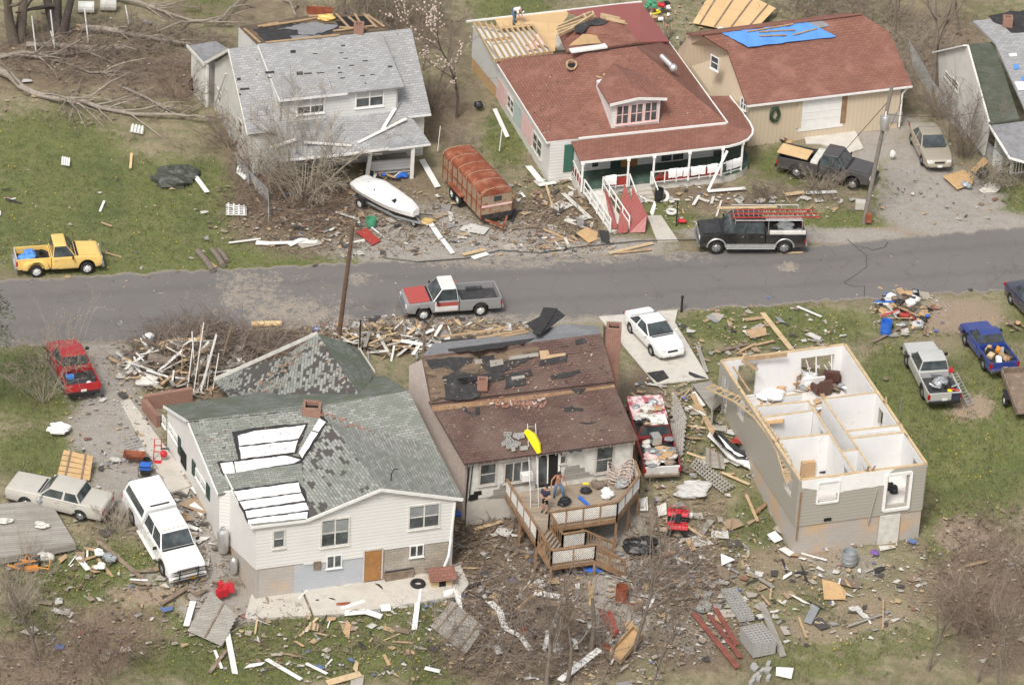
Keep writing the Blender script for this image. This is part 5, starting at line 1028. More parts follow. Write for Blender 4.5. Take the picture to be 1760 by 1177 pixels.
mb = MB(); mb.beam(lq[3], lq[2], .06, .2); mb.beam(lq[0], lq[3], .06, .2); mb.parts('fascia', M['dirtywhite'], h1)
pq = [p1.hit(478, 213) + _Z(.04), p1.hit(690, 196) + _Z(.04), at(711, 206, 2.75), at(740, 247, 2.3), at(668, 256, 2.3), at(594, 266, 2.25), at(482, 277, 2.0), at(462, 259, 2.1)]
roofq(h1, 'porch_roof', [pq[0], pq[1], pq[4], pq[5], pq[6], pq[7]], M['asphshingle_grey'], .1); roofq(h1, 'porch_roof', [pq[1], pq[2], pq[3], pq[4]], M['asphshingle_grey'], .1)
gutter(h1, [pq[4] + _Z(-.06), pq[3] + _Z(-.06)]); gutter(h1, [pq[6], pq[5], pq[4]]); gutter(h1, [c1 + _Z(-.05), c1.lerp(d1, .2) + _Z(-.05)])
pp = Pl.pts(pq[0], pq[1], pq[5])
mb = MB()
for a, b in [((1120, 945), (1435, 800)), ((1280, 860), (1435, 615))]: mb.beam(pp.hit(*z6(*a)) + _Z(.12), pp.hit(*z6(*b)) + _Z(.25), .2, .06)
mb.beam(pp.hit(*z6(770, 940)) + _Z(.1), pp.hit(*z6(1080, 960)) + _Z(.1), .12, .1); mb.beam(pp.hit(*z6(545, 975)) + _Z(.1), pp.hit(*z6(720, 920)) + _Z(.1), .12, .1); mb.parts('fallen_fascia', M['white'], h1)
for (x0, y0), (x1, y1) in [((1203, 985), (1180, 1155)), ((1482, 955), (1472, 1155))]:
 b = at(*z6(x1, y1), 0); t = at(*z6(x0, y0), 2.2); mb = MB(); mb.beam(zpt(b, -.1), zpt(t, 2.2), .22, .22); mb.build('porch_post', M['white'], h1)
q0, q1 = at(*z6(1205, 1142), 0), at(*z6(1465, 1120), 0); wallp(h1, 'porch_half_wall', q0, q1, [(0, 0), (1, 0), (1, .85), (0, .85)], M['lsiding'])
mb = MB(); pf0 = V2(q0); mb.prism([zpt(pf0, .1), zpt(q1, .1), zpt(V2(q1) + _V((-.6, 3.2, 0)), .1), zpt(pf0 + _V((-.6, 3.2, 0)), .1)], (0, 0, .12)); mb.build('porch_floor', M['greywood'], h1)
z0_ = z6
for (x, y, w, hh) in [(330, 510, 25, 18), (350, 578, 62, 12), (345, 612, 12, 12), (680, 330, 34, 18), (825, 350, 30, 6), (515, 468, 60, 14), (720, 470, 40, 22), (770, 478, 50, 8), (850, 475, 50, 6), (990, 472, 28, 6), (1005, 508, 30, 6), (1135, 493, 30, 6), (1200, 487, 30, 5), (1315, 432, 30, 9), (1150, 396, 34, 6), (1065, 426, 30, 6), (1025, 380, 28, 5), (990, 440, 14, 10), (1000, 345, 26, 5), (530, 505, 25, 6), (1010, 296, 26, 8), (1165, 540, 10, 8), (1010, 840, 30, 22), (1205, 808, 35, 8), (1180, 825, 14, 8)]:
 pl = p1 if x < 440 else (pdr if y < 560 else pp); patch(h1, 'missing_shingle', pl, [z6(*p) for p in [(x, y), (x + w, y - w * .07), (x + w + 2, y + hh - w * .07), (x + 2, y + hh)]], M['felt'], .02, .01)
# ===== house at the right edge =====
h4 = root('edge_house', 'white house with patchy grey and dark green roof at right edge of street', 'house', zpt(at(1720, 230, 0), 0))
i1, i2, i3, i4 = at(1665, 76, 3.5), at(1708, 72, 3.6), at(1752, 204, 2.7), at(1700, 213, 2.6)
roofq(h4, 'roof', [i1, i2, i3, i4], M['shingle_dkgreen'], .12, label='dark green roof strip')
roofq(h4, 'roof', [at(1672, 36, 4.2), at(1850, 20, 4.2), at(1850, 180, 3.0), at(1765, 196, 2.9), at(1745, 152, 3.3), at(1710, 74, 3.9)], M['asphshingle_grey'], .14, label='grey patched roof with small blue and white patches')
pg4 = Pl.pts(at(1672, 36, 4.2), at(1850, 180, 3.0), at(1745, 152, 3.3))
for pg, m in [([(1670, 280), (1710, 275), (1715, 290), (1678, 295)], 'white'), ([(1695, 335), (1720, 333), (1725, 355), (1700, 362)], 'tarpblue'), ([(1735, 400), (1765, 395), (1770, 420), (1742, 425)], 'tarpblue'), ([(1700, 425), (1760, 420), (1765, 465), (1720, 470)], 'white')]: patch(h4, 'roof_patch', pg4, [z4(*p) for p in pg], M[m], .03)
patch(h4, 'torn_felt', pg4, [z4(*p) for p in [(1560, 80), (1620, 75), (1680, 60), (1850, 55), (1850, 165), (1690, 175), (1640, 130), (1590, 110)]], M['felt'], .04)
chimney(h4, z4(1658, 170), 3.6, .6, 1.1, lab='short red brick chimney by black felt')
hw0 = V2(at(1612, 92, 3.0)); hw1 = V2(i4) + _V((-.0, .1, 0))
ph4 = Pl.wall(hw0, hw1)
patch(h4, 'side_wall', ph4, [(1613, 90), (1662, 78), (1700, 214), (1690, 268), (1614, 168)], M['gsiding'], 0, .12)
window(h4, ph4, z4(1345, 365), z4(1375, 440), M['dirtywhite'], M['glass'], 1); window(h4, ph4, z4(1378, 395), z4(1408, 480), M['dirtywhite'], M['glass'], 1)
mb = MB(); mb.beam(ph4.hit(1610, 90) + ph4.n * .15, ph4.hit(1663, 78) + ph4.n * .15, .3, .08); mb.build('eave_board', M['white'], h4)
j = [at(1700, 216, 2.5), at(1860, 196, 2.5), at(1860, 290, 2.0), at(1735, 272, 2.0)]
roofq(h4, 'porch_roof', j, M['greyfelt'], .1); gutter(h4, [j[0], j[3], at(1800, 290, 1.98)])
wallp(h4, 'porch_wall', V2(j[0]) + _V((.5, -.2, 0)), V2(j[1]), [(0, -.3), (1, -.3), (1, 2.4), (0, 2.4)], M['gsiding'])
mb = MB(); r0_, r1_ = at(1735, 300, .2), at(1850, 290, .2); H = _Z(.8); mb.beam(r0_ + H, r1_ + H, .08, .06); mb.beam(r0_ + H * .1, r1_ + H * .1, .06, .06)
for i in range(24): p = r0_.lerp(r1_, i / 23); mb.beam(p, p + H, .05, .05)
mb.build('porch_railing', M['white'], h4)
mb = MB(); mb.beam(at(1737, 300, .2), zpt(V2(at(1737, 300, .2)), 2.0), .12, .12); mb.build('porch_post', M['white'], h4)
# ---------------- vehicles (local frame: x forward, y left, z up) ----------------
def vplace(name, label, cat, rear, front, W, away=None, zoff=0, group=None):
 """rear / front = photo pixels where the wheels on the visible side touch the ground"""
 a, b = gd(*rear), gd(*front); d = (b - a); rz = math.atan2(d.y, d.x); d.z = 0; d.normalize()
 n = _V((-d.y, d.x, 0)); ref = _V(away) if away else _V((0, 1, 0))
 if n.dot(ref) < 0: n = -n
 c = (a + b) / 2 + n * (W / 2 - .12); pitch = -math.atan2(b.z - a.z, (V2(b) - V2(a)).length)
 e = Euler((0, pitch, rz)); c.z = (a.z + b.z) / 2 + .02 + zoff
 return root(name, label, cat, c, group=group, rot=e)
def arch(xc, r, z, n=8): return [(xc - r * _cos(math.pi * i / n), z + (r * _sin(math.pi * i / n)) * 1.0) for i in range(n + 1)]
def side_prism(mb, prof, y0, y1): mb.prism([(x, y0, z) for x, z in prof], (0, y1 - y0, 0))
def wheel(parent, x, y, r, wd, rim='rimsteel', rr=.62):
 s = 1 if y > 0 else -1
 mb = MB(); prof = [(r * .62, -wd / 2), (r * .9, -wd / 2), (r, -wd / 2 + .04), (r, wd / 2 - .04), (r * .9, wd / 2), (r * .62, wd / 2), (r * .62, -wd / 2)]
 vs = []; n = 20
 for pr, py in prof:
  for k in range(n): a = 6.28318 * k / n; vs.append((x + pr * _cos(a), y + py, r + pr * _sin(a)))
 mb.add(vs, [(i * n + k, i * n + (k + 1) % n, (i + 1) * n + (k + 1) % n, (i + 1) * n + k) for i in range(len(prof) - 1) for k in range(n)])
 o = mb.build('wheel', M['tyre'], parent, local=True, smooth=True)
 mb = MB(); yo = y + s * (wd / 2 - .03)
 mb.tube([(x, y - s * wd * .3, r), (x, yo, r)], r * rr, 16); mb.tube([(x, yo, r), (x, yo + s * .025, r)], [r * rr * .55, r * rr * .4], 12)
 ri = mb.build('rim', M[rim], o, local=True)
 mb = MB()
 for k in range(6): a = 6.28318 * k / 6; mb.tube([(x + r * rr * .72 * _cos(a), yo - .005, r + r * rr * .72 * _sin(a)), (x + r * rr * .72 * _cos(a), yo + .006, r + r * rr * .72 * _sin(a))], r * .09, 6)
 mb.build('rim_slot', M['black'], o, local=True)
 return o
def frustum(x0, x1, w0, z0, X0, X1, w1, z1, crown=.03):
 return [(x0, -w0, z0), (x1, -w0, z0), (x1, w0, z0), (x0, w0, z0), (X0, -w1, z1), (X1, -w1, z1), (X1, w1, z1), (X0, w1, z1)]
FR_F = [(0, 3, 2, 1), (4, 5, 6, 7), (0, 1, 5, 4), (1, 2, 6, 5), (2, 3, 7, 6), (3, 0, 4, 7)]
def pane(parent, name, q, mat, off=.006, ins=.1, sub=None):
 """glass on a quad face (outer order), inset; sub=(t0,t1) slice along the first edge"""
 q = [_V(p) for p in q]; n = (q[1] - q[0]).cross(q[3] - q[0]).normalized(); t0, t1 = sub or (0, 1)
 L = lambda u, v: (q[0].lerp(q[1], u)).lerp(q[3].lerp(q[2], u), v)
 wu = (q[1] - q[0]).length; hv = (q[3] - q[0]).length; iu = ins / wu; iv = ins / hv
 P = [L(t0 + iu, iv), L(t1 - iu, iv), L(t1 - iu, 1 - iv * .9), L(t0 + iu, 1 - iv * .9)]
 mb = MB(); mb.prism([p + n * off for p in P], -n * .02); return mb.build(name, mat, parent, local=True)
def greenhouse(parent, fr, paintm, roofm=None, side_split=None, ins=.07, bev=.05):
 v = [_V(p) for p in fr]; mb = MB(); mb.add(v, FR_F); o = mb.build('cab', paintm, parent, local=True, bevel=bev, smooth=True)
 if roofm:
  t = [v[i].copy() for i in (4, 5, 6, 7)]; c = (t[0] + t[2]) / 2
  mb = MB(); mb.prism([p.lerp(c, .06) + _Z(.004) for p in t], (0, 0, .02)); mb.build('roof_panel', roofm, o, local=True)
 pane(o, 'windscreen', (v[1], v[2], v[6], v[5]), M['cglass'], ins=ins)
 pane(o, 'rear_window', (v[3], v[0], v[4], v[7]), M['cglass'], ins=ins)
 sp = side_split or [(0.0, 1.0)]
 for a, b in sp:
  pane(o, 'side_window', (v[0], v[1], v[5], v[4]), M['cglass'], ins=ins * .8, sub=(a, b))
  pane(o, 'side_window', (v[2], v[3], v[7], v[6]), M['cglass'], ins=ins * .8, sub=(1 - b, 1 - a))
 return o
def bx(parent, name, c, d, mat, bev=.0, label=None, sub=None):
 mb = MB(); mb.box(c, d); return mb.build(name, M[mat] if isinstance(mat, str) else mat, parent, local=True, bevel=bev, label=label)
def doors(parent, xs, W, z0, z1, paintm, front_first=True, handle='chrome'):
 for s in (-1, 1):
  for (xa, xb) in xs:
   mb = MB(); mb.box(((xa + xb) / 2, s * (W / 2 + .002), (z0 + z1) / 2), (xb - xa - .025, .02, z1 - z0)); d = mb.build('door', paintm, parent, local=True, bevel=.008)
   bx(d, 'handle', (xa + .14, s * (W / 2 + .02), z1 - .12), (.14, .03, .035), handle)
def plan_taper(L, W, k=.12, ends=.35):
 def f(p):
  t = max(0, (abs(p.x) - (L / 2 - L * ends * .5)) / (L * ends * .5)); p.y *= 1 - k * t * t
  zt = max(0, p.z - .62); p.y *= 1 - .10 * zt
  return p
 return f
def pickup(name, label, rear, front, col, away=None, L=5.4, W=1.96, H=1.78, hood=1.06, belt=1.12, rail_=1.1, xw=None, xc=None, wb=3.3, wr=.37, rim='rimsteel', crew=False, hoodm=None, roofm=None, bedm=None, doorm=None, bumper='chrome', step=False, low=None, cap=None, tailm=None, bedin='bedliner', zoff=0, cat='pickup truck', sq=True, plate='plate'):
 t = vplace(name, label, cat, rear, front, W, away, zoff)
 xf = wb / 2 + .12; xr = -wb / 2 + .12
 nose = L / 2; tail = -L / 2; xw = xw if xw is not None else nose - 1.35; xc = xc if xc is not None else xw - (2.55 if crew else 1.55)
 bm_ = bedm or col; dm = doorm or col; ar = wr + .10; bz = .46
 wp = plan_taper(L, W, .10 if not sq else .05)
 prof = [(nose - .08, bz + .04), (nose - .02, .66), (nose - .03, hood - .16), (nose - .14, hood - .03), (xw + .1, hood + .05), (xw - .05, belt), (xc, belt), (xc, bz)] + [p for p in arch(xf, ar, bz, 9)]
 mb = MB(); side_prism(mb, prof, -W / 2, W / 2); body = mb.build('body', hoodm if (hoodm and not dm) else col, t, local=True, bevel=.045, smooth=True, warp=wp)
 if hoodm:
  mb = MB(); mb.prism([(nose - .16, -W / 2 + .12, hood - .005), (xw + .12, -W / 2 + .1, hood + .075), (xw + .12, W / 2 - .1, hood + .075), (nose - .16, W / 2 - .12, hood - .005)], (0, 0, .02)); mb.build('hood', hoodm, t, local=True, bevel=.01)
 else:
  mb = MB(); mb.prism([(nose - .22, -W / 2 + .2, hood - .012), (xw + .14, -W / 2 + .16, hood + .065), (xw + .14, W / 2 - .16, hood + .065), (nose - .22, W / 2 - .2, hood - .012)], (0, 0, .018)); mb.build('hood', col, t, local=True, bevel=.01)
 bx(t, 'cowl', (xw + .04, 0, hood + .055), (.12, W - .3, .03), 'black')
 doors(t, [(xc + .08, xw - .12)] if not crew else [(xw - 1.25, xw - .12), (xc + .08, xw - 1.25)], W, bz + .08, belt - .03, dm)
 fr = frustum(xc + .03, xw - .02, W / 2 - .08, belt - .03, xc + .14, xw - .58, W / 2 - .26, H)
 cab = greenhouse(t, fr, dm if not roofm else dm, roofm, [(0, .5), (.5, 1)] if crew else None)
 bt = .07; bw = W / 2 if not step else W / 2 - .2; be = xc - .03
 bp = [(be, bz), (be, rail_), (tail + .06, rail_), (tail + .06, bz)]
 ap = arch(xr, ar, bz, 9)[::-1]
 bp2 = [(be, bz), (be, rail_), (tail + .06, rail_), (tail + .06, bz)] + [(2 * xr - x, z) for x, z in ap]
 mb = MB()
 for s in (-1, 1): side_prism(mb, bp2 if not step else bp[:2] + bp[2:], s * bw, s * (bw - bt))
 for s_, o in zip((-1, 1), range(2)): pass
 for o in mb.parts('bed_side', bm_, t, local=True, bevel=.018): pass
 if step:
  for s in (-1, 1):
   mb = MB(); pf = [(xr + .75, bz + .05), (xr + .62, .86), (xr + .35, 1.0), (xr - .45, 1.0), (xr - .72, .86), (xr - .78, bz + .05)] + [p for p in arch(xr, ar, bz + .02, 9)]
   side_prism(mb, pf, s * (bw - .02), s * (W / 2 + .02)); mb.build('fender', bm_, t, local=True, bevel=.06, smooth=True)
   bx(t, 'side_step', (xr + 1.02, s * (bw + .1), .52), (.42, .22, .05), 'chrome')
 floor = bx(t, 'bed_floor', ((be + tail) / 2, 0, .68), (be - tail - .12, 2 * bw - 2 * bt - .004, .06), bedin)
 bx(t, 'bed_front', (be - .04, 0, (.72 + rail_) / 2), (.06, 2 * bw - 2 * bt - .004, rail_ - .72), bm_)
 for s in (-1, 1): bx(t, 'wheel_housing', (xr, s * (bw - bt - .1), .8), (.9, .2, .2), bedin, .03)
 bx(t, 'tailgate', (tail + .05, 0, (bz + .1 + rail_) / 2), (.07, 2 * bw - (.14 if not step else .1), rail_ - bz - .1), tailm or bm_, .015)
 bx(t, 'bumper', (tail - .04, 0, .52), (.14, W - .1, .16), bumper, .03); bx(t, 'bumper', (nose + .02, 0, .52), (.14, W - .02, .18), bumper, .035)
 bx(t, 'grille', (nose - .02, 0, hood - .27), (.06, W * .58, .24), 'chrome' if sq else 'black', .01)
 for s in (-1, 1):
  bx(t, 'headlight', (nose - .025, s * (W / 2 - .27), hood - .26), (.07, .26, .2), 'lamp', .02)
  bx(t, 'taillight', (tail + .05, s * (bw - .06), .84), (.09, .14, .3), 'redlamp', .01)
  m_ = bx(t, 'mirror', (xw - .25, s * (W / 2 + .15), belt + .08), (.08, .2, .17), 'black', .02)
 mb = MB(); mb.box((tail - .02, 0, .66), (.02, .3, .15)); mb.build('number_plate', M[plate], t, local=True)
 for x, s in ((xf, 1), (xf, -1), (xr, 1), (xr, -1)): wheel(t, x, s * (W / 2 - .15), wr, .24, rim)
 bx(t, 'chassis', (0, 0, .42), (L - 1.0, W - .75, .16), 'black')
 if low:
  for s in (-1, 1):
   for x0, x1 in ((xf - ar - .02, xr + ar + .02),): bx(t, 'lower_trim', ((x0 + x1) / 2, s * (W / 2 + .005), .57), (x0 - x1, .03, .2), low, .01)
   for xx in (xf, xr):
    mb = MB(); P = [(xx - (ar + .03) * _cos(math.pi * i / 12), s * (W / 2 + .005), bz + (ar + .03) * _sin(math.pi * i / 12)) for i in range(13)]; mb.tube(P, .05, 5); mb.build('fender_flare', M[low] if isinstance(low, str) else low, t, local=True)
   bx(t, 'running_board', ((xf + xr) / 2 + .0, s * (W / 2 + .06), .42), (xf - xr - 2 * ar - .1, .16, .05), 'alu', .015)
 t['L'] = L; del t['L']
 return t, dict(xc=xc, xw=xw, be=be, tail=tail, bw=bw, rail=rail_, W=W, H=H, nose=nose, belt=belt, xf=xf, xr=xr)
def sedan(name, label, rear, front, col, away=None, L=4.9, W=1.82, H=1.42, hood=.92, belt=.96, trunk=.98, wb=2.75, xw=None, xr_=None, wr=.32, rim='rimsteel', curved=True, rakef=.75, raker=.6, boxy=False, bumper=None, two_door=False, fplate='plate'):
 t = vplace(name, label, 'car', rear, front, W, away); xf = wb / 2 + .02; xr = -wb / 2 + .02; n_ = L / 2; ta = -L / 2; ar = wr + .07; bz = .30
 xw = xw if xw is not None else n_ - 1.45; xc = xr_ if xr_ is not None else ta + 1.0
 if boxy: prof = [(n_ - .05, bz), (n_, .55), (n_, hood - .12), (n_ - .07, hood - .03), (xw, belt), (xc, belt), (ta + .1, trunk - .03), (ta + .02, trunk - .14), (ta, .55), (ta + .06, bz)]
 else: prof = [(n_ - .12, bz), (n_, .45), (n_ - .02, .62), (n_ - .22, hood - .14), (n_ - .65, hood - .03), (xw, belt), (xc, belt + .01), (ta + .45, trunk), (ta + .15, trunk - .04), (ta + .03, trunk - .22), (ta, .5), (ta + .1, bz)]
 prof += [(2 * xr - x, z) for x, z in arch(xr, ar, bz, 9)[::-1]] + arch(xf, ar, bz, 9)
 mb = MB(); side_prism(mb, prof, -W / 2, W / 2); mb.build('body', col, t, local=True, bevel=.05 if boxy else .09, smooth=True, warp=plan_taper(L, W, .06 if boxy else .2, .5), seg=3)
 fr = frustum(xc + .05, xw + .0, W / 2 - .08, belt - .04, xc + raker, xw - rakef, W / 2 - (.2 if boxy else .27), H)
 cab = greenhouse(t, fr, col, None, [(.02, .42), (.44, .98)] if not two_door else [(.06, .4), (.42, .98)], ins=.06, bev=.06 if boxy else .1)
 doors(t, [(xw - 1.15, xw - .15), (xw - 2.05, xw - 1.15)] if not two_door else [(xw - 1.4, xw - .15)], W - (0 if boxy else .0), bz + .14, belt - .07, col)
 bm = bumper or col
 bx(t, 'bumper', (n_ + .0, 0, .46), (.16, W * (.97 if boxy else .72), .16), bm, .05); bx(t, 'bumper', (ta - .0, 0, .48), (.16, W * (.97 if boxy else .74), .16), bm, .05)
 bx(t, 'grille', (n_ - .01 - (0 if boxy else .04), 0, .64), (.06, W * (.5 if boxy else .34), .13), 'chrome' if boxy else 'black', .02)
 for s in (-1, 1):
  bx(t, 'headlight', (n_ - (.02 if boxy else .17), s * (W / 2 - (.26 if boxy else .36)), .68), (.08 if boxy else .22, .3, .14), 'lamp', .03)
  bx(t, 'taillight', (ta + .03, s * (W / 2 - .28), .74), (.08, .34, .16), 'redlamp', .02)
  bx(t, 'mirror', (xw - .2, s * (W / 2 + .07), belt + .05), (.1, .16, .12), col, .03)
 mb = MB(); mb.box((n_ + .09, 0, .47), (.02, .3, .14)); mb.build('number_plate', M[fplate], t, local=True)
 for x, s in ((xf, 1), (xf, -1), (xr, 1), (xr, -1)): wheel(t, x, s * (W / 2 - .12), wr, .2, rim)
 bx(t, 'chassis', (0, 0, .3), (L - .9, W - .6, .14), 'black')
 bx(t, 'cowl', (xw + .05, 0, belt + .005), (.1, W - .5, .02), 'black')
 return t
IMR = (1, .3, 0); IML = (-1, .3, 0)
yt, s = pickup('pickup_truck', 'faded yellow stepside pickup parked on grass at far left of road', (59, 477), (146, 471), M['yellow'], L=4.85, W=1.95, H=1.83, wb=2.85, hood=1.14, belt=1.16, rail_=1.12, xw=.98, xc=-.42, rim='rimwhite', step=True, bedin='black', tailm=M['cream'])
rp, srp = pickup('pickup_truck', 'red pickup with empty black bed parked on gravel drive beside road', (112, 679), (86, 626), M['redcar'], IMR, L=5.1, W=1.85, H=1.66, wb=3.0, sq=False, bumper='redcar' if False else 'black', hood=1.0, belt=1.05, rail_=1.05, rim='rimsteel', xw=1.2, xc=-.62)
ow, sow = pickup('pickup_truck', 'old patchwork pickup with faded red hood and grey bed driving on road', (826, 543), (733, 550), M['greyprimer'], L=5.45, W=2.0, H=1.8, wb=3.25, hood=1.1, belt=1.13, rail_=1.12, hoodm=M['fadedred'], roofm=M['oldwhite'], bedm=M['greyprimer'], doorm=M['oldwhite'], rim='rimwhite', xw=1.25, xc=-.28)
bt_, sbt = pickup('pickup_truck', 'black crew cab pickup with silver lower trim carrying ladders on rack', (1347, 438), (1236, 438), M['blackcar'], L=6.2, W=2.03, H=1.95, wb=3.96, hood=1.25, belt=1.3, rail_=1.28, crew=True, wr=.41, low='silverlow', xw=1.72, xc=-.72, zoff=.08)
cg, scg = pickup('pickup_truck', 'charcoal pickup with plywood in bed on lawn beside garage', (1366, 305), (1460, 325), M['charcoal'], L=5.8, W=2.0, H=1.86, wb=3.5, sq=False, bumper='charcoal' if False else 'black', hood=1.15, belt=1.18, rail_=1.18, xw=1.35, xc=-.3)
sv, ssv = pickup('pickup_truck', 'silver pickup with scuffed tailgate, scrap and ladder in bed on grass', (1588, 690), (1557, 628), M['silvercar'], IMR, L=5.3, W=1.9, H=1.7, wb=3.1, sq=False, bumper='black', hood=1.02, belt=1.07, rail_=1.07, rim='rimsteel', xw=1.2, xc=-.5)
bp_, sbp = pickup('pickup_truck', 'bright blue small pickup loaded with junk on grass at right', (1694, 641), (1657, 591), M['bluecar'], IMR, L=4.8, W=1.72, H=1.62, wb=2.75, hood=.98, belt=1.02, rail_=1.02, wr=.34, xw=1.1, xc=-.35, bumper='chrome')
lp, slp = pickup('pickup_truck', 'two tone red and white pickup heaped with soaked household goods between two houses', (1101, 806), (1082, 736), M['dullred'], IMR, L=5.3, W=2.0, H=1.78, wb=3.3, hoodm=M['oldwhite'], roofm=M['oldwhite'], tailm=M['oldwhite'], bumper='oldwood', xw=1.25, xc=-.3)
wt, swt = pickup('pickup_truck', 'long white extended cab pickup with white bed cap on gravel drive', (226, 897), (277, 984), M['whitecar'], IMR, L=6.2, W=2.05, H=1.95, wb=3.9, hood=1.22, belt=1.25, rail_=1.25, wr=.4, crew=True, xw=1.7, xc=-.55, bumper='white', plate='oplate')
v = frustum(swt['tail'] + .05, swt['be'] + .02, swt['bw'] - .03, swt['rail'], swt['tail'] + .22, swt['be'] - .02, swt['bw'] - .2, 1.98)
mb = MB(); mb.add([_V(p) for p in v], FR_F); cp_ = mb.build('bed_cap', M['whitecar'], wt, local=True, bevel=.05, smooth=True); vv = [_V(p) for p in v]
pane(cp_, 'side_window', (vv[0], vv[1], vv[5], vv[4]), M['cglass'], ins=.16); pane(cp_, 'side_window', (vv[2], vv[3], vv[7], vv[6]), M['cglass'], ins=.16); pane(cp_, 'rear_window', (vv[3], vv[0], vv[4], vv[7]), M['cglass'], ins=.16)
bx(cp_, 'roof_vent', ((swt['be'] - .22), 0, 1.99), (.1, 1.05, .03), 'black')
for y in (-.5, -.25, 0, .25, .5): bx(wt, 'roof_marker_lamp', (swt['xw'] - .72, y, 1.965), (.09, .06, .035), 'amber', .01)
mb = MB()
for y in (-.5, .5): mb.box((swt['nose'] + .12, y, .82), (.05, .05, .6))
for z in (.6, .85, 1.1): mb.tube([(swt['nose'] + .12, -.85, z), (swt['nose'] + .12, .85, z)], .025, 6)
mb.build('grille_guard', M['black'], wt, local=True); bx(wt, 'number_plate', (swt['nose'] + .1, .25, .52), (.02, .3, .15), 'oplate')
for s_ in (-1, 1): bx(wt, 'running_board', (.25, s_ * 1.05, .44), (2.2, .18, .06), 'white', .02)
sedan('parked_car', 'pale grey boxy old sedan parked across grass by wooden platform', (135, 894), (48, 873), M['cream'], L=5.3, W=1.88, H=1.44, boxy=True, hood=.98, belt=1.0, trunk=1.0, wb=2.95, xw=.85, xr_=-1.5, bumper='chrome', rakef=.55, raker=.35)
sedan('parked_car', 'white rounded coupe parked on pale concrete driveway', (1080, 569), (1123, 615), M['whitecar'], IMR, L=4.7, W=1.8, H=1.38, belt=.95, hood=.9, trunk=.99, wb=2.62, xw=.95, xr_=-1.75, raker=.95, rakef=.8, two_door=True)
sedan('parked_car', 'champagne gold sedan parked nose out on gravel drive', (1566, 246), (1585, 285), M['gold'], IMR, L=4.95, W=1.85, H=1.44, belt=.97, hood=.93, trunk=.98, wb=2.77, xw=.95, xr_=-1.5, raker=.7)
sedan('parked_car', 'dark navy car cut off by right edge of the photo', (1746, 532), (1765, 552), M['navycar'], IMR, L=4.8, W=1.85, H=1.5, belt=1.0, hood=.95, trunk=.95, wb=2.7)
# ---- per vehicle extras ----
def L2W(t, p): return ROOTM[t.name] @ _V(p)
for (x, y, dx, dy) in [(.35, .3, .5, .35), (.15, -.25, .4, .3), (-.05, .1, .3, .5), (.5, -.1, .25, .25)]:
 bx(ow, 'roof_paint_patch', (x, y, 1.813), (dx, dy, .008), M['fadedred'])
bx(ow, 'door_stripe', (.42, 1.012, .98), (1.25, .014, .24), M['fadedred']); bx(ow, 'door_stripe', (.42, -1.012, .98), (1.25, .014, .24), M['fadedred'])
bx(ow, 'fender_panel', (1.75, 1.003, .9), (.5, .012, .18), M['greyprimer']); bx(ow, 'fender_panel', (1.75, -1.003, .9), (.5, .012, .18), M['greyprimer'])
mb = MB(); zt = 2.18; B = sbt
for y in (-.95, .95):
 mb.tube([(1.1, y, zt), (B['tail'] + .3, y, zt)], .022, 5)
 for x in (1.1, -.85, B['tail'] + .3): mb.tube([(x, y, 1.3 if x < 0 else 1.95), (x, y * .98, zt)], .02, 5)
for x in (1.1, -.85, -1.8, B['tail'] + .3): mb.tube([(x, -.95, zt), (x, .95, zt)], .02, 5)
mb.build('ladder_rack', M['alu'], bt_, local=True)
for y, s_ in ((-.86, -1), (.86, 1)): bx(bt_, 'side_toolbox', (-2.0, y, 1.34), (2.1, .24, .2), 'dirtywhite', .02)
def ladder(name, label, a, b, w, n, mat, cat='ladder', group=None, side=None, railm=None):
 a = _V(a); b = _V(b); d = (b - a).normalized(); s_ = _V(side) if side else _Z(1).cross(d); s_ = (s_ - d * s_.dot(d)).normalized(); nn = d.cross(s_)
 r_ = root(name, label, cat, a, group=group)
 mb = MB()
 for k in (-1, 1): mb.beam(a + s_ * w / 2 * k, b + s_ * w / 2 * k, .035, .08, up=nn)
 mb.parts('side_rail', railm or mat, r_)
 mb = MB()
 for i in range(n): p = a.lerp(b, (i + .5) / n); mb.tube([p - s_ * w / 2, p + s_ * w / 2], .018, 5)
 mb.parts('rung', mat, r_); return r_
ladder('ladder', 'long red fibreglass ladder on rack of black crew cab pickup', L2W(bt_, (1.3, .55, 2.27)), L2W(bt_, (-3.9, .45, 2.25)), .42, 18, M['alu'], side=L2W(bt_, (0, 1, 0)) - L2W(bt_, (0, 0, 0)), railm=M['redpaint'])
ladder('ladder', 'second shorter red ladder beside a pale plank on rack of black crew cab pickup', L2W(bt_, (1.0, .05, 2.27)), L2W(bt_, (-3.6, .0, 2.25)), .42, 15, M['alu'], side=L2W(bt_, (0, 1, 0)) - L2W(bt_, (0, 0, 0)), railm=M['redpaint'])
mb = MB(); mb.beam(L2W(bt_, (2.0, -.45, 2.24)), L2W(bt_, (-1.5, -.6, 2.24)), .22, .04); solo('board', mb, M['pine'], 'long pale pine plank on rack of black crew cab pickup', 'board', L2W(bt_, (0, 0, 2.2)))
mb = MB(); c = L2W(bt_, (-2.2, 0, 1.2))
for i in range(7): mb.ball(c + _V((_u(-.8, .8), _u(-.5, .5), _u(-.1, .15))), _u(.2, .4), 7, 5, (1.3, 1, .6), .25)
solo('plastic_sheeting', mb, M['greyfelt'], 'crumpled grey plastic sheeting in bed of black crew cab pickup', 'sheeting', c)
mb = MB(); mb.box(((scg['be'] + scg['tail']) / 2 - .45, 0, 1.22), (1.9, 1.24, .06), Matrix.Rotation(.05, 3, 'Y')); mb.v = [L2W(cg, p) for p in mb.v]; solo('plywood_sheet', mb, M['osb'], 'sheet of plywood sticking out of bed of charcoal pickup', 'plywood', L2W(cg, (-1.8, 0, 1.2)))
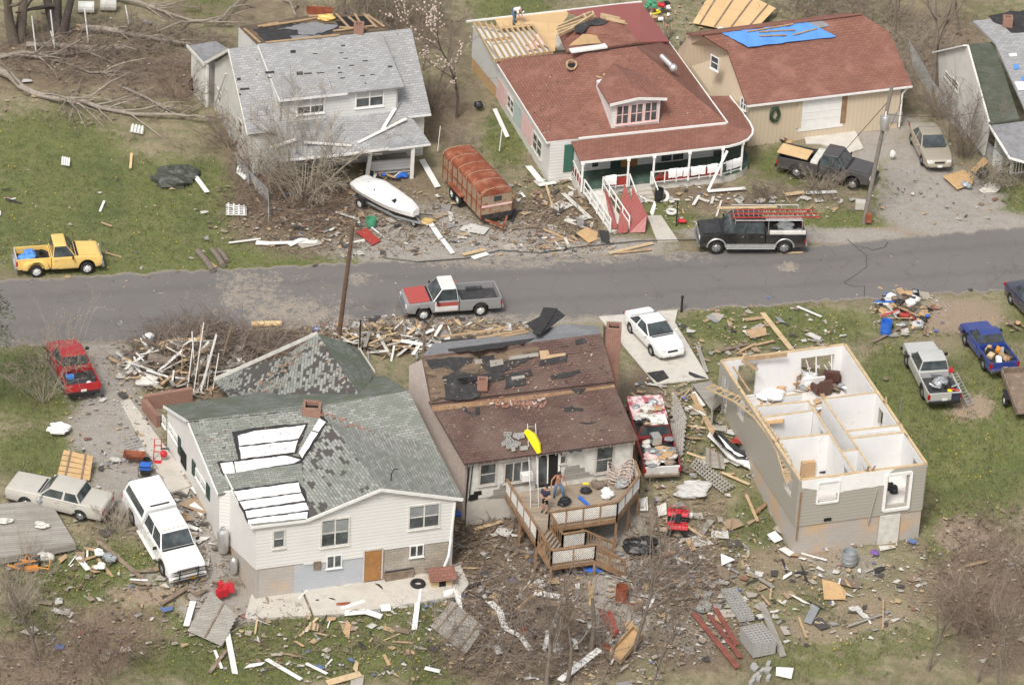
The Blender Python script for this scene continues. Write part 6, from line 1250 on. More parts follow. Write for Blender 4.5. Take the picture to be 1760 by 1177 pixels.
bx(cg, 'toolbox', (scg['be'] - .27, 0, 1.18), (.45, 1.9, .3), 'dirtywhite', .03)
def lying_tyre(name, label, c, r, mat='tyre', tilt=(0, 0, 0), group=None):
 mb = MB(); R_ = Euler(tilt).to_matrix(); vs = []; fs = []; n = 18; k = 8
 for i in range(n):
  a = 6.2832 * i / n
  for j in range(k): b = 6.2832 * j / k; q = R_ @ _V(((r * .72 + r * .28 * _cos(b)) * _cos(a), (r * .72 + r * .28 * _cos(b)) * _sin(a), r * .3 * _sin(b))); vs.append(_V(c) + q)
 for i in range(n):
  for j in range(k): fs.append((i * k + j, ((i + 1) % n) * k + j, ((i + 1) % n) * k + (j + 1) % k, i * k + (j + 1) % k))
 mb.add(vs, fs); return solo(name, mb, M[mat], label, 'tyre', c, group, smooth='all')
lying_tyre('tyre', 'large worn tyre lying in bed of yellow pickup behind cab', L2W(yt, (-.85, -.1, .95)), .42, tilt=(.2, .35, 0)); lying_tyre('tyre', 'small tyre half under blue tarp in yellow pickup bed', L2W(yt, (-1.35, .3, .9)), .34, tilt=(-.3, .2, 0))
def cans(label, c, n, mat='redpl', s=.3):
 t = root('fuel_can', label, 'fuel can', c)
 for i in range(n):
  q = _V(c) + _V((_u(-.3, .3) * (n > 1), _u(-.3, .3) * (n > 1), 0)); R_ = Euler((_u(-.5, .5) * (n > 1), 0, _u(0, 3))).to_matrix(); mb = MB(); mb.box(q, (s * 1.1, s * .75, s * 1.15), R_); b = mb.build('body', M[mat], t, bevel=.04); mb = MB(); mb.tube([q + R_ @ _V((-s * .35, 0, s * .6)), q + R_ @ _V((-s * .2, 0, s * .8)), q + R_ @ _V((s * .3, 0, s * .8)), q + R_ @ _V((s * .4, 0, s * .6))], .025, 5); mb.build('handle', M[mat], b)
 return t
def crumple(name, label, cat, c, r, mat, sq=(1, 1, .6), n=16, group=None, parts=3):
 mb = MB()
 for i in range(parts): mb.ball(_V(c) + _V((_u(-r, r) * .6, _u(-r, r) * .6, _u(-.05, .1))), r * _u(.55, .8), 9, 6, sq, .22)
 return solo(name, mb, M[mat], label, cat, c, group)
crumple('tarp', 'crumpled bright blue tarp in bed of yellow pickup', 'tarp', L2W(yt, (-1.75, -.1, .92)), .5, 'tarpblue', parts=5)
mb = MB(); mb.box(L2W(rp, (-1.25, .45, .82)), (.45, .3, .22), Matrix.Rotation(.4, 3, 'Z')); solo('drink_crate', mb, M['tarpblue'], 'blue and white drinks pack in bed of red pickup', 'crate', L2W(rp, (-1.25, .45, .75)), bevel=.02)
cans('red fuel can in front corner of red pickup bed', L2W(rp, (-.85, .6, .88)), 1); crumple('bag', 'small white bag by tailgate of red pickup bed', 'bag', L2W(rp, (-2.2, -.3, .82)), .2, 'tee')
for i in range(6):
 a = L2W(sv, (_u(-2.3, -.7), _u(-.6, .6), 1.0)); b = a + _V((_u(-.8, .8), _u(-.9, .9), _u(-.1, .3))); mb = MB(); mb.tube([a, b], .05, 6); solo('scrap_metal', mb, M[['galv', 'redpl', 'alu', 'black', 'galv', 'white'][i]], 'piece of scrap metal piled in bed of silver pickup', 'scrap', a, 'scrap in the silver pickup bed')
crumple('crumpled_metal', 'crumpled grey metal heap in bed of silver pickup', 'scrap', L2W(sv, (-1.3, -.1, .95)), .55, 'galv', (1, .8, .6)); crumple('yellow_case', 'small yellow case by tailgate in bed of silver pickup', 'case', L2W(sv, (-2.25, -.35, .95)), .22, 'yellowpl', (1, 1, .5), parts=1)
bx(sv, 'scuffed_blue_panel', (-2.66, -.62, .82), (.02, .5, .42), M['navycar'])
ladder('ladder', 'aluminium ladder leaning off side of silver pickup onto grass', L2W(sv, (-.9, -.98, 1.15)), gd(1668, 698) + _Z(.05), .4, 11, M['alu'])
cans('red fuel can on rail of silver pickup near ladder', L2W(sv, (-.75, -.85, 1.22)), 1, s=.22)
for i in range(10):
 c = L2W(sbp and bp_, (_u(-2.0, -.6), _u(-.5, .5), .95)); m_ = ['card', 'pineold', 'tee', 'oldwood', 'card', 'black', 'orange', 'brownwood', 'galv', 'pine'][i]
 mb = MB(); mb.box(c, (_u(.2, .6), _u(.15, .35), _u(.06, .25)), Euler((_u(-.4, .4), _u(-.4, .4), _u(0, 3))).to_matrix()); solo('junk_piece', mb, M[m_], 'broken household piece heaped in bed of bright blue pickup', 'debris', c, 'junk in the blue pickup bed')
for i in range(64):
 x = _u(-2.5, 2.2); c = L2W(lp, (x, _u(-.75, .75), (1.15 if x < -.4 else (1.82 if x < .9 else 1.18)) + _u(0, .22)))
 m_ = _c(['tee', 'galv', 'curtain', 'card', 'greyfelt', 'pinkfoam', 'black', 'dirtywhite', 'galv', 'oldwood'])
 if abs(x - .2) < .9 and random.random() < .6: continue
 mb = MB(); mb.ball(c, _u(.15, .34), 7, 5, (1.3, 1, .5), .3); solo('household_item', mb, M[m_], 'soaked household item heaped on two tone pickup between houses', 'debris', c, 'soaked goods on the two tone pickup')
mb = MB(); q = L2W(lp, (1.9, 0, 1.12)); 
vs = [L2W(lp, (x, y, 1.2 + _u(0, .12))) for x in np.linspace(.9, 2.75, 7) for y in np.linspace(-.95, .95, 7)]; mb.add(vs, [(i * 7 + j, i * 7 + j + 1, (i + 1) * 7 + j + 1, (i + 1) * 7 + j) for i in range(6) for j in range(6)])
solo('blanket', mb, flat('mottled_red_blanket', (.72, .62, .62), .9, c2=(.40, .08, .10), thr=.5, scale=3), 'mottled red and white blanket over hood of two tone pickup', 'blanket', q, smooth='all')
tv = root('television', 'old box television on goods in bed of two tone pickup', 'television', L2W(lp, (-.95, .1, 1.3)), rot=(0, 0, math.radians(-70)))
mb = MB(); mb.box((0, 0, .22), (.62, .5, .48)); mb.build('casing', M['alu'], tv, local=True, bevel=.03); mb = MB(); mb.box((0, -.252, .23), (.46, .02, .34)); mb.build('screen', M['cglass'], tv, local=True)
# ---- horse trailer ----
a, b = gd(864, 382), gd(788, 330); d = V2(b) - V2(a)
tr0, tr1 = gd(826, 383), gd(771, 303)
f = V2(tr0); k = V2(at(771, 322, 0)); dirv = (k - f).normalized(); rz = math.atan2(dirv.y, dirv.x)
base = V2(gd(856, 378)); Lt, Wt, Ht = 5.6, 1.9, 2.1
ht = root('horse_trailer', 'long rusty enclosed stock trailer with rounded brown roof on gravel yard', 'trailer', zpt(V2(gd(852, 386)) + dirv * (Lt / 2), 0), rot=(0, 0, rz))
mb = MB(); mb.box((0, 0, .45 + .8), (Lt, Wt, 1.55)); mb.build('body', M['rustside'], ht, local=True, bevel=.02)
mb = MB(); prof = [(-Wt / 2 - .03, 2.0), (-Wt / 2 + .02, 2.2), (-Wt / 2 + .3, 2.36), (0, 2.43), (Wt / 2 - .3, 2.36), (Wt / 2 - .02, 2.2), (Wt / 2 + .03, 2.0)]; mb.prism([(-Lt / 2 - .03, y, z) for y, z in prof], (Lt + .06, 0, 0)); mb.build('roof', M['rust'], ht, local=True, bevel=.02)
mb = MB()
for i in range(6): x = -Lt / 2 + .05 + i * (Lt - .1) / 5; mb.tube([(x, y * 1.01, z + .012) for y, z in prof], .025, 4)
mb.parts('roof_rib', M['rustside'], ht, local=True)
for s_ in (-1, 1):
 mb = MB()
 for i in range(9): mb.box((-Lt / 2 + .04 + i * (Lt - .08) / 8, s_ * (Wt / 2 + .02), 1.25), (.06, .05, 1.5))
 mb.box((0, s_ * (Wt / 2 + .025), 1.3), (Lt - .2, .04, .06)); mb.parts('side_rib', M['rust'], ht, local=True)
bx(ht, 'front_band', (-Lt / 2 - .012, 0, .62), (.03, Wt + .02, .32), 'felt'); bx(ht, 'front_band', (-Lt / 2 - .012, 0, 1.3), (.03, Wt + .02, .12), M['pinkfoam']); w_ = bx(ht, 'front_window', (-Lt / 2 - .012, -.05, 1.72), (.03, .5, .3), 'cglass')
for x in (.1, .95):
 for s_ in (-1, 1): wheel(ht, x, s_ * (Wt / 2 + .16), .36, .2, 'rimwhite')
for s_ in (-1, 1): bx(ht, 'wheel_fender', (.52, s_ * (Wt / 2 + .16), .82), (1.9, .3, .06), 'rust', .02)
mb = MB(); mb.beam((-Lt / 2, -.7, .45), (-Lt / 2 - 1.1, 0, .42), .1, .1); mb.beam((-Lt / 2, .7, .45), (-Lt / 2 - 1.1, 0, .42), .1, .1); mb.tube([(-Lt / 2 - 1.05, 0, 0), (-Lt / 2 - 1.05, 0, .7)], .04, 6); mb.build('drawbar', M['rust'], ht, local=True)
# ---- covered boat on trailer ----
pf, pr2 = gd(700, 398), gd(606, 346)
bd = V2(pf) - V2(pr2); rz = math.atan2(bd.y, bd.x)
bo_ = root('boat_trailer', 'small boat trailer under white covered boat in front of grey roofed house', 'trailer', zpt((V2(pf) + V2(pr2)) / 2 + _V((.4, .6, 0)), 0), rot=(0, 0, rz))
mb = MB()
for s_ in (-1, 1): mb.beam((-2.2, s_ * .75, .45), (1.3, s_ * .6, .45), .08, .1)
mb.beam((1.3, .6, .45), (2.9, 0, .45), .08, .1); mb.beam((1.3, -.6, .45), (2.9, 0, .45), .08, .1); mb.beam((-1.6, -.75, .45), (-1.6, .75, .45), .08, .08); mb.beam((.6, -.7, .45), (.6, .7, .45), .08, .08); mb.build('frame', M['galv'], bo_, local=True)
for s_ in (-1, 1): wheel(bo_, -1.3, s_ * .95, .32, .2, 'rimwhite'); bx(bo_, 'wheel_fender', (-1.3, s_ * .95, .7), (.85, .26, .04), 'black', .02)
wheel(bo_, 2.3, .0, .27, .18, 'rimwhite')
bt2 = root('covered_boat', 'boat under torn white cover on trailer in front of grey roofed house', 'boat', zpt((V2(pf) + V2(pr2)) / 2 + _V((.4, .6, 0)), 0), rot=(0, 0, rz))
st = np.linspace(-2.45, 2.45, 15); vs = []; NN = 12
for x in st:
 t = (x + 2.45) / 4.9; wd = .95 * (1 - max(0, (t - .45) / .55) ** 2.2 * .72) * min(1, .8 + t); top_ = 1.28 + .28 * math.exp(-((t - .3) / .18) ** 2) - .1 * t + (.05 if t > .9 else 0); bot = .55 + .25 * t * t
 for j in range(NN):
  a = j / (NN - 1) * 2 - 1; y = wd * _sin(a * 1.57); z = 1.05 + (top_ - 1.05) * (_cos(a * 1.57) ** .8) if True else 0
  vs.append(_V((x, y, z + _u(-.02, .02) - .03 * (abs(_sin(x * 5)) if abs(a) < .8 else 0))))
mb = MB(); mb.add(vs, [(i * NN + j, i * NN + j + 1, (i + 1) * NN + j + 1, (i + 1) * NN + j) for i in range(14) for j in range(NN - 1)]); mb.poly([vs[j] for j in range(NN)]); mb.poly([vs[14 * NN + NN - 1 - j] for j in range(NN)]); mb.build('cover', M['tarpwhite'], bt2, local=True, smooth=True)
vh = []
for x in st:
 t = (x + 2.45) / 4.9; wd = .93 * (1 - max(0, (t - .45) / .55) ** 2.2 * .72) * min(1, .8 + t)
 for y, z in ((-wd, 1.06), (-wd * .85, .75), (0, .5 + .3 * t * t), (wd * .85, .75), (wd, 1.06)): vh.append(_V((x, y, z)))
mb = MB(); mb.add(vh, [(i * 5 + j, i * 5 + j + 1, (i + 1) * 5 + j + 1, (i + 1) * 5 + j) for i in range(14) for j in range(4)] + [(0, 1, 2, 3, 4), (70, 71, 72, 73, 74)]); mb.build('hull', M['tarpwhite'], bt2, local=True)
for (x, y, s_) in ((-1.5, -.35, .24), (.9, -.35, .2), (-.6, -.6, .12)):
 mb = MB(); z = 1.3 if x < .5 else 1.2; mb.prism([(x - s_, y - s_ * .3, z - .1), (x + s_, y - s_ * .5, z - .13), (x + s_ * .4, y + s_ * .7, z + .1)], (0, -.02, .08)); mb.build('tear', M['dark'], bt2, local=True)
u0, u1 = gd(1730, 700), gd(1748, 740)
ft = vplace('flat_trailer', 'low dark utility trailer cut off by right edge of grass lot', 'trailer', (1738, 712), (1722, 668), 1.9, IMR)
bx(ft, 'bed', (-.1, 0, .62), (3.4, 1.7, .08), 'oldwood')
for s_ in (-1, 1): bx(ft, 'side_board', (-.1, s_ * .85, .82), (3.4, .05, .34), 'galv' if s_ < 0 else 'oldwood'); wheel(ft, -.3, s_ * 1.02, .33, .2, 'rimwhite'); bx(ft, 'wheel_fender', (-.3, s_ * 1.02, .72), (.85, .26, .04), 'black', .02)
bx(ft, 'headboard', (1.6, 0, .85), (.05, 1.7, .4), 'oldwood'); mb = MB(); mb.beam((1.6, -.5, .55), (2.6, 0, .5), .08, .08); mb.beam((1.6, .5, .55), (2.6, 0, .5), .08, .08); mb.build('drawbar', M['black'], ft, local=True)
# ---- red quad bike ----
q = vplace('quad_bike', 'red quad bike standing on grass among debris behind deck', 'quad bike', (1150, 925), (1152, 890), 1.0, IMR)
for x in (.55, -.55):
 for s_ in (-1, 1): wheel(q, x, s_ * .42, .27, .22, 'black')
mb = MB(); mb.box((0, 0, .5), (1.2, .36, .3)); mb.build('engine', M['black'], q, local=True, bevel=.04)
for x, ln in ((.55, .6), (-.55, .62)):
 mb = MB(); mb.prism([(x - ln / 2, -.55, .58), (x - ln * .3, -.55, .74), (x + ln * .3, -.55, .74), (x + ln / 2, -.55, .56)], (0, 1.1, 0)); mb.build('fender', M['redpl'], q, local=True, bevel=.04)
mb = MB(); mb.box((-.2, 0, .82), (.7, .3, .14)); mb.build('seat', M['black'], q, local=True, bevel=.05); mb = MB(); mb.box((.3, 0, .84), (.35, .3, .18)); mb.build('tank', M['redpl'], q, local=True, bevel=.05)
for x in (.65, -.7):
 mb = MB()
 for yy in (-.4, -.2, 0, .2, .4): mb.tube([(x - .25, yy, .8), (x + .25, yy, .8)], .015, 4)
 mb.tube([(x - .25, -.42, .8), (x - .25, .42, .8)], .015, 4); mb.tube([(x + .25, -.42, .8), (x + .25, .42, .8)], .015, 4); mb.build('rack', M['redpaint'], q, local=True)
mb = MB(); mb.tube([(.35, -.4, 1.02), (.45, 0, 1.0), (.35, .4, 1.02)], .02, 5); mb.tube([(.45, 0, 1.0), (.55, 0, .7)], .025, 5); mb.build('handlebar', M['black'], q, local=True)
# ---------------- people ----------------
def skinmesh(chains, name, mat, parent, sub=1):
 """chains = list of [(point, radius)...]; connected where points coincide"""
 vs = []; es = []; rad = []; idx = {}
 def vid(p, r):
  k = tuple(round(c, 4) for c in p)
  if k in idx: rad[idx[k]] = max(rad[idx[k]], r); return idx[k]
  idx[k] = len(vs); vs.append(p); rad.append(r); return idx[k]
 for ch in chains:
  ids = [vid(p, r) for p, r in ch]
  es += [(a, b) for a, b in zip(ids[:-1], ids[1:]) if a != b]
 me = bpy.data.meshes.new('tmp'); me.from_pydata([_V(v) for v in vs], es, []); o = bpy.data.objects.new('tmp', me); COL.objects.link(o)
 md = o.modifiers.new('s', 'SKIN'); md.use_smooth_shade = True
 for i, r in enumerate(rad):
  me.skin_vertices[0].data[i].radius = (r, r)
 me.skin_vertices[0].data[0].use_root = True
 if sub: m2 = o.modifiers.new('u', 'SUBSURF'); m2.levels = sub; m2.render_levels = sub
 dg = bpy.context.evaluated_depsgraph_get(); ev = o.evaluated_get(dg); nm = bpy.data.meshes.new_from_object(ev)
 bpy.data.objects.remove(o); bpy.data.meshes.remove(me)
 nm.name = name; nm.materials.clear(); nm.materials.append(mat); nm.polygons.foreach_set('use_smooth', [True] * len(nm.polygons))
 r_ = bpy.data.objects.new(name, nm); COL.objects.link(r_); r_.parent = parent; return r_
def person(label, loc, rz, J, shirt=None, sleeves=True, trousers='denim', shorts=False, skin='skin', hat=None, long_hair=False):
 """J: joints in local metres, facing +x.  keys: pel chest neck head  shL elL haL shR elR haR  hipL knL anL hipR knR anR"""
 t = root('person', label, 'person', loc, rz=rz); V = lambda k: _V(J[k]); S = M[skin]
 mid = V('pel').lerp(V('chest'), .5)
 body = [[(V('pel'), .125), (mid, .115), (V('chest'), .135), (V('neck'), .06), (V('neck').lerp(V('head'), .5), .055)]]
 for s in 'LR':
  body.append([(V('chest'), .135), (V('sh' + s), .066), (V('sh' + s).lerp(V('el' + s), .5), .05), (V('el' + s), .042), (V('ha' + s), .028)])
  body.append([(V('pel'), .125), (V('hip' + s), .088), (V('hip' + s).lerp(V('kn' + s), .5), .074), (V('kn' + s), .055), (V('kn' + s).lerp(V('an' + s), .4), .052), (V('an' + s), .035)])
  d = (V('ha' + s) - V('el' + s)).normalized(); sd = d.orthogonal().normalized(); nn = d.cross(sd); h = V('ha' + s)
  palm = h + d * .07; body.append([(h, .028), (palm, .03)])
  for k, (o, l) in enumerate([(-.03, .065), (-.01, .075), (.01, .07), (.03, .055)]):
   b0 = palm + sd * o + d * .012; b1 = b0 + d * l * .55 + nn * .008; b2 = b1 + d * l * .4 + nn * .022; body.append([(palm, .03), (b0, .010), (b1, .009), (b2, .008)])
  tb = h + d * .03 - sd * .028; body.append([(h, .028), (tb, .012), (tb + d * .04 - sd * .02 + nn * .01, .010), (tb + d * .065 - sd * .018 + nn * .025, .008)])
 b = skinmesh(body, 'body', S, t)
 hd = V('head'); up = (hd - V('neck')).normalized(); f = _V(J.get('face', (1, 0, -.1))).normalized(); f = (f - up * f.dot(up)).normalized(); l = up.cross(f)
 R_ = Matrix((f, l, up)).transposed()
 mb = MB(); mb.ball((0, 0, 0), .112, 14, 10, (.92, .78, 1.12)); mb.ball((.05, 0, -.065), .06, 10, 7, (.95, .9, .9)); mb.ball((.108, 0, -.01), .02, 7, 5, (.9, .7, 1.5))
 for s in (-1, 1): mb.ball((-.005, s * .09, -.005), .026, 7, 5, (.8, .4, 1.3))
 mb.v = [hd + R_ @ p for p in mb.v]; hh = mb.build('head', S, b, local=True, smooth='all')
 mb = MB()
 for s in (-1, 1): mb.ball((.093, s * .034, .012), .013, 7, 5)
 mb.v = [hd + R_ @ p for p in mb.v]; mb.parts('eye', M['black'], hh, local=True)
 mb = MB(); mb.ball((.098, 0, -.07), .02, 8, 5, (.5, 1.2, .35)); mb.v = [hd + R_ @ p for p in mb.v]; mb.build('mouth', M['redpaint'], hh, local=True)
 mb = MB(); mb.ball((-.02, 0, .028), .122, 14, 10, (.93, .82, 1.02))
 if long_hair: mb.ball((-.06, 0, -.07), .095, 10, 8, (.75, .95, 1.3))
 mb.v = [hd + R_ @ (p if p.x < .075 else _V((.075, p.y, max(p.z, .06)))) for p in mb.v]; mb.build('hair', M['hair'], t, local=True, smooth='all')
 if hat:
  mb = MB(); mb.ball((-.005, 0, .06), .125, 14, 8, (.95, .86, .75)); mb.box((.12, 0, .055), (.13, .16, .015)); mb.v = [hd + R_ @ p for p in mb.v]; mb.build('cap', M[hat], t, local=True, smooth=True)
 if shirt:
  ch = [[(V('pel').lerp(V('chest'), .12), .15), (mid, .145), (V('chest'), .165), (V('chest').lerp(V('neck'), .7), .085)]]
  if sleeves:
   for s in 'LR': ch.append([(V('chest'), .165), (V('sh' + s), .088), (V('sh' + s).lerp(V('el' + s), .75), .07)])
  skinmesh(ch, 'shirt', M[shirt], t)
 ch = [[(V('pel').lerp(V('chest'), .18), .142), (V('pel'), .15)]]
 for s in 'LR':
  e = [(V('pel'), .15), (V('hip' + s), .108), (V('hip' + s).lerp(V('kn' + s), .5), .092)]
  e += [(V('kn' + s).lerp(V('hip' + s), .12), .085)] if shorts else [(V('kn' + s), .075), (V('kn' + s).lerp(V('an' + s), .5), .068), (V('an' + s), .06)]
  ch.append(e)
 skinmesh(ch, 'shorts' if shorts else 'trousers', M[trousers], t)
 for s in 'LR':
  a = V('an' + s); mb = MB(); mb.ball((a.x + .06, a.y, a.z - .035), .075, 9, 6, (1.75, .68, .62)); mb.build('shoe', M['sole'], t, local=True, smooth='all')
 return t
ST = dict(pel=(0, 0, .95), chest=(0, 0, 1.32), neck=(.0, 0, 1.5), head=(.02, 0, 1.64), shL=(0, .19, 1.42), elL=(-.03, .27, 1.13), haL=(.08, .26, .90), shR=(0, -.19, 1.42), elR=(-.03, -.27, 1.13), haR=(.08, -.26, .90), hipL=(0, .1, .9), knL=(.03, .12, .49), anL=(0, .13, .08), hipR=(0, -.1, .9), knR=(.03, -.12, .49), anR=(0, -.13, .08))
dzp = dz + .0
P = dict(ST); P.update(pel=(-.05, 0, .9), chest=(.03, 0, 1.27), neck=(.08, 0, 1.45), head=(.14, 0, 1.57), face=(1, 0, -.7), elL=(.0, .36, 1.14), haL=(.1, .4, .9), elR=(0, -.36, 1.14), haR=(.1, -.4, .9), shL=(.03, .21, 1.38), shR=(.03, -.21, 1.38), hipL=(-.05, .11, .86), knL=(.14, .24, .5), anL=(.05, .3, .08), hipR=(-.05, -.11, .86), knR=(.0, -.14, .47), anR=(-.14, -.16, .08))
person('shirtless man in blue jeans standing by patio door on deck', at(958, 856, dz), math.radians(-75), P, None, trousers='denim', skin='skin2')
P = dict(ST); P = {k: tuple(c * .93 for c in v) for k, v in P.items()}; P.update(elR=(.12, -.2, 1.02), haR=(.28, -.05, 1.05), elL=(.02, .25, 1.05), haL=(.2, .15, .95))
person('woman in dark navy top and black shorts walking on deck near ladder', at(936, 880, dz), math.radians(-115), P, 'navy', True, 'blackshort', True, long_hair=True)
P = dict(ST); P.update(pel=(-.15, 0, .92), chest=(.22, 0, 1.05), neck=(.36, 0, 1.0), head=(.48, 0, .96), face=(.2, 0, -1), shL=(.24, .19, 1.05), shR=(.24, -.19, 1.05), elL=(.34, .22, .75), haL=(.45, .15, .5), elR=(.34, -.22, .75), haR=(.48, -.12, .5), hipL=(-.13, .1, .88), hipR=(-.13, -.1, .88), knL=(.0, .14, .49), anL=(-.1, .22, .08), knR=(.02, -.14, .49), anR=(.0, -.2, .08))
person('man in white shirt and jeans bending over on sheathed roof deck', at(884, 41, az + .03), math.radians(-20), P, 'tee', True, 'denim', hat='tee')
person('man in grey green shirt and pale cap standing behind red metal roof', at(1146, 66, 0), math.radians(-100), dict(ST), 'olive', True, 'khaki', hat='tee')
# ---------------- plants ----------------
def rv(s=1.0): return _V((random.gauss(0, s), random.gauss(0, s), random.gauss(0, s)))
def limb(mb, tw, p, d, L, r, depth, maxd, spread=.6, up=.12, kids=4, droop=0, minr=.006):
 n = 5 if depth < 2 else 4; path = [p.copy()]; dd = d.normalized(); rad = [r]
 for i in range(n):
  dd = (dd + rv(.13) + _Z(up - droop)).normalized(); path.append(path[-1] + dd * L / n); rad.append(max(minr, r * (1 - .75 * (i + 1) / n)))
 (mb if depth < 2 else tw).tube(path, rad, 6 if depth == 0 else (4 if depth == 1 else 3), cap=False)
 if depth >= maxd: return
 for k in range(kids if depth else kids + 2):
  f = _u(.25, 1.0); i = min(n - 1, int(f * n)); q = path[i].lerp(path[i + 1], f * n - i)
  nd_ = (path[i + 1] - path[i]).normalized(); e = (nd_ + rv(spread)).normalized()
  if e.z < -.3 and not droop: e.z *= -.5
  limb(mb, tw, q, e, L * _u(.4, .65) * (1.1 - .3 * f), max(minr, rad[i] * .6), depth + 1, maxd, spread, up, kids, droop, minr)
def bare_tree(label, base, h, r, name='bare_tree', cat='tree', lean=(0, 0, 0), kids=4, maxd=3, mat='bark', twm='twig', group=None, spread=.55, trunks=1, up=.1):
 base = _V(base); t = root(name, label, cat, base, group=group); mb = MB(); tw = MB()
 for k in range(trunks):
  o = _V((_u(-.25, .25), _u(-.25, .25), 0)) * (trunks > 1); limb(mb, tw, base + o - _Z(.1), _V((lean[0], lean[1], 1)) + o * .5, h * _u(.85, 1), r * _u(.7, 1), 0, maxd, spread, up, kids)
 mb.build('trunk', M[mat], t, smooth='all'); tw.build('crown', M[twm], t); return t
def shrub(label, base, h, w, n=26, name='bare_shrub', cat='shrub', mat='twig', twigs=7, group=None, r=.018, arc=.1, dots=None, sub=True):
 base = _V(base); t = root(name, label, cat, base, group=group); mb = MB(); tw = MB(); dm = MB()
 for i in range(n):
  a = _u(0, 6.283); q = base + _V((_cos(a), _sin(a), 0)) * _u(0, w * .25); d = _V((_cos(a) * w * .5, _sin(a) * w * .5, h)) + rv(.25 * w)
  d.z = abs(d.z); L = d.length * _u(.6, 1.05); path = [q]; dd = d.normalized()
  for k in range(5): dd = (dd + rv(.1) + _V((_cos(a), _sin(a), -.3)) * arc * k * .3).normalized(); path.append(path[-1] + dd * L / 5)
  mb.tube(path, [r * (1 - .15 * k) for k in range(6)], 3, cap=False)
  for k in range(twigs):
   f = _u(.3, 1); j = min(4, int(f * 5)); s = path[j].lerp(path[j + 1], f * 5 - j); e = (dd + rv(.6)).normalized(); l = L * _u(.12, .35)
   m_ = s + e * l * .5; en = s + (e + rv(.2)).normalized() * l; tw.tube([s, m_, en], [r * .45, r * .35, r * .25], 3, cap=False)
   if sub:
    for z in range(3): e2 = (e + rv(.7)).normalized(); tw.tube([m_, m_ + e2 * l * .5], [r * .3, r * .2], 3, cap=False)
   if dots and random.random() < .7: dm.ball(en, _u(.02, .04), 5, 3, jit=.3)
 mb.build('stems', M[mat], t); tw.build('crown', M[mat], t)
 if dots and dm.v: dm.build('bud', M[dots], t)['kind'] = 'stuff'
 return t
bare_tree('thick multi stemmed grey tree at far left top corner', gd(28, 72), 8, .42, trunks=3, maxd=2, kids=2, mat='bark', lean=(.05, 0, 0), up=.02)
bare_tree('dark thick trunk of broken tree, second from left in the top corner', gd(103, 58), 7.5, .45, trunks=3, maxd=1, kids=1, mat='barkdark', up=.02, lean=(.05, .05, 0))
def fallen(label, pts, r0, r1, lift=.25, kids=8, name='fallen_tree', cat='fallen tree', mat='bark', splint=None, twl=1.8, maxd=2):
 P = [gd(x, y) for x, y in pts]; P = [p + _V((0, 0, lift * (.6 + .4 * _sin(i * 1.7)))) for i, p in enumerate(P)]; t = root(name, label, cat, P[0]); mb = MB(); tw = MB(); n = len(P)
 mb.tube(P, [r0 + (r1 - r0) * i / (n - 1) for i in range(n)], 8)
 for k in range(kids):
  f = _u(.2, .98); i = min(n - 2, int(f * (n - 1))); q = P[i].lerp(P[i + 1], f * (n - 1) - i); d = (P[i + 1] - P[i]).normalized() + rv(.5); d.z = abs(d.z) * .7 - .05; limb(mb, tw, q, d, twl * _u(.7, 1.6), .065, 1, maxd + 1, .5, .0, 4, .08, .010)
 mb.build('trunk', M['barklight'], t, smooth=True)
 if tw.v: tw.build('crown', M['twig'], t)
 if splint: 
  m = MB(); q, e = P[0], (P[0] - P[1]).normalized()
  for k in range(5): s = rv(.08); m.tube([q - e * .3 + s, q + e * _u(.3, .9) + s * 1.5], [r0 * .45, .02], 5)
  m.build('splintered_end', M['splint'], t)
 return t
fallen('long fallen bare tree lying across the left lawn', [(-20, 120), (18, 140), (36, 154), (62, 164), (100, 178), (135, 180), (170, 188), (230, 200), (300, 206), (360, 212)], .27, .06, .4, 22, twl=3.0)
fallen('thin fallen limb beside the long fallen tree on the lawn', [(216, 155), (250, 172), (285, 190), (315, 204)], .09, .04, .2, 5, twl=1.5)
fallen('snapped trunk with bright split end near dark broken tree', [(140, 55), (180, 62), (230, 66), (280, 72), (330, 86)], .22, .07, .5, 9, splint=True)
fallen('grey log with pale broken end below the snapped trunk', [(45, 80), (90, 82), (150, 84), (215, 84)], .2, .1, .2, 3)
fallen('pair length trunk lying above lawn edge at upper left', [(0, 102), (40, 96), (90, 100), (140, 92), (205, 88)], .14, .08, .25, 9, twl=2.4)
fallen('thin limb in brown leaves below the log at upper left', [(0, 96), (60, 102), (110, 110), (155, 126), (185, 128), (212, 120)], .09, .04, .2, 8, twl=2.2)
fallen('fallen limb from top edge towards grey roofed house', [(190, 0), (240, 14), (285, 26), (330, 38), (365, 42)], .12, .05, .4, 8, twl=2)
fallen('pale limb leaning at left corner of grey roof', [(270, 68), (310, 60), (350, 48), (400, 44)], .07, .04, .9, 4)
fallen('straight pale pole of wood at top beside grey roofed house', [(378, 42), (395, 25), (425, -4)], .08, .06, .4, 1)
fallen('bent limb lying near top of image right of grey roof', [(508, 32), (500, 14), (490, -4)], .07, .05, .3, 2)
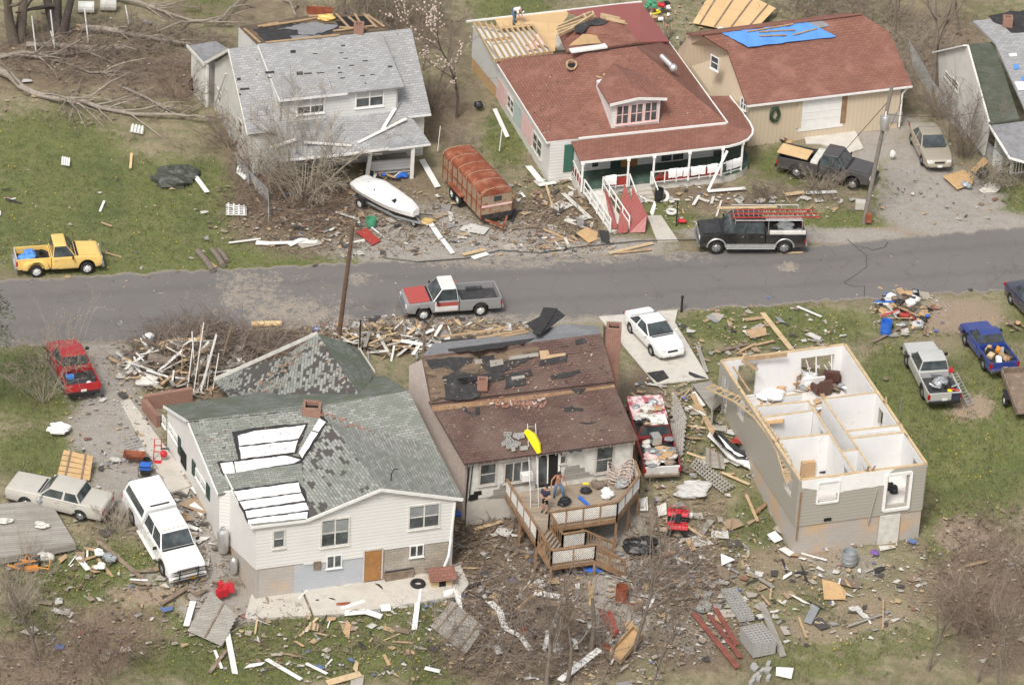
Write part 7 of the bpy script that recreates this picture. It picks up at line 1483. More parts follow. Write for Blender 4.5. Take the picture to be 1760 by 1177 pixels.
def brush(label, px, py, rx, ry, n, h, name='brush_pile', cat='brush', mat='twig', r=.02, L=1.5, kind=None, flatness=.4):
 mb = MB(); c = gd(px, py)
 for i in range(n):
  a = _u(0, 6.283); q = math.sqrt(random.random()); x, y = px + rx * q * _cos(a), py + ry * q * _sin(a); p = gd(x, y) + _V((0, 0, h * (1 - q * q) * random.random())); d = _V((random.gauss(0, 1), random.gauss(0, 1), random.gauss(0, flatness))).normalized()
  l = L * _u(.4, 1.3); m_ = p + d * l * .5 + rv(.08 * l); e = p + d * l + rv(.12 * l); mb.tube([p, m_, e], [r * _u(.5, 1.2), r * .7, r * .3], 3, cap=False)
  for k in range(2): f = (d + rv(.5)).normalized(); mb.tube([m_, m_ + f * l * .4], [r * .4, r * .2], 3, cap=False)
 return solo(name, mb, M[mat], label, cat, c, kind=kind)
brush('brown brush pile of bare branches heaped beside road behind white house', 345, 612, 120, 50, 900, 1.4, mat='twig', L=2.1, r=.025)
brush('tangled fallen twigs spread at top left behind the lawn', 200, 90, 210, 55, 1100, .7, 'brush_tangle', L=2.0)
brush('loose brushwood under the bare lilac in front of grey roofed house', 500, 350, 110, 50, 520, .4, 'brush_tangle', mat='twigred')
brush('reddish bramble thicket in bottom right corner', 1700, 1000, 80, 110, 340, .8, 'bramble_thicket', 'brambles', 'twigred', .015, 2.1, flatness=.9)
brush('tangled twigs at the top behind grey roofed house', 660, 50, 130, 50, 800, .9, 'brush_tangle', mat='twig', L=1.8, flatness=.9)
brush('low brown thicket behind garage and right hand house', 1540, 110, 110, 80, 1300, .9, 'bramble_thicket', 'brambles', 'twigpale', .014, 1.6, flatness=.9)
brush('scrubby twigs along the top edge right of centre', 1440, 20, 120, 30, 500, .9, 'brush_tangle', mat='twig', L=1.6, flatness=.9)
brush('woody litter of broken twigs below the deck', 860, 960, 100, 70, 380, .25, 'brush_tangle', mat='twig', L=1.2)
brush('tangled branches along bottom edge below deck', 900, 1100, 150, 80, 800, .7, 'brush_tangle', mat='twig', L=2.1, flatness=.8)
brush('branch heap beside the cinder block stack', 1150, 1000, 80, 60, 380, .4, 'brush_pile', mat='twig', L=1.4)
brush('twiggy scrub in bottom left corner', 90, 1120, 130, 55, 240, .5, 'brush_tangle', mat='twig', L=1.4, flatness=.7)
brush('dark brush along roadside ditch by collapsed roof', 450, 590, 120, 22, 420, .4, 'brush_tangle', mat='twig', L=1.5)
for lb, a in (('broken sticks and laths tangled around covered boat', (630, 385, 150, 45, 260)), ('broken sticks and laths tangled left of ramp', (950, 375, 90, 50, 200)), ('broken sticks and laths strewn behind brown house', (700, 580, 150, 24, 260)), ('broken sticks and laths strewn right of deck', (1170, 960, 100, 110, 320)), ('broken sticks and laths strewn left of deck', (860, 950, 80, 80, 260)), ('broken sticks strewn on bottom lawn', (560, 1105, 230, 55, 160))):
 brush(lb, *a, .12, 'lath_tangle', 'debris', 'oldwood', .03, .9, 'stuff', .25)
shrub('large bare lilac bush in front of grey roofed house, left of covered boat', gd(520, 340), 5.2, 4.4, 44, r=.038, twigs=10, mat='twigpale')
shrub('bare bush against left end wall of grey roofed house', gd(395, 250), 2.4, 3.2, 40, mat='twig', twigs=9)
shrub('second bare bush nearer the street by grey roofed house', gd(440, 300), 2.6, 2.8, 36, mat='twigred', twigs=8)
shrub('brown twiggy bush at back left corner of grey roofed house', gd(305, 170), 2.2, 3.4, 40, mat='twigred', twigs=8)
shrub('bare budding bush left of red pickup at road edge', gd(110, 640), 3.0, 3.2, 36, mat='twigpale', dots='budtan')
shrub('pale bare bush in grass below red pickup', gd(75, 690), 2.2, 2.2, 26, mat='twigpale')
shrub('bare bush in front of hood of charcoal pickup', gd(1420, 345), 2.0, 2.2, 24, mat='twig', twigs=6)
shrub('low round bush left of charcoal pickup front bush', gd(1318, 342), 1.1, 2.0, 44, mat='twig')
shrub('low shrub at end of stone edging', gd(1405, 325), 1.2, 1.6, 30, mat='twigpale')
shrub('olive leafy bush in front of edge house porch', gd(1705, 320), 1.9, 2.0, 50, mat='twigpale', dots='wreath')
shrub('tall thin bare bush beside wall of edge house', gd(1660, 270), 4.0, 2.2, 40, mat='twig', twigs=9)
shrub('bare bush at foot of chain link fence by edge house', gd(1605, 200), 2.6, 2.4, 40, mat='twig')
shrub('pale bare sapling clump in bottom left corner', gd(20, 1050), 3.4, 3.0, 44, mat='twigpale', twigs=9)
shrub('feathery bare bush in bottom left lawn', gd(185, 1165), 4.6, 2.6, 26, mat='twigred', twigs=9)
shrub('dead grey shrub behind tail of pale grey sedan', gd(200, 915), 1.4, 2.2, 36, mat='twigpale')
shrub('thin bare bush behind white blossom tree by red roofed house', gd(735, 190), 3.2, 3.4, 44, mat='twig', twigs=9)
shrub('bare bush at top between the two left houses', gd(690, 40), 3.4, 4, 40, mat='twig', twigs=9)
shrub('bare bush behind the left front of the bungalow', gd(800, 250), 1.2, 1.8, 24, mat='twigpale')
shrub('brown shrub on bottom right slope', gd(1660, 1080), 2.6, 2.6, 44, mat='twigred', twigs=9)
bare_tree('bare tree with pale pink blossom left of red roofed house', gd(785, 200), 6.5, .14, 'blossom_tree', kids=4, maxd=3, mat='barkdark', twm='twigpale')
mb = MB(); tcol = [o for o in COL.objects if o.name.startswith('blossom_tree')][0]
cvs = [o for o in tcol.children if o.name.startswith('crown')][0].data.vertices
for i in range(380):
 v = _c(cvs); mb.ball(tcol.location + v.co, _u(.03, .07), 5, 3, jit=.3)
mb.build('blossom', M['blossom'], tcol)['kind'] = 'stuff'
bare_tree('grey bare tree standing right of garage', gd(1603, 155), 6.5, .17, kids=5, maxd=3, lean=(.05, 0, 0))
bare_tree('slender bare sapling in front of edge house green roof', gd(1632, 245), 4.5, .06, kids=5, maxd=2, twm='twig')
bare_tree('slender bare sapling nearest chain link fence at right', gd(1668, 262), 4.2, .05, kids=5, maxd=2)
bare_tree('crooked bare sapling in bottom left corner', gd(65, 1135), 5.8, .10, kids=4, maxd=3, lean=(.02, 0, 0))
bare_tree('forked tree with broken top at bottom edge below deck', gd(975, 1172), 6.0, .16, kids=4, maxd=3, lean=(.08, 0, 0), mat='bark')
bare_tree('tall slim bare trunk right of splintered tree at bottom', gd(1088, 1120), 9.2, .14, kids=4, maxd=3, lean=(.04, 0, 0), mat='bark')
bare_tree('leaning bare trunk at bottom, leftmost of the four below the deck', gd(938, 1185), 7.0, .15, kids=4, maxd=3, lean=(.1, 0, 0))
bare_tree('thin grey sapling at bottom edge near wooden box', gd(1030, 1180), 5.6, .10, kids=4, maxd=3, lean=(.1, 0, 0))
bare_tree('small bare sapling on bottom slope right of cinder blocks', gd(1595, 1150), 5.4, .09, kids=4, maxd=3, lean=(-.1, 0, 0))
bare_tree('pair of pale saplings in bottom right corner', gd(1725, 1190), 6.5, .08, kids=4, maxd=3, trunks=2, twm='twigpale')
for lb, x, y, h, r in [('bare tree at top edge behind grey roofed house, left one', 590, 25, 6, .1), ('bare tree at top edge behind grey roofed house, right one', 660, 45, 7, .13), ('bare tree between grey roof and blossom tree', 725, 120, 5.5, .09), ('bare tree by right wall of grey roofed house', 752, 170, 4.5, .07), ('bare tree at top edge above garage, left one', 1370, 18, 5, .09), ('bare tree at top edge above garage, right one', 1540, 70, 6, .1), ('bare tree left of edge house chimney', 1650, 60, 5.5, .09), ('thin bare tree at bottom edge below patio', 700, 1190, 4.5, .06), ('thin bare tree at bottom edge right of fence panel', 845, 1180, 5.6, .08), ('thin bare tree at bottom between box and red beams', 1112, 1185, 5.6, .09), ('thin bare tree in bottom right corner by brambles', 1680, 1170, 5.5, .09), ('thin bare tree right of brambles at right edge', 1752, 1080, 5.5, .08)]:
 bare_tree(lb, gd(x, y), h, r, kids=5, maxd=3, lean=(_u(-.1, .12), 0, 0), group=None, twm=_c(['twig', 'twigpale']))
sn = root('broken_tree', 'snapped tree with bright splintered top below deck', 'tree', gd(1015, 1120)); mb = MB(); b = gd(1015, 1120); mb.tube([b, b + _V((.1, 0, 1.6)), b + _V((-.1, .1, 3.2))], [.13, .11, .08], 7); mb.build('trunk', M['bark'], sn, smooth=True)
mb = MB()
for k in range(5): mb.tube([b + _V((-.1, .1, 2.8)) + rv(.05), b + _V((-.25, .1, 4.0)) + rv(.12)], [.06, .012], 4)
mb.build('splintered_end', M['splint'], sn)
cf = root('conifer', 'dark green conifer reaching in from the left edge beside road', 'tree', gd(-34, 705)); b = gd(-34, 705); mb = MB(); mb.tube([b, b + _Z(8.8)], [.2, .03], 7); mb.build('trunk', M['barkdark'], cf); mb = MB()
for i in range(150):
 z = _u(5.2, 8.7) if i % 2 else _u(.8, 8.7); R__ = 4.4 * (1 - z / 9.0) ** .75; a = _u(0, 6.283); d = _V((_cos(a), _sin(a), -.12)); p0 = b + _Z(z)
 for k in range(26):
  f = _u(.25, 1); q = p0 + d * R__ * f + rv(.08) + _Z(-.12 * f * f); e = (d * .6 + rv(.5)).normalized() * _u(.12, .3); s_ = e.orthogonal().normalized() * .03; mb.add([q - s_, q + s_, q + e], [(0, 1, 2)])
mb.build('foliage', M['conifer'], cf)
# ---------------- grass, weeds, litter ----------------
def gdv(px, py):
 d = np.outer(np.ones_like(px), np.array(FWD) * F) + np.outer(px - 880, np.array(RV)) - np.outer(py - 588.5, np.array(UV_)); z = np.zeros_like(px)
 for i in range(8):
  t = (z - CAMP.z) / d[:, 2]; x = CAMP.x + d[:, 0] * t; y = CAMP.y + d[:, 1] * t
  v = RN.x * x + RN.y * (y - 2.9); kk = np.clip((-11.5 - x) / 3.5, 0, 1); tt = np.clip((v - 8.5 - 7 * kk * kk * (3 - 2 * kk)) / 13, 0, 1); z = -2 * tt * tt * (3 - 2 * tt) - .05 * np.maximum(0, v - 21)
 return np.stack([x, y, z], -1)
def blobmesh(name, V_, F_, mat, lab, kind='stuff', cat=None):
 me = bpy.data.meshes.new(name); me.from_pydata(V_.tolist(), [], F_.tolist()); me.materials.append(mat); o = bpy.data.objects.new(name, me); COL.objects.link(o); tag(o, lab, cat, None, kind); return o
rs = np.random.RandomState(5)
def grass(name, n, lab, mat, hh, ww, ch, thr, clump=4):
 px = rs.uniform(-20, 1780, n * 3); py = rs.uniform(-20, 1200, n * 3); P = gdv(px, py); cv, _, _ = cover(P[:, 0], P[:, 1], P[:, 2])
 if ch == 'g': w_ = cv[0] - .8 * cv[1] - .5 * cv[2] - .7 * cv[3]
 else: w_ = .75 - 1.0 * cv[1] - .2 * cv[2] - .6 * cv[3] - .4 * cv[0]
 nz = vnoise(P[:, 0] * .9, P[:, 1] * .9) * .5 + vnoise(P[:, 0] * 2.7 + 9, P[:, 1] * 2.7) * .5
 ok = (w_ + (nz - .5) * 1.5 > thr)
 ryv = np.interp(P[:, 0], ROADX[2], ROADX[3]); ryt = np.interp(P[:, 0], ROADX[0], ROADX[1]); ok &= ~((P[:, 1] > ryv - .1) & (P[:, 1] < ryt + .1)); P = P[ok][:n]
 m = len(P) * clump; B_ = np.repeat(P, clump, 0) + np.concatenate([rs.normal(0, .09, (m, 2)), np.zeros((m, 1)) - .03], 1)
 a = rs.uniform(0, 6.283, m); h = hh * rs.uniform(.4, 1.2, m); wv = np.stack([np.cos(a) * ww, np.sin(a) * ww, 0 * a], -1); ln = rs.normal(0, .5, (m, 2)) * h[:, None]; tip = B_ + np.concatenate([ln, h[:, None]], 1)
 V_ = np.stack([B_ - wv, B_ + wv, tip], 1).reshape(-1, 3); F_ = np.arange(len(V_)).reshape(-1, 3); return blobmesh(name, V_, F_, mat, lab)
grass('grass', 34000, 'short green lawn grass', island('grass_blades', [(0, (.075, .10, .028)), (.3, (.12, .15, .045)), (.6, (.18, .195, .07)), (.85, (.25, .225, .115))]), .14, .018, 'g', .42)
grass('dry_grass', 15000, 'dry straw coloured grass and stalks', island('dry_stalks', [(0, (.22, .18, .10)), (.35, (.30, .25, .16)), (.65, (.16, .125, .075)), (.85, (.12, .13, .05))]), .13, .014, 'd', .35, 3)
px = rs.uniform(0, 1760, 1600); py = rs.uniform(0, 1177, 1600); P = gdv(px, py); cv, _, _ = cover(P[:, 0], P[:, 1], P[:, 2]); P = P[(cv[0] > .5) & (vnoise(P[:, 0] * .4, P[:, 1] * .4) > .45)]
mb = MB()
for p in P[:420]: mb.tube([_V(p) + _Z(.06), _V(p) + _Z(.09)], [.035, .03], 5)
tag(mb.build('dandelion', flat('dandelion_yellow', (.75, .55, .03), .8)), 'tiny yellow dandelions in the lawns', None, None, 'stuff')
# ---------------- boards, sheets and single pieces ----------------
NM = {'white': 'white', 'dirtywhite': 'weathered white', 'pine': 'pale', 'pineold': 'splintered', 'oldwood': 'old brown', 'greywood': 'grey', 'redpaint': 'red', 'ply': 'tan', 'felt': 'black', 'brownwood': 'brown'}
BD = """530 415 497 424 .3 white|bent white gutter strip on bare ground below lilac bush
462 421 440 419 .4 white|wide white trim sheet lying flat left of the lilac bush roots
393 420 448 413 .12 white|thin white strip on lawn nearest the cut logs, left of two
440 421 545 418 .28 white|long white trim board on lawn edge below lilac bush
333 302 356 333 .3 white|white board leaning at right end of dark green tarp
226 266 224 292 .15 splint|short pale split stick standing out on left lawn
725 277 752 324 .35 white|white trim board between covered boat and rusty trailer
672 332 712 358 .3 white|white trim plank lying behind covered boat
650 316 678 330 .3 white|white plank at bow end of covered boat by porch
738 384 757 412 .3 white|white strip right of boat trailer hitch, upper one
760 414 778 438 .25 white|white strip on gravel nearest road by boat, lower one
795 440 834 431 .35 pine|pale plank at upper edge of road below rusty trailer
812 446 838 438 .35 white|white plank beside pale plank at upper road edge
660 322 640 300 .25 white|white post piece against the crushed porch
752 262 776 200 .12 white|thin white stick upright left of red roofed house
850 190 872 238 .25 white|white trim strip on grass by left wall of bungalow
858 262 858 225 .1 white|thin white cross stick on grass behind rusty trailer
908 288 930 315 .4 white|white gutter length at front left corner of bungalow
925 321 955 316 .3 white|short white board below front left corner of bungalow
968 335 1015 378 .3 dirtywhite|long dirty white board on rubble left of ramp
938 320 950 357 .15 pine|pale stick in rubble between rusty trailer and ramp
1046 438 1122 420 .25 pine|long pale plank lying along road edge below ramp
1060 437 1120 431 .2 pineold|orange plank beside the long pale plank at road edge
933 396 985 418 .15 pineold|thin plank on gravel right of rusty trailer drawbar
1216 331 1281 326 .3 white|white trim board lying below rounded porch end
1217 330 1250 262 .18 white|long white board leaning on rounded end of porch
1350 337 1382 333 .3 pine|pale plank on stone edging near charcoal pickup
1385 334 1438 332 .3 white|red and white striped pole on edging near charcoal pickup
1340 438 1380 436 .12 pine|pale stub behind black crew cab pickup
340 436 366 470 .36 bark|cut grey log on lawn edge, left one of three
365 434 384 461 .34 bark|cut grey log on lawn edge, middle one of three
376 433 391 453 .3 bark|cut grey log on lawn edge, right one of three
344 442 372 462 .15 pineold|bark slab between the cut logs on lawn edge
432 562 484 561 .34 splint|straight cut log lying on lower road edge
1310 540 1360 603 .32 pine|long pale roof beam lying on grass behind roofless house
1370 529 1412 547 .16 white|thin white pipe on grass near road
1280 552 1312 548 .3 pineold|pale broken plank crossing the long beam on grass
1238 605 1288 593 .18 oldwood|brown plank on grass behind roofless house
1296 596 1330 588 .18 pineold|short pale plank on grass behind roofless house
1200 600 1214 642 .22 greywood|grey board on grass edge by concrete driveway
1520 655 1524 652 .3 oldwood|short brown board end on grass right of roofless house
1190 680 1230 755 .3 pineold|long splintered board below small entrance deck
1192 676 1210 700 .2 white|white board among splintered boards below entrance deck
1176 733 1212 738 .14 pine|pale stick on grass left of striped awning
1180 780 1214 792 .16 pine|pale slat among pallets right of two tone pickup
1240 814 1288 835 .18 pine|pale board right of the grey crib panel
1282 852 1302 898 .16 pineold|pale board leaning at left wall of roofless house
1298 884 1328 858 .25 brownwood|brown board crossing at left wall of roofless house
1325 918 1338 932 .5 white|white panel on grass left of roofless house, upper one
1344 944 1362 956 .5 white|white panel on grass left of roofless house, lower one
1282 982 1330 1012 .18 greywood|grey board on grass above plywood piece
1308 1038 1346 1130 .34 greywood|long grey board on grass right of cinder block stack
1372 1062 1386 1098 .14 pineold|orange stick on grass below roofless house
1458 1078 1516 1058 .14 greywood|thin grey stick on dirt below roofless house
1518 1032 1517 1084 .08 pineold|thin orange cane on dirt below roofless house
1660 975 1696 966 .16 pineold|pale stick by bramble thicket on right
1556 560 1500 590 .2 oldwood|brown plank at bottom of roadside junk pile
815 912 862 898 .25 pine|pale yellow plank under the deck on left
918 1020 962 1028 .45 white|white panel on ground below deck stairs
888 1050 928 1016 .22 pineold|long pale plank beside white panel below deck
842 1036 868 1082 .35 white|curved white gutter among branches below deck, upper length
868 1082 912 1120 .3 white|curved white gutter among branches below deck, lower length
935 1120 942 1086 .2 white|thin white stick in grass below deck
962 1172 1030 1118 .35 white|white board between bottom tree trunks
980 1100 990 1118 .2 white|short bent white strip between bottom trunks
1032 1050 1056 1096 .25 rustbeam|red bar below deck, left of pair
1046 1052 1060 1090 .25 redpaint|red bar below deck, right of pair
1192 1056 1268 1150 .3 rustbeam|long rust red beam left of cinder blocks, leftmost
1218 1058 1272 1132 .3 rustbeam|long rust red beam left of cinder blocks, middle one
1226 1042 1266 1110 .28 rustbeam|long rust red beam left of cinder blocks, rightmost
1176 905 1212 926 .2 pine|pale board right of quad bike
1202 922 1222 896 .4 greywood|grey plank right of quad bike
1182 930 1192 948 .3 pineold|short pale board under quad bike
1206 1050 1276 1020 .12 bark|bare branch piece above red beams
383 1052 404 1160 .3 white|long white post lying on bottom left lawn
722 1002 712 1084 .28 white|long white post below doghouse on patio edge
592 1056 656 1062 .42 white|curved white gutter piece below patio edge
588 1050 628 1037 .4 white|white strip lying on patio edge
786 1016 790 1050 .3 white|short white board at right end of patio
458 1135 518 1170 .25 white|long white strip on bottom lawn centre left
562 1176 620 1160 .4 pine|pale yellow plank at bottom edge of lawn
526 1142 562 1160 .18 white|thin white strip on bottom lawn
730 1150 756 1156 .25 white|short white board on lawn right
360 1158 388 1120 .2 oldwood|brown board on lawn left of long white post
276 1040 324 1010 .3 oldwood|brown plank at front of white truck, lower
324 1012 372 1052 .25 oldwood|brown plank beside slanted wood panel
320 1078 332 1036 .3 white|white board left of slanted wood panel
134 960 152 982 .3 white|white board beside wooden platform
166 930 258 1008 .24 oldwood|long dark beam from sedan towards white truck
228 984 266 983 .18 oldwood|short brown board in front of white truck
146 944 172 950 .2 pineold|splintered board near platform
168 962 194 994 .15 pineold|thin orange board near white bags
305 900 340 912 .25 white|white trim strip beside white truck
330 868 350 886 .35 white|white board near propane tanks
"""
for ln in BD.strip().split('\n'):
 a, lab = ln.split('|')
 if lab == 'x': continue
 x1, y1, x2, y2, wd, m_ = a.split(); wd = float(wd); p, q = gd(float(x1), float(y1)), gd(float(x2), float(y2)); h = .04
 if 'leaning on rounded' in lab: q = at(float(x2), float(y2), 2.3)
 if 'upright left' in lab or 'cross stick' in lab: q = zpt(V2(p) + _V((.1, .1, 0)), 1.6)
 mb = MB(); lift = _Z(.1)
 if m_ in ('bark', 'splint') and wd > .25:
  mb.tube([p + _Z(wd / 2), (p + q) / 2 + _V((.03, 0, wd / 2 + .02)), q + _Z(wd / 2)], wd / 2, 9); solo('log', mb, M[m_], lab, 'log', p, smooth=True); continue
 a_ = _u(-.25, .25); up = _V((_sin(a_), 0, _cos(a_)))
 if 'curved' in lab or 'bent' in lab:
  md = (p + q) / 2 + _V((.1, .15, .12)); mb.beam(p + lift, md + lift, wd, h, up); mb.beam(md + lift, q + lift, wd, h, up)
 else: mb.beam(p + lift, q + lift, wd, h, up)
 solo('board', mb, M[m_], lab, 'board', p)
def flatpiece(name, label, cat, pix, mat, th=.04, lift=.1, tilt=0, z=None, group=None):
 P = [gd(*p) + _Z(lift) for p in pix] if z is None else [at(*p, z) for p in pix]
 if tilt: P = [p + _V((0, 0, tilt * (i in (0, 1)))) for i, p in enumerate(P)]
 mb = MB(); mb.slab(P, th); return solo(name, mb, M[mat] if isinstance(mat, str) else mat, label, cat, P[0], group)
E3 = zo(3.121, 340, 800)
for n_, lab, cat, pix, m_, tl in [
 ('plywood_sheet', 'square of bright plywood on grass below roofless house', 'plywood', [(1412, 1002), (1440, 1008), (1454, 1018), (1453, 1032), (1416, 1032)], 'ply', .15),
 ('siding_sheet', 'white panel on grass near bottom right of cinder blocks', 'panel', [(1334, 1148), (1364, 1150), (1360, 1168), (1333, 1162)], 'white', 0),
 ('metal_sheet', 'dark grey metal sheet on grass below roofless house', 'sheet', [(1395, 1042), (1408, 1050), (1394, 1075), (1382, 1070)], 'galv', .1),
 ('siding_sheet', 'folded white sheet beside stacked cinder blocks row', 'panel', [(1238, 962), (1262, 972), (1240, 974)], 'white', .3),
 ('plywood_sheet', 'tilted plywood sheet by gravel drive near edge house', 'plywood', [(1620, 308), (1655, 298), (1674, 303), (1672, 318), (1645, 328)], 'ply', .12),
 ('plywood_sheet', 'splintered orange plywood strip behind plywood by edge house', 'plywood', [(1668, 298), (1690, 276), (1700, 280), (1676, 302)], 'ply', .15),
 ('plywood_sheet', 'crumpled orange plywood on gravel left of ramp end', 'plywood', [(990, 408), (1008, 398), (1028, 402), (1026, 414), (1012, 420)], 'ply', .2),
 ('felt_sheet', 'black roofing felt scrap beside ramp end', 'felt', [(1028, 400), (1046, 402), (1048, 422), (1034, 418)], 'felt', .1),
 ('red_door', 'red door panel lying on lawn edge left of boat hitch', 'door', [(612, 402), (630, 396), (654, 416), (640, 424)], 'redpaint', .05),
 ('felt_sheet', 'black felt scrap flat on concrete driveway', 'felt', [(1112, 644), (1140, 640), (1150, 652), (1130, 660)], 'felt', .05),
 ('orange_panel', 'torn orange panel on grass behind roofless house', 'panel', [(1280, 575), (1315, 570), (1318, 578), (1290, 584)], 'pineold', .2),
 ('window_screen', 'white framed screen lying on patio', 'screen', [E3(1030, 720), E3(1130, 675), E3(1170, 712), E3(1070, 765)], 'winold', .1),
 ('siding_sheet', 'white panel at right end of patio', 'panel', [E3(1315, 690), E3(1375, 672), E3(1385, 690), E3(1320, 718)], 'white', .1),
 ('siding_sheet', 'white curled panel below patio edge', 'panel', [E3(978, 765), E3(1030, 760), E3(1036, 785), E3(985, 788)], 'white', .12),
 ('rust_sheet', 'rusty sheet lying on patio', 'sheet', [E3(742, 748), E3(818, 742), E3(800, 770), E3(745, 770)], 'rust', .05),
 ('siding_sheet', 'cream panel among debris under deck right side', 'panel', [(1098, 868), (1112, 864), (1114, 880), (1100, 880)], 'dirtywhite', .3),
 ('siding_sheet', 'white scrap panel behind quad bike', 'panel', [(1128, 880), (1144, 874), (1146, 886), (1132, 890)], 'dirtywhite', .3),
 ('cardboard', 'cardboard sheet on ground below deck near trees', 'cardboard', [(1072, 1075), (1086, 1070), (1090, 1080), (1076, 1084)], 'card', .1),
 ('cardboard', 'second cardboard sheet just below the first near trees', 'cardboard', [(1086, 1086), (1096, 1086), (1094, 1098), (1084, 1094)], 'card', .1)]: flatpiece(n_, lab, cat, pix, m_, tilt=tl)
def slatpanel(label, c, n, mat, cm, lift=.15, tilt=.5, name='fence_panel', cat='fence panel', cross=2, gap=.85):
 P = [gd(*p) + _Z(lift) for p in c]; P[0].z += tilt; P[1].z += tilt * .6; t = root(name, label, cat, P[0]); mb = MB()
 for i in range(n):
  f = (i + .5) / n; a = P[0].lerp(P[3], f); b = P[1].lerp(P[2], f); w_ = (P[3] - P[0]).length / n * gap; mb.beam(a, b, w_, .025, up=(b - a).cross(P[3] - P[0]) * (1 if (b - a).cross(P[3] - P[0]).z > 0 else -1))
 mb.parts('slat', M[mat], t); mb = MB()
 for k in range(cross): f = (k + .5) / cross; mb.beam(P[0].lerp(P[1], f) + _Z(.05), P[3].lerp(P[2], f) + _Z(.05), .09, .05)
 mb.parts('cross_rail', M[cm], t); return t
slatpanel('grey wooden wall panel tilted on grass at bottom left', [(362, 1034), (406, 1072), (382, 1113), (322, 1088)], 8, 'greywood', 'oldwood', cross=1, gap=1.0)
slatpanel('slatted wooden fence panel with three battens on lawn right of patio', [(776, 1050), (832, 1090), (800, 1128), (740, 1080)], 18, 'greywood', 'oldwood', cross=3)
slatpanel('wooden pallet of grey slats on grass below striped awning', [(1213, 775), (1240, 788), (1246, 810), (1212, 806)], 7, 'greywood', 'oldwood', tilt=.1)
slatpanel('grey crib like railing panel lying on grass', [(1196, 795), (1260, 843), (1242, 853), (1184, 806)][0:1] + [(1204, 798), (1262, 843), (1240, 852), (1184, 806)][1:], 4, 'winold', 'greywood', tilt=.2, cross=14, gap=.3)
slatpanel('pale slatted scrap in grass above bottom lawn', [(532, 1074), (548, 1078), (546, 1088), (530, 1085)], 5, 'pine', 'oldwood', tilt=.05)
slatpanel('broken grey lattice fence panel leaning right of two tone pickup', [(1156, 712), (1176, 742), (1172, 790), (1150, 760)], 9, 'greywood', 'greywood', tilt=1.2, cross=6)
slatpanel('brown pallet by cinder block row', [(1232, 975), (1252, 988), (1252, 1000), (1234, 996)], 5, 'oldwood', 'oldwood', tilt=.1)
slatpanel('wooden boards panel behind pale grey sedan', [(110, 796), (160, 800), (154, 830), (98, 822)], 5, 'ply', 'oldwood', tilt=.7)
slatpanel('large pine framed roof panel lying behind garage', [(1232, -6), (1330, 34), (1292, 62), (1190, 44)], 9, 'osb', 'oldwood', tilt=1.0, cross=4, gap=.95)
pf = root('wooden_platform', 'grey weathered wooden platform at left edge beside pale grey sedan', 'platform', gd(60, 930)); PP = [gd(x, y) + _Z(.5) for x, y in [(-60, 905), (0, 880), (84, 872), (130, 948), (70, 960), (-60, 985)]]
mb = MB(); mb.slab(PP, .06); mb.build('platform_boards', M['greywood'], pf); mb = MB()
for a, b in zip(PP[2:-1], PP[3:]): mb.beam(a + _Z(-.2), b + _Z(-.2), .06, .3)
mb.parts('edge_board', M['greywood'], pf)
# ---- distinct objects ----
crumple('tarp', 'crumpled dark green tarp heap on left lawn', 'tarp', gd(302, 308), 1.3, 'greencloth', (1, .7, .4), parts=9)
def tank(label, px, r, h):
 b = V2(plW.hit(*px)) + plW.n * (r + .12); b.z = gz(b.x, b.y); t = root('propane_tank', label, 'gas tank', b); mb = MB(); mb.lathe(b, [(r * .85, 0), (r * .9, .06), (r, .12), (r, h - .2), (r * .85, h - .08), (r * .4, h), (.01, h)], 18); mb.build('shell', M['alu'], t, smooth=True); mb = MB(); mb.lathe(b, [(r * .4, h - .03), (r * .4, h + .14), (r * .36, h + .14), (r * .36, h)], 12); mb.build('collar', M['alu'], t)
tank('tall silver propane tank by white house wall', (396, 915), .30, 1.3); tank('small silver propane tank right of the tall one', (412, 925), .19, .9)
dh = root('doghouse', 'small wooden doghouse with red shingle roof at end of patio', 'doghouse', gd(755, 1005)); b = gd(757, 1004) + _Z(.1); Rz = Matrix.Rotation(.3, 3, 'Z')
mb = MB(); mb.prism([b + Rz @ _V((x, -.35, z)) for x, z in ((-.55, 0), (.55, 0), (.55, .55), (-.55, .55))], Rz @ _V((0, .8, 0))); mb.build('wall', M['pine'], dh)
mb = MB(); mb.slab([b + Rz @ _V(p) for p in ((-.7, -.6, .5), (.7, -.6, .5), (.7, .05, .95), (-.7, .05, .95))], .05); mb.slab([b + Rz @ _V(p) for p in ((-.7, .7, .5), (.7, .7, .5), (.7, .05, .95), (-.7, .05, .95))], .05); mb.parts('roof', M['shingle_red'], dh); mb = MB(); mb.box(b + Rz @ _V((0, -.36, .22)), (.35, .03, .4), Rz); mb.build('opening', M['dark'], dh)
pb_ = root('planter_box', 'long wooden planter box by brown basement door', 'planter', gd(680, 996)); a, b = gd(660, 998), gd(708, 990); mb = MB(); mb.beam(a + _Z(.3), b + _Z(.3), .5, .5); mb.build('box', M['oldwood'], pb_); mb = MB(); mb.beam(a + _V((0, .05, .56)), b + _V((0, .05, .56)), .4, .06); mb.build('soil', M['felt'], pb_)
crumple('work_gloves', 'bright yellow tool on planter box by basement door', 'tool', gd(660, 982) + _Z(.55), .16, 'yellowpl', parts=2)
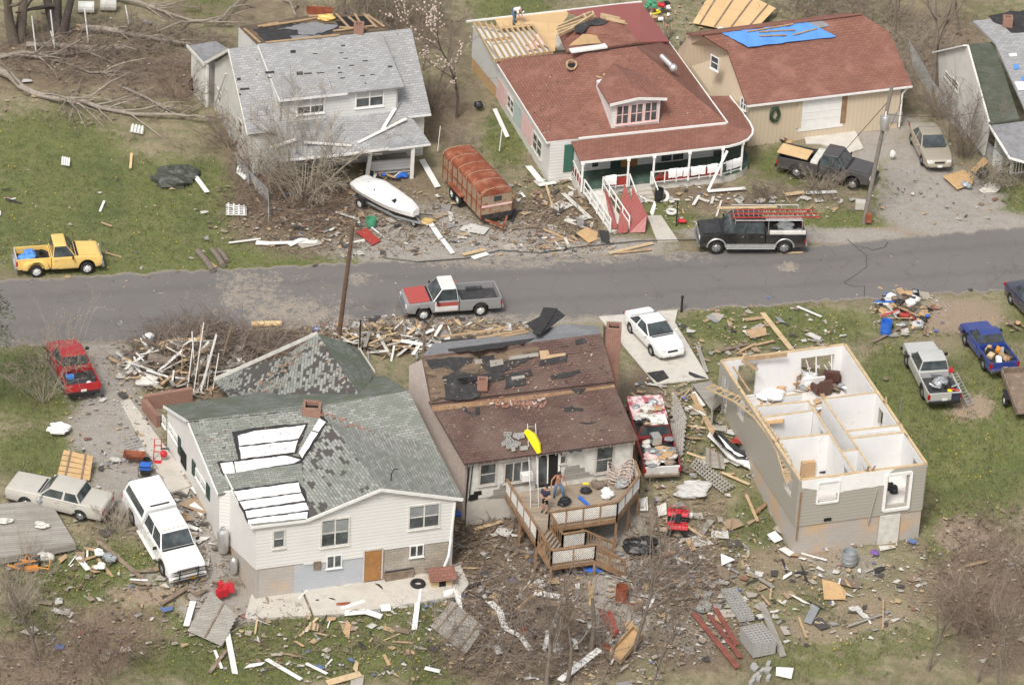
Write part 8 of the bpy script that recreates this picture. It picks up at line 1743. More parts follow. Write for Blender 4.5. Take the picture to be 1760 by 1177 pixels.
hk = root('hand_truck', 'red hand truck standing by left wall of white house', 'hand truck', gd(270, 792)); b = gd(270, 792); mb = MB(); mb.tube([b + _V((-.2, 0, 0)), b + _V((-.15, .25, 1.2)), b + _V((.2, .25, 1.2)), b + _V((.25, 0, 0))], .03, 6); mb.tube([b + _V((-.17, .1, .5)), b + _V((.22, .1, .5))], .025, 6); mb.tube([b + _V((-.17, .18, .85)), b + _V((.22, .18, .85))], .025, 6); mb.build('frame', M['redpl'], hk); mb = MB(); mb.box(b + _V((.02, -.15, .03)), (.45, .3, .03)); mb.build('toe_plate', M['redpl'], hk); mb = MB(); mb.ball(b + _V((.35, .0, .45)), .2, 8, 6, (1, 1, 1)); mb.build('motor', M['redpl'], hk)
gn = root('generator', 'blue portable generator in black tube frame on gravel drive', 'generator', gd(250, 815)); b = gd(250, 815); mb = MB(); mb.box(b + _Z(.5), (.55, .45, .3)); mb.build('tank', M['bluepl'], gn, bevel=.06); mb = MB(); mb.box(b + _Z(.22), (.5, .4, .28)); mb.build('engine', M['black'], gn); mb = MB()
for s_ in (-1, 1): mb.tube([b + _V((-.35, .28 * s_, .02)), b + _V((-.35, .28 * s_, .62)), b + _V((.35, .28 * s_, .62)), b + _V((.35, .28 * s_, .02)), b + _V((-.35, .28 * s_, .02))], .02, 5)
mb.parts('tube_frame', M['black'], gn)
wbw = root('wheelbarrow', 'rusty wheelbarrow on gravel drive by aluminium ladder', 'wheelbarrow', gd(232, 795)); b = gd(232, 795); mb = MB(); P = [b + _V(v) for v in ((-.6, -.35, .55), (.5, -.3, .55), (.6, 0, .55), (.5, .3, .55), (-.6, .35, .55))]; Q = [b + _V(v) for v in ((-.35, -.2, .3), (.3, -.2, .3), (.35, 0, .3), (.3, .2, .3), (-.35, .2, .3))]; mb.add(P + Q, [(0, 1, 6, 5), (1, 2, 7, 6), (2, 3, 8, 7), (3, 4, 9, 8), (4, 0, 5, 9), (5, 6, 7, 8, 9)]); mb.build('tray', M['rust'], wbw); mb = MB(); mb.tube([b + _V((-1.0, -.3, .5)), b + _V((.6, 0, .2))], .02, 5); mb.tube([b + _V((-1.0, .3, .5)), b + _V((.6, 0, .2))], .02, 5); mb.tube([b + _V((-.3, -.25, .35)), b + _V((-.35, -.25, 0))], .02, 5); mb.tube([b + _V((-.3, .25, .35)), b + _V((-.35, .25, 0))], .02, 5); mb.parts('leg', M['oldwood'], wbw); mb = MB(); mb.tube([b + _V((.62, -.04, .2)), b + _V((.62, .04, .2))], .2, 12); mb.build('wheel', M['tyre'], wbw)
ladder('ladder', 'long aluminium ladder lying on walk beside white house', gd(222, 748) + _Z(.12), gd(264, 810) + _Z(.12), .45, 13, M['alu']); ladder('ladder', 'second shorter aluminium ladder lying left of the long one', gd(214, 756) + _Z(.06), gd(240, 790) + _Z(.06), .45, 8, M['alu'])
ladder('ladder', 'aluminium ladder leaning from deck up to brown roof', at(919, 872, dz), plw_.hit(912, 752) + _V((0, .1, .8)), .42, 14, M['alu'])
draped('plywood_sheet', Pl((0, 0, 5.6), (0, 0, 1)), [(978, 84), (1000, 63), (1026, 66), (1034, 78)], 3, 2, M['ply'], 'buckled plywood sheet on ridge of bungalow roof', 'plywood', .1, .15)
mb = MB(); mb.beam(at(980, 88, 5.5), at(1042, 79, 5.6), .5, .1); solo('siding_sheet', mb, M['white'], 'white soffit strip lying along ridge of bungalow roof', 'panel', at(980, 88, 5.5))
mb = MB(); mb.tube([pf2.hit(1136, 100) + _Z(.15), pf2.hit(1154, 118) + _Z(.15)], .16, 9); mb.ball(pf2.hit(1157, 121) + _Z(.15), .26, 9, 6); solo('flue_pipe', mb, M['alu'], 'metal flue pipe with cap lying on right part of bungalow roof', 'pipe', pf2.hit(1136, 100))
def bin_(label, px, r, h, mat, fill=None, name='barrel', cat='barrel', z=None):
 b = gd(*px) if z is None else at(*px, z); t = root(name, label, cat, b); mb = MB(); mb.lathe(b, [(r * .9, 0), (r, h * .33), (r * 1.03, h * .34), (r, h * .36), (r, h * .66), (r * 1.03, h * .67), (r, h * .7), (r, h), (r * .92, h), (r * .9, h * .6), (.01, h * .6)], 18); mb.build('shell', M[mat], t, smooth=True)
 if fill:
  mb = MB()
  for i in range(9): mb.ball(b + _V((_u(-r, r) * .6, _u(-r, r) * .6, h)), r * .35, 6, 4, jit=.3)
  mb.build('rubbish', M[fill], t)
 return t
bin_('galvanised rubbish bin full of litter by brush pile', (255, 603), .34, .95, 'galv', 'tee', 'rubbish_bin', 'bin'); bin_('bright blue plastic barrel by roadside junk pile', (1522, 574), .32, .85, 'bluepl'); bin_('rusty burn barrel on gravel below deck', (1068, 1030), .32, .8, 'rust'); bin_('grey ribbed water barrel at corner of roofless house', (1459, 968), .42, .75, 'galv'); bin_('black rubbish bin right of porch steps', (1132, 345), .26, .8, 'black', None, 'rubbish_bin', 'bin'); bin_('green drum lying near front of covered boat', (638, 388), .3, .5, 'greenpl')
lying_tyre('tyre', 'white painted tyre planter in front of porch steps', gd(1139, 342) + _Z(.15), .42, 'white', (1.1, 0, .2)); lying_tyre('tyre', 'second white planter ring lying near front path', gd(1154, 367) + _Z(.12), .36, 'dirtywhite'); lying_tyre('tyre', 'black tyre leaning at left corner of grey roofed house', gd(337, 157) + _Z(.5), .5, 'tyre', (1.4, 0, .4)); lying_tyre('tyre', 'black tyre ring on patio near doghouse', E3(0, 0) and (gd(718, 1008) + _Z(.2)), .4, 'tyre')
crumple('toy', 'red toy figure lying on grass by front path', 'toy', gd(1170, 385) + _Z(.15), .3, 'redpl', (1.2, .7, .6)); cans('cluster of red fuel cans on ground in front of white truck', gd(384, 1020) + _Z(.25), 4, s=.42); crumple('rubbish_bag', 'white rubbish bag near platform, upper one', 'bag', gd(170, 955) + _Z(.15), .28, 'tee'); crumple('rubbish_bag', 'white rubbish bag near platform, lower one', 'bag', gd(171, 977) + _Z(.15), .28, 'tee'); crumple('rubbish_bag', 'dark grey bag between white bags near platform', 'bag', gd(190, 964) + _Z(.2), .42, 'galv', (1, .8, .6))
ow_ = root('lawn_mower', 'toppled orange and black mower beside wooden platform', 'mower', gd(52, 978)); b = gd(52, 978); mb = MB()
for i in range(6): q = b + _V((_u(-.7, .6), _u(-.4, .4), _u(.05, .5))); mb.tube([q, q + _V((_u(-.7, .7), _u(-.4, .4), _u(-.2, .3))), q + _V((_u(-.7, .7), _u(-.5, .5), _u(-.1, .3)))], .045, 5)
mb.parts('frame_bar', M['orange'], ow_); mb = MB(); mb.box(b + _V((-.1, .3, .3)), (1.1, .6, .4), Matrix.Rotation(.5, 3, 'X')); mb.build('deck', M['black'], ow_, bevel=.06); mb = MB(); mb.box(b + _V((.1, -.25, .22)), (.7, .3, .25), Matrix.Rotation(.3, 3, 'Z')); mb.build('hood', M['orange'], ow_, bevel=.06)
crumple('mower_seat', 'cream moulded seat lying beside orange mower', 'seat', gd(80, 962) + _Z(.25), .35, 'dirtywhite', (1, .8, .9)); crumple('plastic_sheet', 'white plastic sheet wrapped on stump below red pickup', 'sheet', gd(106, 742) + _Z(.2), .6, 'tee', (1.2, .7, .4), parts=4); crumple('foam', 'yellow foam scrap on gravel right of boat trailer', 'foam', gd(732, 384) + _Z(.1), .45, 'yellow', (1.2, .6, .3)); crumple('siding_heap', 'crumpled heap of white siding by brush pile', 'scrap', gd(250, 658) + _Z(.15), .6, 'dirtywhite', (1.4, .7, .35), parts=5); crumple('rubbish_bag', 'black bag by plywood near edge house', 'bag', gd(1690, 305) + _Z(.25), .5, 'blackcloth', (1, .8, .7)); crumple('rubbish_bag', 'grey bag in front of tilted plywood sheet', 'bag', gd(1663, 322) + _Z(.2), .34, 'galv', (1, .9, .8)); crumple('rubble', 'pale rubble heap right of plywood near edge house', 'rubble', gd(1700, 325) + _Z(.05), .6, 'conclight', (1.2, .8, .5), parts=3); crumple('black_tub', 'black tub at right end of porch', 'tub', gd(1300, 245) + _Z(.25), .5, 'black', (1, .8, .7), parts=2); crumple('insulation', 'mound of dirty insulation right of grey crib panel', 'insulation', gd(1190, 845) + _Z(.1), .8, 'curtain', (1.2, .6, .35), parts=6); crumple('black_bin', 'black box standing by left wall of bungalow', 'box', gd(828, 190) + _Z(.3), .5, 'black', (1, .7, .8), parts=1); crumple('blue_bag', 'blue plastic scrap left of deck foundation', 'scrap', gd(786, 888) + _Z(.1), .3, 'bluepl', (1.3, .6, .4)); crumple('black_tank', 'black round tub by foundation left of deck', 'tub', gd(812, 895) + _Z(.3), .4, 'black', (.9, .9, 1), parts=1); crumple('black_sheet', 'black and white sheeting heap under right of deck', 'sheeting', gd(1098, 940) + _Z(.2), .8, 'blackcloth', (1.2, .7, .4), parts=6); crumple('blue_sheet', 'blue plastic under deck stairs', 'sheeting', gd(1022, 985) + _Z(.1), .4, 'bluepl', (1.3, .6, .4)); crumple('purple_cloth', 'purple cloth in rubbish by roofless house basement', 'cloth', gd(1500, 952) + _Z(.1), .25, 'purple'); crumple('white_bucket', 'white bucket right of quad bike', 'bucket', gd(1186, 892) + _Z(.2), .2, 'white', (1, 1, 1.1), parts=1)
for i, (lb, m_, P_) in enumerate([('white edge of twisted awning on grass left of roofless house', 'tarpwhite', [(1215, 756), (1230, 775), (1250, 798), (1285, 812)]), ('black band of twisted awning left of roofless house', 'blackcloth', [(1224, 758), (1242, 782), (1262, 798), (1290, 800)]), ('dark red end of twisted awning by wall of roofless house', 'redpaint', [(1254, 772), (1276, 780), (1288, 798), (1294, 812)])]):
 P3 = [gd(*p) for p in P_]; mb = MB(); vs = []
 for k, p in enumerate(P3):
  for j in range(4): vs.append(p + _V((.12 * j, .22 * j, .25 + .2 * _sin(j * 2 + k) + .1 * i)))
 mb.add(vs, [(k * 4 + j, k * 4 + j + 1, (k + 1) * 4 + j + 1, (k + 1) * 4 + j) for k in range(3) for j in range(3)]); solo('awning_cloth', mb, M[m_], lb, 'awning', P3[0], smooth='all')
for lb, pix in [('large folded red metal awning at ramp end', [(1070, 350), (1084, 372), (1078, 402), (1060, 402)]), ('second folded red metal awning leaning right of first', [(1084, 356), (1110, 392), (1108, 402), (1082, 400)]), ('red metal sheet against ramp rail', [(1036, 360), (1048, 366), (1060, 394), (1052, 396)])]:
 P3 = [gd(*p) for p in pix]; P3[0].z += 1.3; P3[1].z += .8; P3[2].z += .1; mb = MB(); mb.prism(P3, (.03, .06, .03)); solo('metal_awning', mb, M['redmetal'], lb, 'awning', P3[3])
def blockmesh():
 mb = MB(); a, b, h = .4, .2, .2
 for x0, x1, y0, y1 in ((-.2, .2, -.1, -.065), (-.2, .2, .065, .1), (-.2, -.165, -.065, .065), (-.02, .02, -.065, .065), (.165, .2, -.065, .065)): mb.box(((x0 + x1) / 2, (y0 + y1) / 2, .1), (x1 - x0, y1 - y0, h - .006))
 mb.box((0, 0, .02), (.37, .17, .01)); return mb
bk0 = blockmesh().build('concrete_block', M['rawblock'], None); tag(bk0, 'hollow grey concrete block in neat stack at bottom edge', 'block', 'stacked concrete blocks')
def putblock(p, rz, lab, grp, first=[True], rot=None):
 o = bk0 if first[0] else bk0.copy()
 if not first[0]: COL.objects.link(o)
 first[0] = False; o.location = p; o.rotation_euler = rot or (0, 0, rz); o['label'] = lab; o['group'] = grp
a, b = gd(1278, 1100), gd(1304, 1136); d = (b - a); rz = math.atan2(d.y, d.x); d.z = 0; d.normalize(); n = _V((-d.y, d.x, 0))
for i in range(8):
 for j in range(3):
  for k in range(4): putblock(a + d * (.21 * i) + n * (.41 * j) + _Z(.205 * k), rz + math.pi / 2, 'hollow grey concrete block in neat stack at bottom edge', 'stacked concrete blocks')
a, b = gd(1246, 1018), gd(1280, 1078); d = (b - a); rz = math.atan2(d.y, d.x); d.z = 0; L_ = d.length; d.normalize(); n = _V((-d.y, d.x, 0))
for i in range(int(L_ / .22)):
 for j in range(2): putblock(a + d * (.22 * i + _u(-.02, .02)) + n * (.42 * j + _u(-.03, .03)), rz + math.pi / 2, 'hollow grey concrete block in long row above the stack', 'row of concrete blocks')
for i in range(14): p = gd(_u(1286, 1320), _u(1140, 1172)); putblock(p, _u(0, 3), 'loose pale block lying below the stack', 'loose blocks below stack', rot=(1.57, 0, _u(1, 1.4)))
for i in range(12): p = plw_.hit(_u(868, 905), _u(748, 776)) + _Z(.08); putblock(p, 0, 'grey concrete block left on brown roof near ladder', 'blocks on the brown roof', rot=(_u(-.5, .2), _u(-.4, .4), _u(0, 3)))
for i in range(10): p = gd(_u(1195, 1235), _u(1020, 1050)); putblock(p, _u(0, 3), 'grey concrete block scattered left of long block row', 'scattered blocks left of row')
mb = MB(); P3 = [plw_.hit(x, y) + plw_.n * h for x, y, h in ((904, 748, .3), (912, 760, .45), (920, 772, .35), (926, 782, .15))]; mb.tube(P3, [.18, .26, .24, .12], 7); solo('raincoat', mb, M['yellowpl'], 'bright yellow raincoat draped on ladder at brown roof edge', 'raincoat', P3[0])
crumple('tool_bag', 'black tool bag with yellow trim on deck', 'tool bag', at(1004, 846, dz) + _Z(.15), .32, 'black', (1.3, .7, .7), parts=2); crumple('yellow_tool', 'yellow top of tool bag on deck', 'tool', at(1004, 842, dz) + _Z(.35), .12, 'yellowpl', (2, .8, .5), parts=1); crumple('rubbish_bag', 'black rubbish bag on deck between people and railing', 'bag', at(971, 867, dz) + _Z(.18), .36, 'blackcloth', (1.1, .9, .6)); mb = MB(); mb.tube([at(996, 854, dz + .1), at(1014, 870, dz + .1)], .09, 9); solo('blue_roll', mb, M['bluepl'], 'bright blue roll lying on deck', 'roll', at(996, 854, dz))
for i in range(9):
 c = at(_u(1035, 1082), _u(808, 832), dz + .3); mb = MB(); k = _c([4, 5])
 for z in range(k): P3 = [c + _V((_cos(t) * .35, _sin(t) * .3, .12 * z * _sin(t + i) + .1 * z)) for t in np.linspace(0, 5.5, 9)]; mb.tube(P3, .025, 4)
 solo('wicker_chair', mb, M['pinkwall'], 'tangled piece of pale wicker furniture at right end of deck', 'furniture', c, 'wicker furniture on the deck')
for lb, px, r, m_ in [('white sack leaning on deck railing at right', (1046, 855), .35, 'tee'), ('dark grey mat at right corner of deck', (1070, 836), .4, 'galv'), ('dead potted plant clump on deck right', (1028, 840), .35, 'twig')]: crumple('deck_clutter', lb, 'clutter', at(*px, dz) + _Z(.2), r, m_, (1, .8, .8))
def fl7(x, y): return at(*z7(x, y), fl)
for lb, px, in [('brown leather armchair toppled in roofless living room, nearer one', (705, 550)), ('brown leather armchair by far wall of roofless living room', (755, 500))]:
 ac_ = root('armchair', lb, 'armchair', fl7(*px), rz=_u(0, 3)); mb = MB(); mb.box((0, 0, .25), (.8, .8, .4)); mb.build('seat', M['brownsofa'], ac_, local=True, bevel=.1); mb = MB(); mb.box((-.35, 0, .65), (.25, .8, .7)); mb.build('backrest', M['brownsofa'], ac_, local=True, bevel=.1); mb = MB(); mb.box((.05, -.42, .42), (.7, .2, .4)); mb.box((.05, .42, .42), (.7, .2, .4)); mb.parts('armrest', M['brownsofa'], ac_, local=True, bevel=.06)
chr_ = root('chair', 'wooden kitchen chair standing in roofless living room', 'chair', fl7(578, 530), rz=2.5); mb = MB(); mb.box((0, 0, .45), (.42, .42, .04)); mb.build('seat', M['doorwood'], chr_, local=True); mb = MB()
for x in (-.18, .18):
 for y in (-.18, .18): mb.box((x, y, .22), (.045, .045, .43))
mb.parts('leg', M['doorwood'], chr_, local=True); mb = MB(); mb.box((-.19, -.18, .72), (.04, .04, .5)); mb.box((-.19, .18, .72), (.04, .04, .5)); mb.box((-.19, 0, .92), (.03, .36, .1)); mb.box((-.19, 0, .75), (.03, .36, .06)); mb.parts('back_slat', M['doorwood'], chr_, local=True)
for lb, px, r, m_, sq in [('dark grey sofa cushions by far right wall of roofless living room', (840, 540), .55, 'galv', (1.5, .8, .5)), ('heap of white plasterboard by broken window of roofless house', (650, 500), .6, 'drywall', (1, .9, .8)), ('torn plasterboard on kitchen floor of roofless house', (450, 575), .7, 'drywall', (1.4, .9, .35)), ('tan debris heap on kitchen floor of roofless house', (500, 545), .5, 'card', (1, .9, .4)), ('bedding heap in right hand room of roofless house', (850, 705), .6, 'tee', (1.4, .8, .35)), ('purple clothing in front left room of roofless house', (700, 935), .3, 'navy', (1.2, .8, .4)), ('clothes heap near hall door of roofless house', (860, 885), .4, 'curtain', (1, .9, .5)), ('blue striped cloth on bedding in roofless house', (885, 695), .3, 'tealfoam', (1.2, .8, .4)), ('dark pot seen through front window of roofless house', (1048, 1020), .3, 'black', (1, 1, 1.2)), ('grey curtain fabric heap in bathroom of roofless house', (560, 730), .5, 'curtain', (.8, .8, 1.2))]: crumple('room_debris', lb, 'debris', fl7(*px) + _Z(.2), r, m_, sq, parts=4)
mb = MB(); mb.box(fl7(630, 945) + _Z(.5), (.75, .6, 1.0), Matrix.Rotation(.33, 3, 'Z')); solo('dresser', mb, M['card'], 'open topped tan dresser in front left room of roofless house', 'dresser', fl7(630, 945), bevel=.02)
for x in (515, 545):
 mb = MB(); mb.box(fl7(x, 765) + _Z(.7), (.6, .55, 1.4), Matrix.Rotation(.33, 3, 'Z')); solo('appliance', mb, M['white'], 'tall white appliance in utility room of roofless house, %s one' % ('left' if x < 530 else 'right'), 'appliance', fl7(x, 765), bevel=.03)
sl_ = root('step_ladder', 'green step ladder with yellow top in front right room of roofless house', 'step ladder', fl7(985, 910)); c = fl7(985, 905); mb = MB()
for s_ in (-1, 1):
 for e in (-1, 1): mb.beam(c + _V((s_ * .3, e * .45, 0)), c + _V((s_ * .15, e * .06, 1.55)), .06, .06)
mb.parts('leg', M['greenpl'], sl_); mb = MB()
for i in range(4): mb.box(c + _V((0, -.42 + i * .09, .3 + i * .33)), (.48 - i * .06, .09, .03))
mb.parts('step', M['greenpl'], sl_); mb = MB(); mb.box(c + _Z(1.58), (.34, .2, .1)); mb.build('top', M['yellowpl'], sl_)
def junkpile(px, py, rx, ry, n, h, mats, lab, grp, s=(.15, .6), name='junk_piece', balls=True):
 for i in range(n):
  a = _u(0, 6.283); q = math.sqrt(random.random()); p = gd(px + rx * q * _cos(a), py + ry * q * _sin(a)) + _V((0, 0, h * (1 - q * .9) * random.random() + .08)); m_ = _c(mats); mb = MB(); R_ = Euler((_u(-.6, .6), _u(-.6, .6), _u(0, 3.1))).to_matrix(); L = _u(*s)
  if balls and random.random() < .35: mb.ball(p, L * .5, 7, 5, (1.2, 1, .7), .25)
  elif not balls or random.random() < .5: mb.box(p, (L * 2.0, min(.2, L * .22), .05), R_)
  else: mb.box(p, (L, L * .7, L * _u(.1, .5)), R_)
  solo(name, mb, M[m_], lab, 'debris', p, grp)
MIX = ['tee', 'black', 'card', 'pineold', 'white', 'galv', 'oldwood', 'curtain', 'felt', 'ply']
junkpile(1552, 535, 48, 34, 60, 1.3, MIX + ['redpaint', 'bluepl', 'pinkfoam'], 'household junk in tall roadside pile by blue barrel', 'roadside junk pile')
junkpile(1335, 232, 42, 18, 26, .8, ['black', 'oldwood', 'rust', 'card', 'galv', 'ply', 'greenpl'], 'junk heaped against garage left of white roller door', 'junk by the garage')
junkpile(1745, 570, 20, 14, 8, .5, ['card', 'pineold', 'oldwood'], 'wooden crate piece at right edge by blue pickup', 'crates at right edge')
junkpile(1130, 22, 26, 16, 22, .8, ['tee', 'redpl', 'yellowpl', 'black', 'greenpl', 'card'], 'colourful junk behind red metal roof', 'junk behind the bungalow')
junkpile(1240, 78, 26, 26, 18, .5, ['pineold', 'card', 'dirtywhite', 'redpaint'], 'broken timber heaped between bungalow and garage', 'timber between bungalow and garage', (.3, .9))
junkpile(660, 300, 40, 12, 16, .5, ['card', 'black', 'tee', 'pineold', 'bluepl'], 'household item on crushed porch of grey roofed house', 'porch clutter')
junkpile(320, 630, 110, 38, 110, 1.7, ['white', 'pineold', 'oldwood', 'dirtywhite', 'pine', 'dirtywhite', 'greywood', 'pine'], 'broken plank lying across brush pile behind white house', 'planks in the brush pile', (.3, 1.1), balls=False)
junkpile(660, 592, 100, 26, 70, .7, ['white', 'pineold', 'oldwood', 'dirtywhite', 'pine', 'greywood'], 'splintered plank heaped between collapsed roof and brown house', 'planks by the collapsed roof', (.3, 1.1), balls=False)
for x, y in [(560, 900), (640, 870), (700, 905), (900, 870), (940, 840), (1040, 850), (830, 700), (900, 680), (450, 570), (480, 590), (600, 545), (640, 520), (700, 590), (560, 720), (600, 740), (690, 640), (430, 590), (510, 560), (760, 540), (660, 480)]:
 for k in range(3):
  p = fl7(x + _u(-25, 25), y + _u(-14, 14)) + _Z(.1 + .08 * k); mb = MB(); mb.box(p, (_u(.2, .8), _u(.1, .4), .05), Euler((_u(-.4, .4), _u(-.4, .4), _u(0, 3))).to_matrix()); solo('broken_board', mb, M[_c(['drywall', 'curtain', 'pineold', 'card', 'dirtywhite', 'galv', 'oldwood'])], 'broken board or plaster lying on floor of roofless house', 'debris', p, 'debris on the roofless floors')
for i, (x1, y1, x2, y2, m_) in enumerate([(333, 672, 350, 555, 'white'), (340, 668, 346, 560, 'pineold'), (322, 668, 332, 590, 'white'), (345, 672, 372, 575, 'white'), (352, 664, 358, 610, 'dirtywhite'), (335, 640, 330, 570, 'white'), (366, 668, 376, 608, 'white'), (378, 628, 398, 560, 'oldwood'), (312, 652, 314, 592, 'pineold'), (326, 660, 330, 600, 'oldwood'), (300, 664, 330, 642, 'pineold'), (382, 592, 428, 636, 'white'), (258, 618, 325, 608, 'white'), (356, 668, 362, 618, 'dirtywhite'), (345, 600, 352, 570, 'dirtywhite'), (360, 650, 366, 628, 'oldwood')]):
 p = gd(x1, y1); d_ = gd(x2, y2) - p; q = at(x2, y2, p.z + max(.7, (y1 - y2) / 29)); mb = MB(); mb.beam(p, q, .16, .05); solo('board', mb, M[m_], 'splintered board standing upright out of brush pile behind white house', 'board', p, 'upright boards in the brush pile')
mb = MB(); mb.tube([gd(258, 628) + _Z(.5), gd(300, 640) + _Z(.5)], .32, 10); solo('log', mb, M['bark'], 'thick cut log in brush pile behind white house', 'log', gd(258, 628), smooth=True)
def scatter(px, py, rx, ry, n, mats, lab, grp, s=(.3, 1.3), w_=(.05, .2), cat='debris'):
 for i in range(int(n * .46) if cat == 'debris' else n):
  a = _u(0, 6.283); q = math.sqrt(random.random()); p = gd(px + rx * q * _cos(a), py + ry * q * _sin(a)) + _Z(.06); L = _u(*s) * _c((.6, 1, 1.4)); W_ = _u(*w_); R_ = Euler((_u(-.15, .15), _u(-.2, .2), _u(0, 3.14))).to_matrix(); mb = MB()
  if random.random() < .6: mb.box(p, (L, W_, .03), R_)
  else: mb.prism([p + R_ @ _V(v) for v in ((-L / 2, -W_, 0), (L * .3, -W_ * .8, .02), (L / 2, W_ * .5, .05), (-L * .2, W_, .03))], (0, 0, .02))
  solo('debris_piece', mb, M[_c(mats)], lab, cat, p, grp)
for a in [(560, 1110, 230, 50, 60, ['white', 'dirtywhite', 'pineold', 'pine', 'felt', 'card'], 'scrap strewn on bottom lawn below patio', 'scraps on the bottom lawn'),
 (190, 990, 120, 60, 26, ['white', 'pineold', 'card', 'felt', 'oldwood'], 'scrap in grass between platform and white truck', 'scraps by the white truck'),
 (870, 960, 90, 80, 48, ['oldwood', 'pineold', 'dirtywhite', 'felt', 'oldwood', 'greywood'], 'broken piece in debris left of deck stairs', 'debris left of deck stairs'),
 (1020, 1070, 130, 90, 44, ['dirtywhite', 'pineold', 'greywood', 'galv', 'oldwood', 'oldwood', 'rust'], 'broken piece in debris among bottom trees', 'debris among bottom trees'),
 (1180, 990, 90, 100, 44, ['white', 'dirtywhite', 'conclight', 'galv', 'oldwood', 'card'], 'rubble piece near quad bike and block row', 'debris near the quad bike'),
 (1400, 1010, 130, 80, 44, ['white', 'dirtywhite', 'pineold', 'felt', 'white'], 'white scrap on grass below roofless house', 'scraps below roofless house'),
 (730, 575, 150, 22, 60, ['white', 'pineold', 'pine', 'dirtywhite', 'card', 'felt', 'oldwood'], 'splintered piece along lower road edge behind brown house', 'debris along lower road edge'),
 (1290, 580, 100, 34, 20, ['pineold', 'white', 'felt', 'galv'], 'scrap on grass behind roofless house', 'scraps behind roofless house'),
 (960, 370, 90, 50, 46, ['white', 'dirtywhite', 'pineold', 'brick', 'conclight', 'felt'], 'rubble piece on ground between rusty trailer and ramp', 'rubble by the ramp'),
 (640, 385, 160, 45, 50, ['white', 'dirtywhite', 'pineold', 'felt', 'oldwood', 'greywood'], 'scrap strewn around covered boat', 'scraps around the boat'),
 (120, 400, 160, 50, 12, ['white', 'pineold', 'dirtywhite'], 'scrap lying on left lawn', 'scraps on left lawn'),
 (10, 360, 20, 40, 9, ['white', 'oldwood', 'felt', 'pineold'], 'scrap at left edge of lawn above yellow pickup', 'scraps at left edge'),
 (1180, 700, 60, 60, 30, ['white', 'pineold', 'felt', 'galv', 'oldwood', 'greywood'], 'scrap between two tone pickup and roofless house', 'scraps right of two tone pickup'),
 (340, 880, 45, 70, 30, ['white', 'brick', 'felt', 'pineold', 'dirtywhite'], 'scrap beside left wall of white house', 'scraps left of white house'),
 (640, 1020, 150, 24, 34, ['white', 'felt', 'card', 'dirtywhite'], 'scrap on concrete patio', 'scraps on the patio'),
 (1250, 350, 180, 24, 22, ['white', 'conclight', 'pineold', 'conclight'], 'stone or scrap along edging in front of bungalow', 'edging in front of bungalow')]: scatter(*a)
scatter(1270, 345, 200, 5, 40, ['conclight', 'rawblock', 'conc'], 'pale stone in low edging in front of bungalow', 'stone edging', (.25, .4), (.15, .25), 'stone')
wb_ = root('wooden_box', 'open tan wooden drawer box tilted among bottom trees', 'box', gd(1070, 1125)); P3 = [gd(*p) + _Z(h) for p, h in (((1048, 1128), .15), ((1088, 1090), .35), ((1104, 1104), .35), ((1066, 1144), .15))]; mb = MB(); mb.slab(P3, .05); mb.build('bottom', M['ply'], wb_); mb = MB()
for i in range(4): mb.beam(P3[i] + _Z(.1), P3[(i + 1) % 4] + _Z(.1), .06, .3)
mb.parts('side', M['pineold'], wb_)
crumple('grill', 'small dark charcoal grill standing on wooden platform', 'grill', at(68, 868, .3) + _Z(.3), .3, 'galv', (1, .9, .8), parts=2)
for lb, px in (('white crumpled scrap on wooden platform, left one', (8, 915)), ('white crumpled scrap on wooden platform, right one', (72, 918))): crumple('scrap', lb, 'scrap', gd(*px) + _Z(.62), .35, 'dirtywhite', (1.3, .7, .3), parts=4)
def bricks(pl, pts, n, lab, grp, r=6):
 for i in range(n):
  f = random.random() * (len(pts) - 1); k = int(f); x = pts[k][0] + (pts[k + 1][0] - pts[k][0]) * (f - k) + random.gauss(0, r); y = pts[k][1] + (pts[k + 1][1] - pts[k][1]) * (f - k) + random.gauss(0, r * .5); p = pl.hit(x, y) + pl.n * .06; mb = MB(); mb.box(p, (.22, .1, .07), Euler((_u(-1, 1), _u(-.5, .5), _u(0, 3))).to_matrix()); solo('brick', mb, M['brick'] if random.random() < .75 else M['pinkwall'], lab, 'brick', p, grp)
bricks(plw_, [(850, 690), (880, 696), (905, 697), (925, 694)], 60, 'loose brick in heap on middle of brown roof', 'bricks on the brown roof', 9)
bricks(pr_, [(545, 708), (565, 716), (600, 727), (640, 740), (665, 752), (700, 762)], 60, 'loose brick along valley of green roof', 'bricks on the green roof', 5)
def roofbits(pl, quad, n, name, lab, mat, s):
 c = [pl.hit(*p) for p in quad]; mb = MB()
 for i in range(n): u, v = random.random(), random.random(); p = c[0].lerp(c[1], u).lerp(c[3].lerp(c[2], u), v) + pl.n * .03; mb.box(p, (s * _u(.5, 2), s * _u(.3, .8), .03), Euler((_u(-.3, .3), _u(-.3, .3), _u(0, 3))).to_matrix())
 tag(mb.build(name, mat), lab, None, None, 'stuff')
RBM = island('roof_flecks', [(0, (.36, .26, .18)), (.4, (.28, .15, .11)), (.65, (.06, .05, .05)), (.9, (.5, .47, .42))])
roofbits(pf2, [(1015, 98), (1100, 88), (1235, 205), (955, 238)], 110, 'roof_litter', 'leaf flecks and splinters on bungalow roof', RBM, .07); roofbits(pl2, [(860, 110), (1000, 95), (945, 225), (935, 235)], 70, 'roof_litter', 'flecks on left slope of bungalow roof', RBM, .07)
roofbits(plw_, [(745, 700), (1052, 664), (1085, 750), (800, 790)], 170, 'roof_litter', 'chips and flecks on lower brown roof', RBM, .08); roofbits(pu, [(730, 622), (1030, 582), (1050, 655), (742, 690)], 100, 'roof_litter', 'chips on upper brown roof', RBM, .1)
